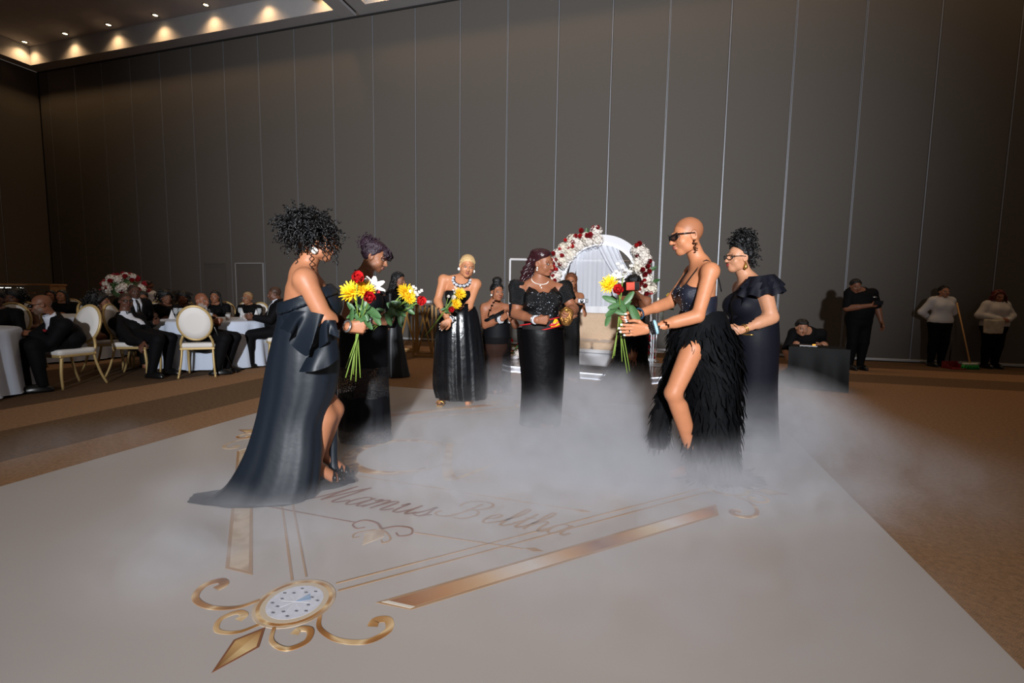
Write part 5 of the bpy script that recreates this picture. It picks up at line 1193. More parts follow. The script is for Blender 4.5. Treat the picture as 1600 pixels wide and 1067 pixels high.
# drapes inside the ring
def drape(name, top, bot, m, nf=7, amp=.025, y=-.02, bow=0.0, n=34):
    t = smooth_path([(x, y, z) for x, z in top], 8); b = smooth_path([(x, y, z) for x, z in bot], 8); k = np.linspace(0, 1, len(t)); G = []
    for q in np.linspace(0, 1, 14):
        row = t+(b-t)*q; row[:, 1] += amp*np.sin(k*nf*2*PI)*(.5+.5*q); row[:, 2] -= bow*math.sin(PI*q); G.append(row)
    return MB().grid(np.array(G)).build(name, m, ar)
ring_z = lambda x: zc+math.sqrt(max(0, ri*ri-x*x))
drape('curtain', [(-.45, ring_z(-.45)), (-.2, ring_z(-.2)), (.05, ring_z(.05)), (.3, ring_z(.3))], [(-.45, zc-.5), (-.2, zc-.62), (.05, zc-.65), (.3, zc-.6)], m_tullew, 9, .03, .03)
drape('swag', [(-.05, ri+zc-.01), (.08, ring_z(.08)), (.2, ring_z(.2)), (.3, ring_z(.3))], [(.36, zc+.0), (.42, zc+.04), (.50, zc+.1), (.57, zc+.12)], m_tullew, 4, .03, -.07, .05)
drape('swag', [(-.5, ring_z(-.5)), (-.42, ring_z(-.42)), (-.3, ring_z(-.3))], [(-.62, zc-.12), (-.58, zc-.1), (-.5, zc-.05)], m_tullew, 4, .03, -.07)
drape('swag', [(-.5, zc-.42), (-.1, zc-.42), (.3, zc-.40), (.6, zc-.32)], [(-.5, zc-.62), (-.1, zc-.66), (.3, zc-.62), (.55, zc-.5)], m_linen, 6, .02, -.10, .05)
# flower garlands on the ring: each bloom a part
def garland(label, a0, a1, n, seed, mix_, rr=(-.03, .20), z_lo=None):
    rg = random.Random(seed); g = empty('flower_garland', (RC[0], RC[1]-.12, RC[2]), math.radians(-8), label=label, cat='garland')
    for i in range(n):
        a = math.radians(a0+(a1-a0)*(i+rg.random())/n); r = ro+rg.uniform(-.13, .09); k = rg.choices(['bush', 'ibush', 'wrose', 'crimson', 'rose', 'leaf'], mix_)[0]
        s_ = {'bush': .095, 'ibush': .09, 'wrose': .06, 'crimson': .075, 'rose': .06, 'leaf': .14}[k]*rg.uniform(.85, 1.15)
        p = np.array([r*math.cos(a), -.05-rg.random()*.10-(.06 if k in ('crimson', 'rose') else 0), r*math.sin(a)]); d = nrm((math.cos(a)*.5+rg.uniform(-.3, .3), -1, math.sin(a)*.5+rg.uniform(-.2, .4)))
        if k == 'leaf': put(LEAF, 'leaf', g, p, frame_y((math.cos(a)+rg.uniform(-.8, .8), -.3, math.sin(a)+rg.uniform(-.8, .8)), (0, -1, .2)), s_)
        else: put(BL[k], BN[k], g, p, frame_z(d), s_)
    return g
garland('white hydrangea and red rose garland over the top of the ring arch', 90, 190, 74, 1, (10, 4, 3, 14, 5, 4))
garland('white hydrangea and red rose garland down the side of the ring arch', 44, -24, 52, 5, (9, 3, 3, 12, 6, 4))
def floor_flowers(label, px, py, w, h, n, seed, mix_):
    c = atz(px, py); c[2] = SZ; g = empty('flower_arrangement', c, label=label, cat='flowers'); rg = random.Random(seed)
    for i in range(n):
        k = rg.choices(['bush', 'wrose', 'crimson', 'rose', 'leaf'], mix_)[0]; s_ = {'bush': .07, 'wrose': .055, 'crimson': .06, 'rose': .055, 'leaf': .13}[k]
        p = np.array([rg.uniform(-w, w), rg.uniform(-.08, .08), .05+rg.random()*h])
        if k == 'leaf': put(LEAF, 'leaf', g, p, frame_y((rg.uniform(-1, 1), -.6, rg.uniform(-.3, .8)), (0, -1, .5)), s_)
        else: put(BL[k], BN[k], g, p, frame_z(nrm((rg.uniform(-.6, .6), -1, rg.uniform(-.2, .9)))), s_)
    MB().lathe([(.09, 0), (.11, .03), (.10, .06)], 14).build('pot', m_white, g)
floor_flowers('red and white flower cluster standing at the platform edge beside the sheer-skirted woman', 802, 569, .13, .26, 22, 3, (5, 5, 5, 5, 4))
floor_flowers('tall cluster of red roses standing on the mirrored platform beside the clear pedestal', 1013, 573, .09, .46, 24, 4, (0, 0, 6, 9, 1))
# slim white backdrop frame
fr = empty('backdrop_frame', (atD(905, 560, 8.75)[0], atD(905, 560, 8.75)[1], 0), math.radians(0), label='slim white rectangular backdrop frame behind the ring arch', cat='frame')
A, B = atD(797, 405, 8.75), atD(1021, 409, 8.75); ctr = np.array([fr.location.x, fr.location.y, 0])
for nm, a, b in (('post', (A[0], A[1], .13), A), ('post', (B[0], B[1], .13), B), ('top_bar', A, B), ('foot_bar', (A[0], A[1], .13), (B[0], B[1], .13))):
    a, b = np.array(a, float)-ctr, np.array(b, float)-ctr; MB().tube([a, b], .018, 4).build(nm, m_white, fr, smooth=False)
# clear pedestal with tall vase
pd_ = atz(1030, 581); pd_[2] = SZ
pe = empty('acrylic_pedestal', pd_, math.radians(-8), label='clear acrylic pedestal with bright edges beside the ring arch', cat='pedestal')
for x in (-.13, .13):
    for y in (-.13, .13): MB().box((x, y, .36), (.02, .02, .72)).build('leg', mat('acrylic_edge', (214, 222, 230), .15, .3), pe, smooth=False)
for z in (.02, .25, .72): MB().box((0, 0, z), (.30, .30, .015), ch=.004).build('shelf', m_glass, pe, smooth=False)
va = empty('flower_vase', pd_+np.array([0, 0, .727]), label='tall clear vase with yellow chrysanthemums and roses on the acrylic pedestal', cat='vase')
MB().lathe([(.05, 0), (.055, .01), (.045, .12), (.06, .30)], 16).build('vase_body', m_glass, va)
rg = random.Random(7)
for k, s_, x, y, z in (('mum', .07, .12, -.05, .42), ('rose', .05, .0, -.08, .33), ('wrose', .05, .08, -.08, .30), ('crimson', .05, -.08, -.05, .30)):
    MB().tube([(x*.15, y*.15, .02), (x*.3, y*.3, .25), (x, y, z)], .004, 5).build('stem', m_stem, va); put(BL[k], BN[k], va, np.array([x, y, z]), frame_z(nrm((x, -.6, .5))), s_)
for i in range(9): put(LEAF, 'leaf', va, np.array([rg.uniform(-.08, .1), -.05, rg.uniform(.24, .36)]), frame_y((rg.uniform(-1, 1), -.5, rg.uniform(-.5, .8)), (0, -1, .4)), .10)
# candle on slim stand
cs = empty('candle_stand', atz(1022, 578)+np.array([.02, .42, SZ]), label='slim candle stand with white candle near the ring arch', cat='candle stand')
MB().lathe([(.07, 0), (.07, .012), (.012, .02), (.010, .95), (.035, .96), (.035, .975)], 12).build('stand', m_silver, cs); MB().lathe([(.022, .975), (.022, 1.10), (.004, 1.105)], 12).build('candle', m_white, cs)
MB().lathe([(.001, 1.105), (.008, 1.118), (.001, 1.14)], 8).build('flame', mat('flame', (255, 220, 150), .5, emit=(255, 200, 120), estr=8), cs)
# gold-framed cocktail tables by the wall
def gold_table(px, py, rz, label):
    c = atz(px, py); t = empty('cocktail_table', c, rz, label=label, cat='table', group='gold-framed cocktail tables by the partition wall'); w, d, h = .19, .19, 1.04
    MB().box((0, 0, h), (2*w+.05, 2*d+.05, .03), ch=.006).build('table_top', mat('walnut', (92, 66, 40), .45, noise=.2, nscale=12), t, smooth=False)
    mg = mat('brass_frame', (172, 130, 70), .45, .2)
    for x in (-w, w):
        for y in (-d, d): MB().box((x, y, h/2), (.032, .032, h-.02)).build('leg', mg, t, smooth=False)
    for y in (-d, d):
        for s_ in (-1, 1): MB().tube([(-w*s_, y, .03), (w*s_*.3, y, h-.03)], .016, 4).build('brace', mg, t, smooth=False)
    MB().box((0, -d, .03), (2*w, .03, .03)).build('foot_rail', mg, t, smooth=False); MB().box((0, d, .03), (2*w, .03, .03)).build('foot_rail', mg, t, smooth=False)
    return t
gt1 = gold_table(664, 556, .25, 'gold-framed cocktail table with a folded white napkin on top')
gold_table(636, 549, .5, 'gold-framed cocktail table half hidden behind the leafy bouquet')
tag(MB().box((0, 0, .02), (.16, .12, .03), ch=.006).box((0.01, 0, .045), (.15, .10, .02), ch=.004).build('folded_napkin', m_linen, None, gt1.location+Vector((.06, -.02, 1.06)), smooth=False), 'folded white napkin on the cocktail table', 'napkin')
# ---------------------------------------------------------------- guest tables, chairs, seated guests
m_cloth = mat('tablecloth', (200, 210, 228), .85, bump=.05, bscale=30); m_brass = mat('chair_gold', (190, 162, 108), .4, .3); m_uph = mat('chair_ivory', (222, 218, 214), .7)
m_suit = mat('suit_black', (11, 11, 14), .75, spec=.12, bump=.05, bscale=80); m_shirt = mat('shirt_white', (216, 220, 232), .7); m_drk = mat('dress_dark', (10, 10, 12), .7, spec=.12)
def round_table(c, r, label, seed=0, hem=.03):
    t = empty('round_table', (c[0], c[1], 0), label=label, cat='table', group='round banquet tables')
    n = 120; rs = np.random.RandomState(seed); th = np.linspace(0, 2*PI, n, endpoint=False); G = []
    fold = np.sin(th*17+rs.rand()*6)*.6+np.sin(th*29+rs.rand()*6)*.4
    for rr, z, a in ((.02, .762, 0), (r*.6, .762, 0), (r-.01, .762, 0), (r+.006, .752, .002), (r+.012, .70, .012), (r+.02, .5, .03), (r+.035, .25, .045), (r+.05, hem+.02, .055), (r+.06, hem, .055)):
        G.append(np.stack([np.cos(th)*(rr+fold*a), np.sin(th)*(rr+fold*a), np.full(n, z)], 1))
    MB().grid(np.array(G), True).build('tablecloth', m_cloth, t)
    MB().lathe([(r-.01, .735), (r, .74), (r, .755), (r-.01, .758)], 48).build('table_top', m_white, t)
    MB().lathe([(.28, 0.0), (.28, .03), (.05, .05), (.05, .735)], 16).build('pedestal', m_brass, t)
    return t
tL = round_table((-7.74, 2.98), .93, 'round table with pale cloth where the man in sunglasses leans')
tM = round_table((-7.05, 6.32), .88, 'round table with pale blue cloth crowded with glasses before the bearded man with a cane', 1)
tB = round_table(gpt(106, 8.5)[:2], .85, 'round white-clothed table half hidden behind the big-haired woman', 2)
cp = atD(195, 458, 10.7); tC = round_table(cp[:2], .80, 'round white-clothed table carrying the tall flower dome', 3)
def make_chair():
    c = empty('banquet_chair', (0, 0, 0), label='x', cat='chair', group='gold banquet chairs with oval ivory backs')
    cushion('seat', (0, 0, .455), (.44, .44, .075), m_uph, c, .03)
    MB().box((0, 0, .41), (.43, .43, .035), ch=.008).build('seat_rail', m_brass, c, smooth=False)
    for x in (-1, 1):
        MB().tube(smooth_path([(x*.19, .18, .41), (x*.195, .20, .2), (x*.19, .19, 0)], 5), np.linspace(.022, .014, 11), 6).build('leg', m_brass, c)
        MB().tube(smooth_path([(x*.16, -.235, .60), (x*.195, -.215, .50), (x*.19, -.20, .38), (x*.205, -.25, .16), (x*.225, -.31, 0)], 5), np.linspace(.018, .015, 21), 6).build('leg', m_brass, c)
    rx, rz = .205, .245; R = rotx(math.radians(12)); ctr = np.array([0, -.285, .78])
    ring = [ctr+R@np.array([rx*math.cos(a), 0, rz*math.sin(a)]) for a in np.linspace(0, 2*PI, 36, endpoint=False)]
    MB().tube(ring+ring[:2], .018, 6, False).build('back_frame', m_brass, c)
    mb = MB(); n = 36
    V = []
    for k, y in ((0, .0), (.6, .024), (.92, .018), (.97, 0), (.92, -.018), (.6, -.024), (0, -.0)):
        V.append([ctr+R@np.array([rx*k*math.cos(a), y, rz*k*math.sin(a)]) for a in np.linspace(0, 2*PI, n, endpoint=False)])
    mb.grid(np.array(V)[1:-1], True); mb.add(V[1], [tuple(range(n-1, -1, -1))]); mb.add(V[-2], [tuple(range(n))]); mb.build('back_pad', m_uph, c)
    return c
proto_chair = make_chair(); _cu = [0]
def chair(c, facing, label):
    o = proto_chair if _cu[0] == 0 else copy_tree(proto_chair); _cu[0] += 1; o.location = (c[0], c[1], 0); o.rotation_euler.z = math.atan2(facing[1], facing[0])-PI/2; o['label'] = label; return o
def suit(P, shirt=True, bow=True, tie=False, trousers=True, jm=None):
    J = P.J; P.f_torso(np.zeros((1, 3))); F = np.stack([P.lat, P.tf, np.cross(P.lat, P.tf)], 1); jm = jm or m_suit
    def vcut(p):
        q = (p-J['waist'])@F; zt = (J['neckb']-J['waist'])@F[:, 2]; w = .075*np.clip((q[:, 2]+.02)/(zt), 0, 1.2); return np.maximum(np.abs(q[:, 0])-w, -q[:, 1]+.0)
    def jk(p):
        d = smin(P.f_torso(p, .024), P.f_neck(p, .020), .03); d = np.maximum(d, P.neckcut(p, .035))
        for q in 'RL': d = smin(d, P.f_arm(p, q, .020, 1.88), .025)
        d = smax(d, -vcut(p), .006); return d
    P.cloth('jacket', jk, jm)
    if shirt:
        def sf(p):
            d = smin(P.f_torso(p, .012), P.f_neck(p, .012), .03); d = np.maximum(d, P.neckcut(p, .06)); d = np.maximum(d, vcut(p)-.01); return d
        P.cloth('shirt', sf, m_shirt)
        for q in 'RL':
            w = J['wr'+q]; u = nrm(w-J['el'+q]); MB().tube([w-u*.045, w-u*.012], P.arm[q][1][3]+.014, 12).build('cuff', m_shirt, P.root)
    nb = J['neckb']+P.tf*.075*(.6+.4*P.fat)+np.array([0, 0, .015])
    if bow:
        mb = MB(); mb.add([nb+F@np.array(v) for v in ((0, .01, .008), (-.055, .004, .024), (-.055, .004, -.024), (0, .01, -.008), (.055, .004, .024), (.055, .004, -.024), (0, -.004, .008), (0, -.004, -.008))], [(0, 1, 2, 3), (0, 3, 5, 4), (6, 7, 2, 1), (6, 4, 5, 7)]); mb.ball(nb+P.tf*.012, (.011, .011, .012), 8, 6); mb.build('bow_tie', m_shoe, P.root)
    if tie:
        pts = []
        for t in np.linspace(0, 1, 9):
            v = nb+(J['waist']+F@np.array([0, .12, .05])-nb)*t
            for _ in range(5): v = v-P.tf*(P.f_torso(np.array([v]))[0]-.020)*(t > .1)
            pts.append(v)
        MB().tube(pts, np.array([.014, .018, .02, .023, .026, .028, .03, .03, .006]), 4, flat=.25, up=P.tf).build('tie', m_shoe, P.root)
    if trousers: pants(P)
def pants(P, m=None, grow=.018, shoes=True):
    J = P.J
    def tr(p):
        d = P.f_leg(p, 'R', grow, False); d = smin(d, P.f_leg(p, 'L', grow, False), .02); d = smin(d, np.maximum(P.f_torso(p, grow*.8), p[:, 2]-(J['pelvis'][2]+.14)), .03); return np.maximum(d, .06-p[:, 2])
    P.cloth('trousers', tr, m or m_suit)
    if shoes:
        for q in 'RL':
            an = J['an'+q]; c = np.array([an[0], an[1], 0])+P.fwd*.055
            def sf(p):
                t = p-c; y = t@P.fwd; x = t@P.rt; return np.maximum(ell(np.stack([x, y, t[:, 2]], 1), (0, 0, .02), (.050, .155, .085)), .004-p[:, 2])
            V, Q = snet(sf, c-np.array([.2, .2, .03]), c+np.array([.2, .2, .14]), .016); link('shoe', qmesh('shoe', V, Q, m_shoe), P.root)
def dress_top(P, m=None, cut=.0, arms=0.0, low=None, name='dress'):
    J = P.J
    def fn(p):
        d = P.f_torso(p, .012)
        if arms: 
            d = smin(d, P.f_neck(p, .010), .03)
            for q in 'RL': d = smin(d, P.f_arm(p, q, .012, arms), .03)
        return np.maximum(d, P.neckcut(p, cut-.03)) if arms else np.maximum(d, p[:, 2]-(J['chest'][2]+.045+cut))
    P.cloth(name, fn, m or m_drk)
def lap(P, m=None):           # skirt over a seated lap
    P.cloth('skirt', lambda p: np.maximum(smin(smin(P.f_leg(p, 'R', .03, False), P.f_leg(p, 'L', .03, False), .10), np.maximum(P.f_torso(p, .015), p[:, 2]-(P.J['pelvis'][2]+.14)), .05), .10-p[:, 2]), m or m_drk)
def long_locks(P, m, n, z1, r=.010, seed=0, spread=.085, wav=.014, back=.03, cut=.0, front=False, vol=.012):
    rg = random.Random(seed); stn = []
    for i in range(n):
        a = rg.uniform(-.25, PI+.25); x, y = math.cos(a)*spread, -math.sin(a)*spread*.9-back+.03; ph = rg.uniform(0, 6.28); pts = [(x*.75, y*.5, .09), (x*.98, y*.95, .03)]
        for k in range(1, 8): t = k/7; pts.append((x*(1.02+.35*t)+wav*math.sin(ph+t*9), y*(1.05+.25*t)+wav*math.cos(ph+t*9)*.6+(.03*t if front and abs(x) > .05 else 0), .03+(z1-.03)*t*rg.uniform(.9, 1.05)))
        stn.append((pts, r))
    P.hair('hair', cut, [((0, -.05, .02), (spread*.92, .07, .085))], m, vol, .003, 70, strands=stn, seed=seed)
def guest(label, px, D, face, skin, head=None, K=None, male=False, fat=1.0, res=3, hands=None, hs=1.0, lift=1.0, **kw):
    return Person(label, px, D, lift, face, skin, fat, male, True, K, head, hands, res, hs=hs, group=None, **kw)
def face_to(P0, T): v = np.array(T[:2])-np.array(P0[:2]); v = v/np.linalg.norm(v); c = w2c((v[0], v[1], 0)); return math.degrees(math.atan2(c[1], c[0]))
OUT_ = dict
# man in sunglasses at the near table
cpos = np.array([-7.08, 4.10]); chair(cpos, (0.1, -1), 'gold chair with oval ivory back under the man in sunglasses')
def man_sun():
    fc = face_to((0, 0), (-.55, -.85)); D = w2c((*cpos, 0))[1]; f_ = cdir(fc); RT = np.stack([np.cross(f_, (0, 0, 1.)), f_, (0, 0, 1.)], 0)
    lg = lambda x, y, z: list(RT@np.array([x, y, z]))
    P = Person('bald man in sunglasses and tuxedo leaning on the table', 0, D, 1.0, fc, (112, 70, 48), 1.06, True, True, base=(cpos[0], cpos[1], 0), res=2, shaved=(108, 66, 44), beard=(96, 78, 66),
        K=dict(head=(64, 476, -.14), neckb=(82, 496, -.04), chest=(92, 513, -.02), pelvis=(108, 552, .0), shL=(100, 508, -.20), shR=(86, 504, .16), wrL=(50, 521, -.30), elL=(80, 536, -.28), wrR=(24, 519, -.16), elR=(56, 524, .08), knL=lg(.12, -.38, .55), anL=lg(.16, -.34, .09), knR=lg(-.10, -.42, .55), anR=lg(-.10, -.36, .09)), head=dict(yaw=224, pitch=12), hands=dict(L=dict(f=(185, 0), p=(90, -1), c='hold'), R=dict(f=(185, 0), p=(270, -1), c='relax')))
    suit(P); gl = empty('sunglasses', P.hp((0, .1, .006)), parent=P.root); g0 = P.hp((0, .1, .006))
    for s_ in (-1, 1): MB().ball(P.hp((s_*.034, .092, .002))-g0, (.030, .026, .024), 10, 6).build('lens', m_shoe, gl)
    MB().tube([P.hp((-.079, -.02, .01))-g0, P.hp((-.062, .088, .012))-g0, P.hp((.062, .088, .012))-g0, P.hp((.079, -.02, .01))-g0], .004, 5).build('frame', m_shoe, gl)
    bangle(P, 'L', m_silver, .007, .01, 'wristwatch')
    c = P.J['chest']+P.tf*.14+P.lat*(-.08); mb = MB(); [mb.ball(c+np.array([dx, 0, dz]), .012, 6, 5) for dx, dz in ((0, 0), (.018, .006), (-.014, .01))]; mb.build('boutonniere', m_rosed, P.root)
man_sun()
# woman behind him at the same table, another at the edge
HID = 'gold banquet chair mostly hidden under a seated guest'
def seated_woman(label, px, py, D, face, skin, hm, style, yaw=None, cutd=.0, arms=0.0, fat=1.0, z=None, pitch=0, dm=None, K=None, legs=True, seed=0, hands=None, res=3, pearls=False):
    hz = atD(px, py, D); b = gpt(px, D); back = cdir(face)*-.045
    P = Person(label, px, D, 1.0, face, skin, fat, False, True, base=(b[0]+back[0], b[1]+back[1], 0), res=res, K=K, head=dict(yaw=yaw if yaw is not None else face, pitch=pitch), hands=hands, lips=None, z0=0.0, hs=1.0)
    dz = hz[2]-(P.J['head'][2])
    P.root.location.z += max(-.12, min(.12, dz))
    dress_top(P, dm, cutd, arms); chair(P.base[:2], cdir(face)[:2], HID)
    if legs: lap(P, dm)
    if style == 'long': long_locks(P, hm, 34, -.20, .011, seed)
    elif style == 'curly': P.hair('hair', .0, [((0, -.03, .06), (.105, .105, .095)), ((0, -.06, -.02), (.10, .07, .09))], hm, .02, .007, 90, strands=curls(60, (0, -.04, .05), (.11, .11, .10), .08, .012, 2, .007, seed, -.9, .5, .7), seed=seed)
    elif style == 'short': P.hair('hair', -.005, [((0, -.03, .06), (.085, .095, .08))], hm, .014, .005, 110, seed=seed)
    elif style == 'cap': P.hair('hair', -.010, [], hm, .010, .002, 160, seed=seed)
    if pearls: mb = MB(); beads(mb, ring_pts(P.J['neckb']+np.array([0, 0, .0])+P.tf*.02, nrm(np.array([0, 0, 1])+P.tf*.5), .085, 24), .007, 5); mb.build('pearl_necklace', m_pearl, P.root)
    return P
seated_woman('dark-haired woman seated behind the man in sunglasses', 30, 470, 7.0, 300, (92, 58, 42), m_hairb, 'curly', 280, -.02, seed=1)
seated_woman('dark-clad guest with short hair beyond the table of the man in sunglasses', 3, 470, 6.3, 292, (80, 52, 40), m_hairb, 'short', 292, .05, 1.8, seed=2)
seated_woman('woman with long dark hair nearest the bar beside her long-haired companion', 85, 462, 10.6, 300, (140, 92, 66), m_hairb, 'long', 290, .03, 1.5, seed=3)
seated_woman('woman with long dark hair sitting between her companion and the big-haired woman', 103, 462, 9.7, 290, (158, 106, 76), m_hairb, 'long', 275, .03, 1.5, seed=4)
# woman with big hair and the big man side by side
c2 = atz(196, 591)[:2]+np.array([-.16, .30]); chair(c2, cdir(12)[:2], 'gold chair with tilted oval ivory back under the large man in tuxedo')
c3 = atz(150, 584)[:2]+np.array([-.10, .30]); chair(c3, cdir(20)[:2], 'gold chair under the big-haired woman')
D3 = w2c((*c3, 0))[1]
Pw = Person('woman with big black hair in off-shoulder black dress seated beside the large man', 0, D3, 1.0, 22, (120, 76, 54), 1.12, False, True, base=(c3[0], c3[1], 0), res=2, K=dict(head=(160, 472, .0), neckb=(155, 492, 0), chest=(154, 505, 0)), head=dict(yaw=10, pitch=0))
dress_top(Pw, None, -.03); lap(Pw); Pw.hair('hair', .0, [((0, -.06, .05), (.13, .12, .12)), ((0, -.09, -.05), (.12, .09, .12))], m_hairb, .02, .008, 80, strands=curls(110, (0, -.07, .02), (.13, .12, .15), .10, .012, 2.5, .008, 7, -.95, .5, .8), seed=4)
e = Pw.hp((.084, -.008, -.05)); MB().ball(e, .012, 8, 6).build('earring', m_pearl, Pw.root)
D2 = w2c((*c2, 0))[1]
Pb = Person('large man in tuxedo leaning back with his hand on his chair', 0, D2, 1.02, 350, (84, 52, 38), 1.22, True, True, base=(c2[0]+.08, c2[1], 0), res=2, shaved=(40, 28, 22),
    K=dict(head=(197, 470, .02), neckb=(194, 492, .0), chest=(203, 508, .0), pelvis=(214, 545, .0), knR=(248, 546, -.28), anR=(236, 586, -.30), knL=(267, 538, -.05), anL=(262, 578, .0), wrR=(223, 535, -.34), elR=(205, 532, -.30), wrL=(240, 505, .2), elL=(222, 512, .25), shR=(182, 505, -.20)), head=dict(yaw=325, pitch=2), hands=dict(R=dict(f=(280, -.9), p=(90, 0), c='relax')))
suit(Pb, bow=True); gl = MB()
for s_ in (-1, 1): ring = [Pb.hp((s_*(.033+.024*math.cos(a)), .1, .004+.018*math.sin(a))) for a in np.linspace(0, 2*PI, 12)]; gl.tube(ring, .003, 4, False)
gl.tube([Pb.hp((-.079, -.02, .01)), Pb.hp((-.06, .09, .01)), Pb.hp((.06, .09, .01)), Pb.hp((.079, -.02, .01))], .003, 4); gl.build('glasses', m_shoe, Pb.root)
Pn = Person('man in dark suit sitting just behind the large man', 214, 7.85, 1.0, 335, (76, 48, 36), 1.05, True, True, res=3, head=dict(yaw=330), shaved=(40, 28, 22)); suit(Pn, tie=True, bow=False); chair(Pn.base[:2], cdir(335)[:2], HID)
# bearded man with cane on the chair seen from behind
c4 = np.array([-6.36, 5.36]); chair(c4, (-.63, .77), 'gold chair seen squarely from behind with round grey-ivory back under the bearded man')
D4 = w2c((*c4, 0))[1]
Pc = Person('bald bearded man in tuxedo twisting round and holding a cane', 0, D4+.16, 1.0, 30, (122, 76, 54), 1.18, True, True, base=(c4[0]-.07, c4[1]+.09, 0), res=2, shaved=(120, 72, 50), beard=(150, 142, 136),
    K=dict(head=(316, 470, .0), neckb=(312, 494, .0), chest=(312, 510, .0), pelvis=(316, 548, .0), knR=(352, 544, -.18), anR=(338, 582, -.20), knL=(368, 540, .05), anL=(352, 582, .05), shR=(290, 507, -.12), shL=(330, 503, .14), wrR=(333, 503, -.10), elR=(300, 530, -.22), wrL=(336, 506, .0), elL=(330, 520, .15)), head=dict(yaw=345, pitch=4), hands=dict(R=dict(f=(10, .1), p=(90, 0), c='grip'), L=dict(f=(350, 0), p=(270, 0), c='grip')))
suit(Pc)
ca = np.array([*atz(365, 583)[:2], 0]); top = atD(326, 490, D4-.2)
cn = empty('walking_cane', ca, label='slim black walking cane held by the bearded man', cat='cane'); MB().tube([(0, 0, .02), top-ca], .010, 7).build('shaft', m_shoe, cn)
MB().tube(smooth_path([top-ca, top-ca+np.array([-.03, 0, .03]), top-ca+np.array([-.08, .01, .02])], 4), .012, 7).build('handle', m_silver, cn)
for k in range(4): a = k*PI/2+.4; MB().tube([(0, 0, .05), (.06*math.cos(a), .06*math.sin(a), .008)], .008, 5).build('foot', m_shoe, cn)
# far side of the middle table
seated_woman('woman in beaded black dress seated in front of the person in white', 228, 467, 9.2, 315, (128, 80, 58), m_hairb, 'short', 310, -.02, seed=11, pearls=True)
seated_woman('woman with short curly hair and pearl necklace at the glass-laden table', 264, 465, 8.8, 325, (104, 66, 48), m_hairb, 'curly', 335, .02, .6, seed=12, pearls=True)
seated_woman('woman partly hidden behind the bearded man\'s shoulder', 290, 467, 9.7, 300, (120, 76, 54), m_hairb, 'curly', 290, .0, .7, seed=13)
seated_woman('woman with long dark curls across the table from the bearded man', 340, 464, 9.35, 275, (130, 84, 60), m_hairb, 'long', 275, .0, .8, seed=14)
Pg = seated_woman('guest with cropped fair hair and glasses in a black top', 390, 466, 9.2, 262, (130, 88, 64), mat('hair_fair', (150, 120, 84), .6), 'cap', 262, .06, 1.9, seed=15)
gl = MB()
for s_ in (-1, 1): ring = [Pg.hp((s_*(.033+.024*math.cos(a)), .1, .004+.018*math.sin(a))) for a in np.linspace(0, 2*PI, 12)]; gl.tube(ring, .003, 4, False)
gl.build('glasses', m_silver, Pg.root)
Pt = Person('man in black suit and dark tie at the end of the glass-laden table', 437, 7.96, 1.0, 215, (90, 56, 40), 1.08, True, True, res=2, shaved=(60, 40, 30), head=dict(yaw=205, pitch=12), K=dict(wrR=[.04, .36, .80], wrL=[-.10, .37, .82])); suit(Pt, tie=True, bow=False)
chair(gpt(439, 7.98)[:2], cdir(215)[:2], 'gold chair under the man in the dark tie')
chair(gpt(366, 9.8)[:2], (0, -1), 'gold chair with only its rounded back showing between the table glasses')
# person in white behind
Pwht = Person('person in white wrap standing behind the table, dark hair pinned up', 238, 12.4, 1.62, 20, (120, 76, 54), 1.1, res=3, K=dict(head=(233, 446, .0), neckb=(238, 457, 0), chest=(242, 466, 0)), head=dict(yaw=20, pitch=10))
dress_top(Pwht, m_shirt, .06, 1.8); Pwht.hair('hair', .0, [((0, -.07, .06), (.07, .06, .06))], m_hairb, .013, .003, 90)
Pwht.cloth('skirt', lambda p: np.maximum(ell(p, Pwht.J['pelvis']-np.array([0, 0, .35]), (.28, .22, .66)), np.maximum(p[:, 2]-(Pwht.J['pelvis'][2]+.1), .03-p[:, 2])), m_drk)
# table settings
m_gl = mat('table_glass', (235, 240, 245), .05, alpha=.30, spec=1.0); m_amber = mat('amber_drink', (196, 130, 60), .1, alpha=.6); m_bottle = mat('bottle_dark', (20, 22, 20), .15)
_gw = [MB().lathe([(.035, 0), (.035, .004), (.005, .010), (.005, .085), (.030, .11), (.038, .15), (.032, .19)], 14).me('goblet', m_gl), MB().lathe([(.030, 0), (.034, .002), (.037, .10), (.035, .10), (.031, .006), (.0, .006)], 14).me('tumbler', m_gl)]
_dr = MB().lathe([(.0, .007), (.030, .007), (.034, .06), (.0, .06)], 12).me('drink', m_amber)
def on_table(t, dx, dy): return (t.location.x+dx, t.location.y+dy, .763)
rg = random.Random(11)
for t, lab, n, rmax in ((tM, 'on the table before the bearded man', 16, .68), (tL, 'on the table of the man in sunglasses', 6, .6)):
    kk = 0; used = []
    while kk < n:
        a = rg.uniform(0, 6.28); r = rmax*math.sqrt(rg.random())
        if r < .16 or any(math.hypot(r*math.cos(a)-x_, r*math.sin(a)-y_) < .11 for x_, y_ in used): continue
        used.append((r*math.cos(a), r*math.sin(a)))
        g = kk % 2; nm = ('wine_glass', 'tumbler')[g]
        o = empty(nm, on_table(t, r*math.cos(a), r*math.sin(a)), label=('stemmed wine glass ' if g == 0 else 'short tumbler of amber drink ')+lab, cat='glass', group=('wine glasses ' if g == 0 else 'tumblers ')+lab)
        link('glass_bowl', _gw[g], o)
        if g: link('drink', _dr, o)
        kk += 1
nap = MB().add([(-.04, -.03, 0), (.04, -.03, 0), (.04, .03, 0), (-.04, .03, 0), (0, 0, .16)], [(3, 2, 1, 0), (0, 1, 4), (1, 2, 4), (2, 3, 4), (3, 0, 4)]).me('napkin', m_linen, False)
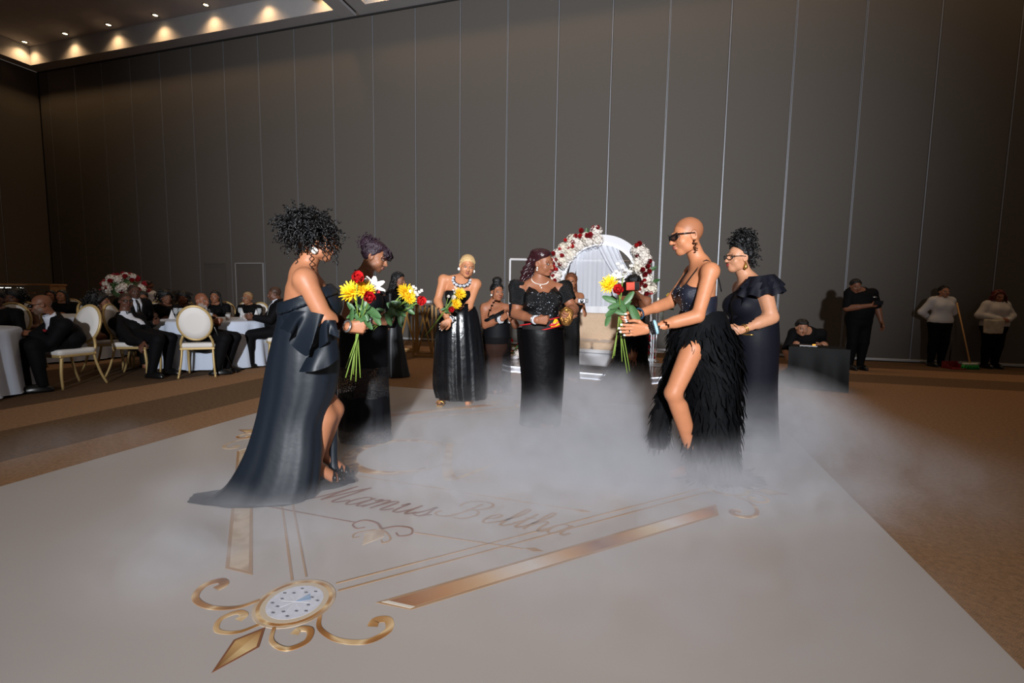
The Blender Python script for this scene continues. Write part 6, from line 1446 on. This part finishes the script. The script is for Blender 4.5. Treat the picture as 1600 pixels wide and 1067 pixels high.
for i, (dx, dy) in enumerate(((-.62, -.35), (.1, .68), (-.2, .66))): tag(link('folded_napkin', nap, None, on_table(tM, dx, dy)), 'white napkin folded to a point on the table before the bearded man', 'napkin', 'pointed napkins on the table before the bearded man')
b = empty('black_bowl', on_table(tM, .38, -.38), label='small black bowl on the table edge beside the bearded man', cat='bowl'); MB().lathe([(.03, 0), (.06, .012), (.075, .035), (.07, .035), (.05, .016), (0, .012)], 16).build('bowl_body', m_shoe, b)
# flower dome centrepiece on tall stand
ce = empty('flower_centrepiece', (tC.location.x, tC.location.y, .763), label='white and red flower dome on a tall stand above the guests', cat='centrepiece')
cz = cp[2]-.763
MB().lathe([(.10, 0), (.10, .01), (.02, .03), (.018, cz), (.10, cz+.02)], 14).build('stand', m_brass, ce)
rg = random.Random(21)
for i in range(75):
    u = rg.random(); a = i*2.4; el_ = math.asin(u); v = np.array([math.cos(a)*math.cos(el_), math.sin(a)*math.cos(el_), math.sin(el_)]); k = rg.choices(['bush', 'wrose', 'crimson', 'lily', 'leaf'], (7, 6, 13, 3, 1))[0]
    p = v*np.array([.36, .36, .36])+np.array([0, 0, cz+.02]); s_ = {'bush': .10, 'wrose': .075, 'crimson': .09, 'lily': .085, 'leaf': .12}[k]
    put(LEAF if k == 'leaf' else BL[k], 'leaf' if k == 'leaf' else BN[k], ce, p, frame_z(v), s_)
MB().ball((0, 0, cz+.10), (.27, .27, .22), 14, 8).build('flower_foam', m_leaf, ce)
# bar counter with lit shelves by the far wall
bc = empty('bar_counter', (*gpt(40, 12.5)[:2], 0), YAW*0+.15, label='bar counter with wooden top and white light lines by the side wall', cat='bar')
MB().box((0, 0, .5), (2.3, .6, 1.0), ch=.01).build('bar_body', mat('bar_dark', (40, 34, 30), .5), bc, smooth=False)
for z, w in ((1.34, 2.3), (1.12, 1.2)):
    MB().box((-(2.3-w)/2*.8, 0, z), (w, .4, .035), ch=.006).build('shelf', mat('bar_wood', (176, 132, 84), .5, noise=.2, nscale=14), bc, smooth=False)
    MB().box((-(2.3-w)/2*.8-.3, -.205, z-.09), (w*.55, .012, .018)).build('light_line', mat('bar_led', (240, 240, 240), .5, emit=(240, 240, 235), estr=2.5), bc, smooth=False)
for x in (-1.1, 1.1): MB().box((x, 0, 1.17), (.04, .36, .36)).build('upright', mat('bar_wood', (176, 132, 84)), bc, smooth=False)
bt = MB().lathe([(.035, 0), (.037, .01), (.037, .14), (.015, .19), (.013, .25), (.016, .255)], 10).me('bottle_body', m_bottle)
bl = MB().lathe([(.0385, .04), (.0385, .11)], 10).me('bottle_label', m_linen)
for i in range(9):
    x = -.95+.11*i; c, s_ = math.cos(.15), math.sin(.15)
    o = empty('bottle', (bc.location.x+c*x, bc.location.y+s_*x, 1.004), label='dark bottle standing on the bar counter under the lit shelf', cat='bottle', group='bottles on the bar counter'); link('bottle_body', bt, o); link('bottle_label', bl, o)
o = empty('bottle', (tB.location.x+.25, tB.location.y-.35, .763), label='single dark bottle on the half-hidden table beside the big-haired woman', cat='bottle'); link('bottle_body', bt, o); link('bottle_label', bl, o)
# ================================================================ women further back
def woman_wavy():
    D = 7.05
    P = Person('woman with long wavy black hair in black top and full dark satin skirt', 614, D, 1.60, 355, (120, 78, 56), 1.05, K=dict(head=(623, 438, .0), neckb=(616, 455, 0), chest=(615, 467, 0), pelvis=(613, 512, 0), wrR=(628, 465, -.22), elR=(610, 484, -.2), wrL=(632, 468, .1)), head=dict(yaw=350, pitch=12), res=2)
    J = P.J
    def fn(p):
        d = smin(P.f_torso(p, .012), P.f_neck(p, .010), .03)
        for q in 'RL': d = smin(d, P.f_arm(p, q, .014, 1.9), .03)
        return np.maximum(np.maximum(d, P.neckcut(p, .0)), J['pelvis'][2]-p[:, 2])
    P.cloth('top', fn, m_velvet)
    P.loft('skirt', [(500, 600, 627, .9), (525, 597, 629, .85), (555, 594, 634, .8), (591, 590, 641, .75)], mat('skirt_satin', (22, 28, 34), .4, bump=.1, bscale=9), D, 60, .06, 9, 2)
    rg = random.Random(4); st = []
    for i in range(46):
        a = rg.uniform(-.2, PI+.2); x, y = math.cos(a)*.085, -math.sin(a)*.08-.01; ph = rg.uniform(0, 6.28); pts = [(x*.7, y*.5, .09), (x, y, .03)]
        for k in range(1, 9): t = k/8; pts.append((x*(1+.4*t)+.018*math.sin(ph+t*10), y*(1+.4*t)+.018*math.cos(ph+t*10), .03-.26*t))
        st.append((pts, .010))
    P.hair('hair', .0, [((0, -.06, .0), (.085, .06, .09))], m_hairb, .014, .004, 70, strands=st)
woman_wavy()
def woman_sheer():
    D = 6.0
    P = Person('woman with hair in a top bun and one-shoulder black dress with sheer skirt', 775, D, 1.46, 285, (142, 90, 64), 1.08, K=dict(head=(777, 456, -.05), neckb=(771, 474, 0), chest=(773, 490, 0), pelvis=(775, 537, 0), shR=(757, 481, -.02), shL=(791, 482, .03), elR=(757, 508, -.05), wrR=(784, 499, -.22), wrL=(799, 492, -.18)), head=dict(yaw=300, pitch=6), res=2, hipf=.85, lips=(140, 70, 64),
        hands=dict(R=dict(f=(40, .8), p=(90, .2), c='hold'), L=dict(f=(120, .8), p=(180, 0), c='hold')))
    J = P.J; P.f_torso(np.zeros((1, 3))); F = np.stack([P.lat, P.tf, np.cross(P.lat, P.tf)], 1)
    sleeveless_gown(P, lambda p: ((p-J['chest'])@F)[:, 2]-(.0-.55*((p-J['chest'])@F)[:, 0]), lambda p: (J['pelvis'][2]+.0)-p[:, 2], m_black)
    P.loft('slip', [(505, 756, 797, .8), (528, 754, 798, .8)], m_black, D, 40, .0, 5, 1)
    P.loft('sheer_skirt', [(526, 753, 799, .8), (560, 752, 798, .75), (590, 752, 798, .75), (614, 750, 800, .75)], m_sheer, D, 70, .05, 9, 3)
    P.hair('hair', -.004, [((0, -.02, .15), (.066, .066, .055)), ((0, -.02, .09), (.06, .06, .05))], m_hairb, .012, .004, 90, seed=2, strands=[([(x*.07, .06, .08), (x*.085, .05, .0), (x*.088, .045, -.09)], .004) for x in (-1, 1)])
    bangle(P, 'R', m_crystal, bead=.012, off=.01, w=.036); bangle(P, 'R', m_crystal, bead=.010, off=.035, w=.036); MB().ball(P.hp((.083, -.005, -.045)), .013, 8, 6).build('earring', m_pearl, P.root)
    return P
PS = woman_sheer()
def phone(label, px, py, D, w, h, yaw, mback, roll=0, at=None):
    c = atD(px, py, D) if at is None else at; o = empty('phone', c, label=label, cat='phone'); n = cdir(yaw); R = np.stack([np.cross(n, (0, 0, 1.)), n, (0, 0, 1.)], 1)@roty(math.radians(roll))
    MB().box((0, 0, 0), (w, .010, h), R, ch=.003).build('case', mback, o, smooth=False); MB().box(R@np.array([0, -.006, 0]), (w*.92, .002, h*.95), R).build('screen', mat('phone_glass', (14, 16, 22), .1), o, smooth=False)
    MB().box(R@np.array([-w*.30, .0065, 0]), (w*.36, .004, h*.98), R).build('camera_bump', m_shoe, o, smooth=False); return o
phone('phone in the hands of the woman with the sheer skirt', 800, 484, 5.80, .075, .15, 100, m_shoe)
def woman_braids():
    D = 6.85
    P = Person('woman with long light-brown hair in slim sparkling black gown holding a compact camera', 893, D, 1.60, 290, (148, 96, 68), .98, K=dict(head=(892, 440, .0), neckb=(891, 457, 0), chest=(892, 470, 0), pelvis=(892, 518, 0), wrL=(908, 474, -.2), wrR=(884, 492, -.1)), head=dict(yaw=255, pitch=4), res=2, hands=dict(L=dict(f=(200, .5), p=(100, 0), c='hold')))
    J = P.J; sleeveless_gown(P, lambda p: p[:, 2]-(J['chest'][2]+.0), lambda p: J['pelvis'][2]-p[:, 2], m_sequin)
    for q in 'RL': MB().tube([J['chest']+P.tf*.10+P.lat*(.06 if q == 'R' else -.06), J['neckb']*.5+J['sh'+q]*.5+np.array([0, 0, .05])], .010, 5).build('strap', m_sequin, P.root)
    P.loft('skirt', [(505, 878, 905, .9), (530, 878, 906, .9), (565, 880, 905, .85), (602, 879, 907, .85)], m_sequin, D, 40, .02, 6, 1)
    rg = random.Random(3); st = []
    for i in range(40):
        a = rg.uniform(-.2, PI+.2); x, y = math.cos(a)*.082, -math.sin(a)*.075-.01; st.append(([(x*.6, y*.5, .10), (x, y, .03), (x*1.08, y*1.1, -.08), (x*1.15+rg.uniform(-.01, .01), y*1.1, -.30)], .008))
    P.hair('hair', .0, [((0, -.04, .03), (.09, .09, .09))], m_hairbr, .020, .003, 90, strands=st)
woman_braids()
cc = empty('compact_camera', atD(909, 470, 6.6), math.radians(10), label='small silver and black camera held by the woman with light-brown hair', cat='camera')
MB().box((0, 0, 0), (.11, .035, .065), ch=.008).build('camera_body', mat('camera_grey', (120, 120, 126), .4, .4), cc, smooth=False); MB().lathe([(.024, 0), (.024, .03), (.018, .032)], 14, (0, -.015, 0), rotx(PI/2)).build('lens', m_shoe, cc); MB().box((.07, 0, .0), (.035, .038, .05), ch=.005).build('grip', m_shoe, cc, smooth=False)
def woman_phone():
    D = 6.34
    P = Person('woman with short black afro filming with a phone, strapless feathered gown', 992, D, 1.56, 265, (128, 80, 56), 1.0, K=dict(head=(990, 446, .0), neckb=(993, 463, 0), chest=(993, 477, 0), pelvis=(990, 522, 0), wrR=(982, 468, -.24), elR=(973, 490, -.1), wrL=(997, 466, -.24), elL=(1008, 488, -.08), anL=(990, 592, -.15), knL=(988, 556, -.16)), head=dict(yaw=262, pitch=0), res=2,
        hands=dict(R=dict(f=(80, 1.2), p=(0, 0), c='hold'), L=dict(f=(100, 1.2), p=(180, 0), c='hold')))
    J = P.J; sleeveless_gown(P, lambda p: p[:, 2]-(J['chest'][2]-.01), lambda p: J['pelvis'][2]-p[:, 2], m_sequin)
    rows = [(505, 972, 1006, .85), (530, 968, 1010, .85), (555, 962, 1011, .8), (580, 950, 1013, .8), (604, 934, 1016, .8)]
    P.loft('skirt', rows, m_sequin, D, 50, .05, 7, 2); strips('skirt_feathers', loft_rows(rows, D, P.base, 50, .05, 7, 2, 5), m_tulle, P.root, 900, .12, .012, 7, rng=(.05, .98))
    P.hair('hair', -.006, [((0, -.015, .085), (.105, .10, .075))], m_hairb, .016, .008, 130, seed=3)
woman_phone()
phone('phone with orange-red case held up by the woman with the short afro', 989, 447, 6.03, .17, .10, 270, mat('case_orange', (222, 66, 30), .5), 3)
# ================================================================ staff on the far side
m_tee = mat('tee_black', (11, 11, 13), .8, spec=.12); m_trs = mat('trousers_black', (9, 9, 11), .8, spec=.12); m_blouse = mat('blouse_white', (196, 190, 186), .75, bump=.08, bscale=25)
def tee(P, m, arms, name='shirt', collar=.0):
    J = P.J
    def fn(p):
        d = smin(P.f_torso(p, .022), P.f_neck(p, .016), .03)
        for q in 'RL': d = smin(d, P.f_arm(p, q, .022, arms), .03)
        return np.maximum(np.maximum(d, P.neckcut(p, .012+collar)), J['pelvis'][2]-.02-p[:, 2])
    P.cloth(name, fn, m)
g1 = Person('heavy-set staff man in black tee looking down at a phone by the wall', 1336, 8.5, 1.66, 268, (110, 70, 50), 1.28, True, K=dict(head=(1337, 447, -.06), wrR=[.03, .30, 1.16], elR=[.27, .06, 1.10], wrL=[-.34, .06, .88], elL=[-.31, -.02, 1.12]), head=dict(yaw=262, pitch=18), res=2, hands=dict(R=dict(f=(0, .1), p=(90, .5), c='hold')))
tee(g1, m_tee, .85); pants(g1, m_trs, .022); g1.hair('hair', -.004, [], m_hairb, .012, .003, 120)
MB().box(g1.J['chest']+g1.fwd*.165*1.1+g1.rt*-.10, (.06, .012, .02)).build('shirt_logo', m_silver, g1.root)
phone('phone in the hand of the heavy-set staff man', 1328, 471, 8.12, .15, .07, 90, m_shoe, at=g1.base+g1.J['wrR']+nrm(g1.J['wrR']-g1.J['elR'])*.11+np.array([0, 0, .03]))
g2 = Person('staff woman in white shirt and black trousers with hands behind her back', 1462, 9.12, 1.54, 262, (150, 104, 78), 1.08, False, K=dict(wrR=[.08, -.17, .92], elR=[.27, -.10, 1.04], wrL=[-.08, -.17, .92], elL=[-.27, -.10, 1.04]), head=dict(yaw=262), res=2, hipf=1.0, lips=(150, 80, 76))
tee(g2, m_blouse, 1.9, 'blouse', .02); pants(g2, m_trs, .02); g2.hair('hair', -.008, [((0, -.07, -.06), (.06, .04, .10))], m_hairb, .010, .002, 90)
def collar(P, m):
    nb = P.J['neckb']+P.fwd*.06
    for s_ in (-1, 1): MB().add([nb+P.rt*s_*.05+np.array([0, 0, .06])-P.fwd*.03, nb+P.rt*s_*.015+P.fwd*.035+np.array([0, 0, .0]), nb+P.rt*s_*.07+P.fwd*.03+np.array([0, 0, -.03])], [(0, 1, 2)]).build('collar', m, P.root)
collar(g2, m_blouse); MB().box(g2.J['chest']+g2.fwd*.135-g2.rt*.07+np.array([0, 0, -.02]), (.05, .012, .018)).build('name_badge', m_shoe, g2.root)
g3 = Person('staff woman with long dark red hair in white blouse holding a cloth bag', 1546, 8.98, 1.46, 262, (150, 100, 76), 1.22, False, K=dict(wrR=[.04, .20, .93], elR=[.27, .0, 1.0], wrL=[-.06, .20, .92], elL=[-.27, .0, 1.0]), head=dict(yaw=255, pitch=16), res=2, hipf=1.0, hands=dict(R=dict(f=(0, 0), p=(90, 0), c='grip'), L=dict(f=(180, 0), p=(90, 0), c='grip')))
tee(g3, m_blouse, 1.9, 'blouse', .0); pants(g3, m_trs, .02); collar(g3, m_blouse)
rg = random.Random(6); st = []
for i in range(60):
    a = rg.uniform(-.45, PI+.45); x, y = math.cos(a)*.10, -math.sin(a)*.09; ph = rg.uniform(0, 6.28); pts = [(x*.6, y*.5, .10), (x, y, .03)]
    for k in range(1, 9): t = k/8; pts.append((x*(1.1+.35*t)+.016*math.sin(ph+t*12), y*(1+.3*t)+.016*math.cos(ph+t*12)+.04*t, .03-.28*t))
    st.append((pts, .011))
g3.hair('hair', .0, [((0, -.04, .05), (.10, .09, .08))], m_hairr, .016, .006, 90, strands=st)
bg_ = empty('cloth_bag', g3.base+g3.J['wrR']+np.array([.0, 0, 0]), label='off-white cloth bag hanging from the red-haired staff woman\'s hands', cat='bag'); cb = g3.rt*.16
V, Q = snet(lambda p: (np.abs((p-cb)@np.stack([g3.rt, g3.fwd, (0, 0, 1.)], 1)-np.array([0, .05, -.13]))-np.array([.13, .02, .11])).max(1)-.018+.012*vnoise(p, 30, 2), cb+np.array([-.3, -.3, -.34]), cb+np.array([.3, .3, .08]), .017)
link('bag_body', qmesh('bag_body', V, Q, mat('bag_cloth', (200, 188, 168), .85, noise=.15, nscale=18)), bg_); MB().tube(smooth_path([cb+g3.rt*.09+g3.fwd*.05+np.array([0, 0, -.02]), cb*.5+g3.fwd*.05+np.array([0, 0, .02]), g3.fwd*.05+np.array([0, 0, -.01])], 5), .008, 5).build('bag_handle', mat('bag_cloth', (200, 188, 168)), bg_)
# broom and dustpan
bp = atz(1515, 577); bb = empty('broom', bp, label='push broom with wooden handle and green bristles leaning upright by the wall', cat='broom'); tp = atD(1495, 473, 9.32)-bp
MB().tube([np.array([0, 0, .10]), tp], .014, 8).build('handle', mat('broom_wood', (196, 150, 96), .5), bb); R = rotz(math.atan2(c2w((1, 0, 0))[1], c2w((1, 0, 0))[0]))
MB().box((0, 0, .10), (.26, .06, .035), R, ch=.008).build('broom_head', mat('broom_white', (206, 214, 196), .5), bb, smooth=False)
mb = MB(); rg = random.Random(1)
for i in range(13):
    for j in range(3): x, y = -.12+.02*i, -.018+.018*j; mb.tube([R@np.array([x, y, .09]), R@np.array([x*1.2+rg.uniform(-.01, .01), y*1.6, .004])], .010, 4)
tag(mb.build('bristles', mat('bristle_green', (40, 170, 70), .6), bb), kind='stuff')
dp = empty('dustpan', atz(1490, 576), label='long-handled dark red dustpan standing beside the broom', cat='dustpan'); m_pan = mat('pan_red', (120, 22, 28), .5)
MB().box((0, 0, .008), (.26, .24, .012), R).box((0, .11, .07), (.26, .012, .13), R).build('pan', m_pan, dp, smooth=False)
for s_ in (-1, 1): MB().add([R@np.array([s_*.13, -.12, .01]), R@np.array([s_*.13, .115, .01]), R@np.array([s_*.13, .115, .135]), R@np.array([s_*.124, -.12, .01]), R@np.array([s_*.124, .115, .01]), R@np.array([s_*.124, .115, .135])], [(0, 1, 2), (5, 4, 3), (0, 2, 5, 3), (1, 4, 5, 2), (0, 3, 4, 1)]).build('pan_side', m_pan, dp, smooth=False)
MB().tube([R@np.array([0, .10, .13]), R@np.array([.01, .10, .56])], .012, 7).build('handle', m_shoe, dp)
# crouching technician and the fog machine
mc = (atz(1240, 604)[:2]+atz(1318, 612)[:2])/2+np.array([.05, .30]); fm = empty('fog_machine', (*mc, 0), math.radians(-14), label='black covered fog machine box standing on the carpet', cat='fog machine'); mbk = mat('machine_black', (9, 10, 12), .6, spec=.2, bump=.05, bscale=20)
cushion('cabinet', (0, 0, .29), (.70, .56, .56), mbk, fm, .03); MB().box((-.12, -.02, .578), (.22, .16, .016), ch=.004).build('control_panel', m_silver, fm, smooth=False); MB().lathe([(.02, .586), (.02, .60), (.0, .602)], 12, (-.05, -.02, 0)).build('knob', mat('knob_amber', (230, 150, 60), .4, emit=(255, 160, 60), estr=1.5), fm)
G = [];
for i, t in enumerate(np.linspace(0, 1, 9)): G.append([(x, -.285-.16*t**1.5-.02*math.sin(x*22)*t, .56*(1-t)+.012) for x in np.linspace(-.36, .36, 20)])
MB().grid(np.array(G)).build('cover_cloth', mbk, fm)
for x in (-.28, .28):
    for y in (-.2, .2): MB().lathe([(.03, 0), (.03, .03)], 10, (x, y, 0)).build('caster', m_shoe, fm)
hs_ = [np.array([-.30, -.25, .20]), np.array([-.45, -.55, .12]), np.array([-.75, -.85, .10]), np.array([-1.05, -1.0, .10])]
MB().tube(smooth_path(hs_, 8), .085+.006*np.sin(np.arange(25)*2.5), 14).build('fog_hose', mbk, fm)
kn = Person('technician in black tee crouching behind the fog machine', 1252, 7.58, 1.0, 255, (150, 104, 80), 1.02, True, True, K=dict(low=1, pelvis=[0, -.10, .30], chest=[0, .10, .66], head=(1253, 512, -.22), hipR=[.09, -.05, .28], hipL=[-.09, -.05, .28], knR=[.18, .30, .36], knL=[-.18, .30, .36], anR=[.16, .02, .08], anL=[-.16, .02, .08], wrR=(1233, 562, -.30), elR=(1228, 548, -.15), wrL=(1281, 541, -.35), elL=(1284, 540, -.1)), head=dict(yaw=262, pitch=16), res=2)
for q in 'RL': kn.J['kn'+q][2] = .36; kn.leg[q] = [(kn.J['hip'+q], kn.J['kn'+q], .085, .06), (kn.J['kn'+q], kn.J['an'+q], .055, .035)]
tee(kn, m_tee, .9); pants(kn, m_trs, .018); kn.hair('hair', -.012, [((0, -.01, .09), (.078, .088, .04))], m_hairb, .014, .005, 110)
# ---------------------------------------------------------------- low-lying machine fog (one volume following the floor)
FB = []   # (centre xyz, radius xyz, density)
def fog(px, py, rx, ry, rz, a, z=0.0, ang=0): c = atz(px, py); FB.append((np.array([c[0], c[1], z]), np.array([rx, ry, rz]), a))
fog(860, 735, 1.1, .58, .18, 4.6)
fog(720, 770, .65, .36, .10, 2.0)
fog(1000, 690, .85, .60, .30, 4.2)
fog(900, 632, 1.1, .55, .30, 3.2)
fog(1195, 690, .50, .60, .36, 3.6)
fog(1222, 648, .42, .62, .30, 1.8, .03)
fog(1110, 765, .75, .38, .18, 3.4)
fog(1320, 735, .95, .80, .24, .65)
fog(350, 775, .38, .20, .10, 1.8)
fog(330, 865, .45, .35, .09, 3.2)
fog(650, 665, .60, .35, .12, 1.2)
fog(800, 870, 1.4, .50, .08, 2.0)
fog(130, 705, .60, .60, .16, .5)
def rho(p):
    d = np.zeros(len(p))
    for c, r, a in FB: d += a*np.exp(-(((p-c)/r)**2).sum(1))
    return d
allc = np.array([c for c, _, _ in FB]); allr = np.array([r for _, r, _ in FB])
lo = (allc-allr*2.0).min(0); hi = (allc+allr*2.0).max(0); lo[2] = -.06; hi[2] = 1.05
V, Q = snet(lambda p: np.maximum(np.clip((np.sqrt(np.clip(-np.log(np.maximum(rho(p), 1e-9)/.10)+6, 0, 60))-math.sqrt(6))*.25, -1, 1), .017-p[:, 2]), lo, hi, .07, polish=False)
mf = bpy.data.materials.new('machine_fog'); mf.use_nodes = True; nt = mf.node_tree; nt.nodes.clear(); L = nt.links.new
out = nt.nodes.new('ShaderNodeOutputMaterial'); vs = nt.nodes.new('ShaderNodeVolumePrincipled'); L(vs.outputs[0], out.inputs['Volume'])
vs.inputs['Color'].default_value = (.80, .81, .86, 1); vs.inputs['Anisotropy'].default_value = -.1
tc = nt.nodes.new('ShaderNodeTexCoord'); tot = None
def mth(op, a, b=None, c=None):
    n = nt.nodes.new('ShaderNodeMath'); n.operation = op
    for i, v in enumerate((a, b, c)):
        if v is None: continue
        if isinstance(v, (int, float)): n.inputs[i].default_value = v
        else: L(v, n.inputs[i])
    return n.outputs[0]
for c, r, a in FB:
    mp = nt.nodes.new('ShaderNodeVectorMath'); mp.operation = 'SUBTRACT'; L(tc.outputs['Object'], mp.inputs[0]); mp.inputs[1].default_value = tuple(c)
    dv = nt.nodes.new('ShaderNodeVectorMath'); dv.operation = 'DIVIDE'; L(mp.outputs[0], dv.inputs[0]); dv.inputs[1].default_value = tuple(r)
    dt = nt.nodes.new('ShaderNodeVectorMath'); dt.operation = 'DOT_PRODUCT'; L(dv.outputs[0], dt.inputs[0]); L(dv.outputs[0], dt.inputs[1])
    g = mth('MULTIPLY', mth('EXPONENT', mth('MULTIPLY', dt.outputs['Value'], -1.0)), float(a)); tot = g if tot is None else mth('ADD', tot, g)
nz = nt.nodes.new('ShaderNodeTexNoise'); nz.inputs['Scale'].default_value = 3.2; nz.inputs['Detail'].default_value = 4; nz.inputs['Roughness'].default_value = .6; nz.inputs['Distortion'].default_value = .6; L(tc.outputs['Object'], nz.inputs['Vector'])
mr = nt.nodes.new('ShaderNodeMapRange'); mr.inputs['From Min'].default_value = .34; mr.inputs['From Max'].default_value = .66; mr.inputs['To Min'].default_value = .15; mr.inputs['To Max'].default_value = 1.9; L(nz.outputs['Fac'], mr.inputs[0])
L(mth('MULTIPLY', mth('MAXIMUM', mth('SUBTRACT', tot, .08), 0.0), mr.outputs[0]), vs.inputs['Density'])
tag(link('stage_fog', qmesh('stage_fog', V, Q, mf)), 'low white machine fog rolling over the dance floor', 'fog', kind='stuff')
mf.cycles.volume_step_rate = 0.35
sc.cycles.volume_max_steps = 110
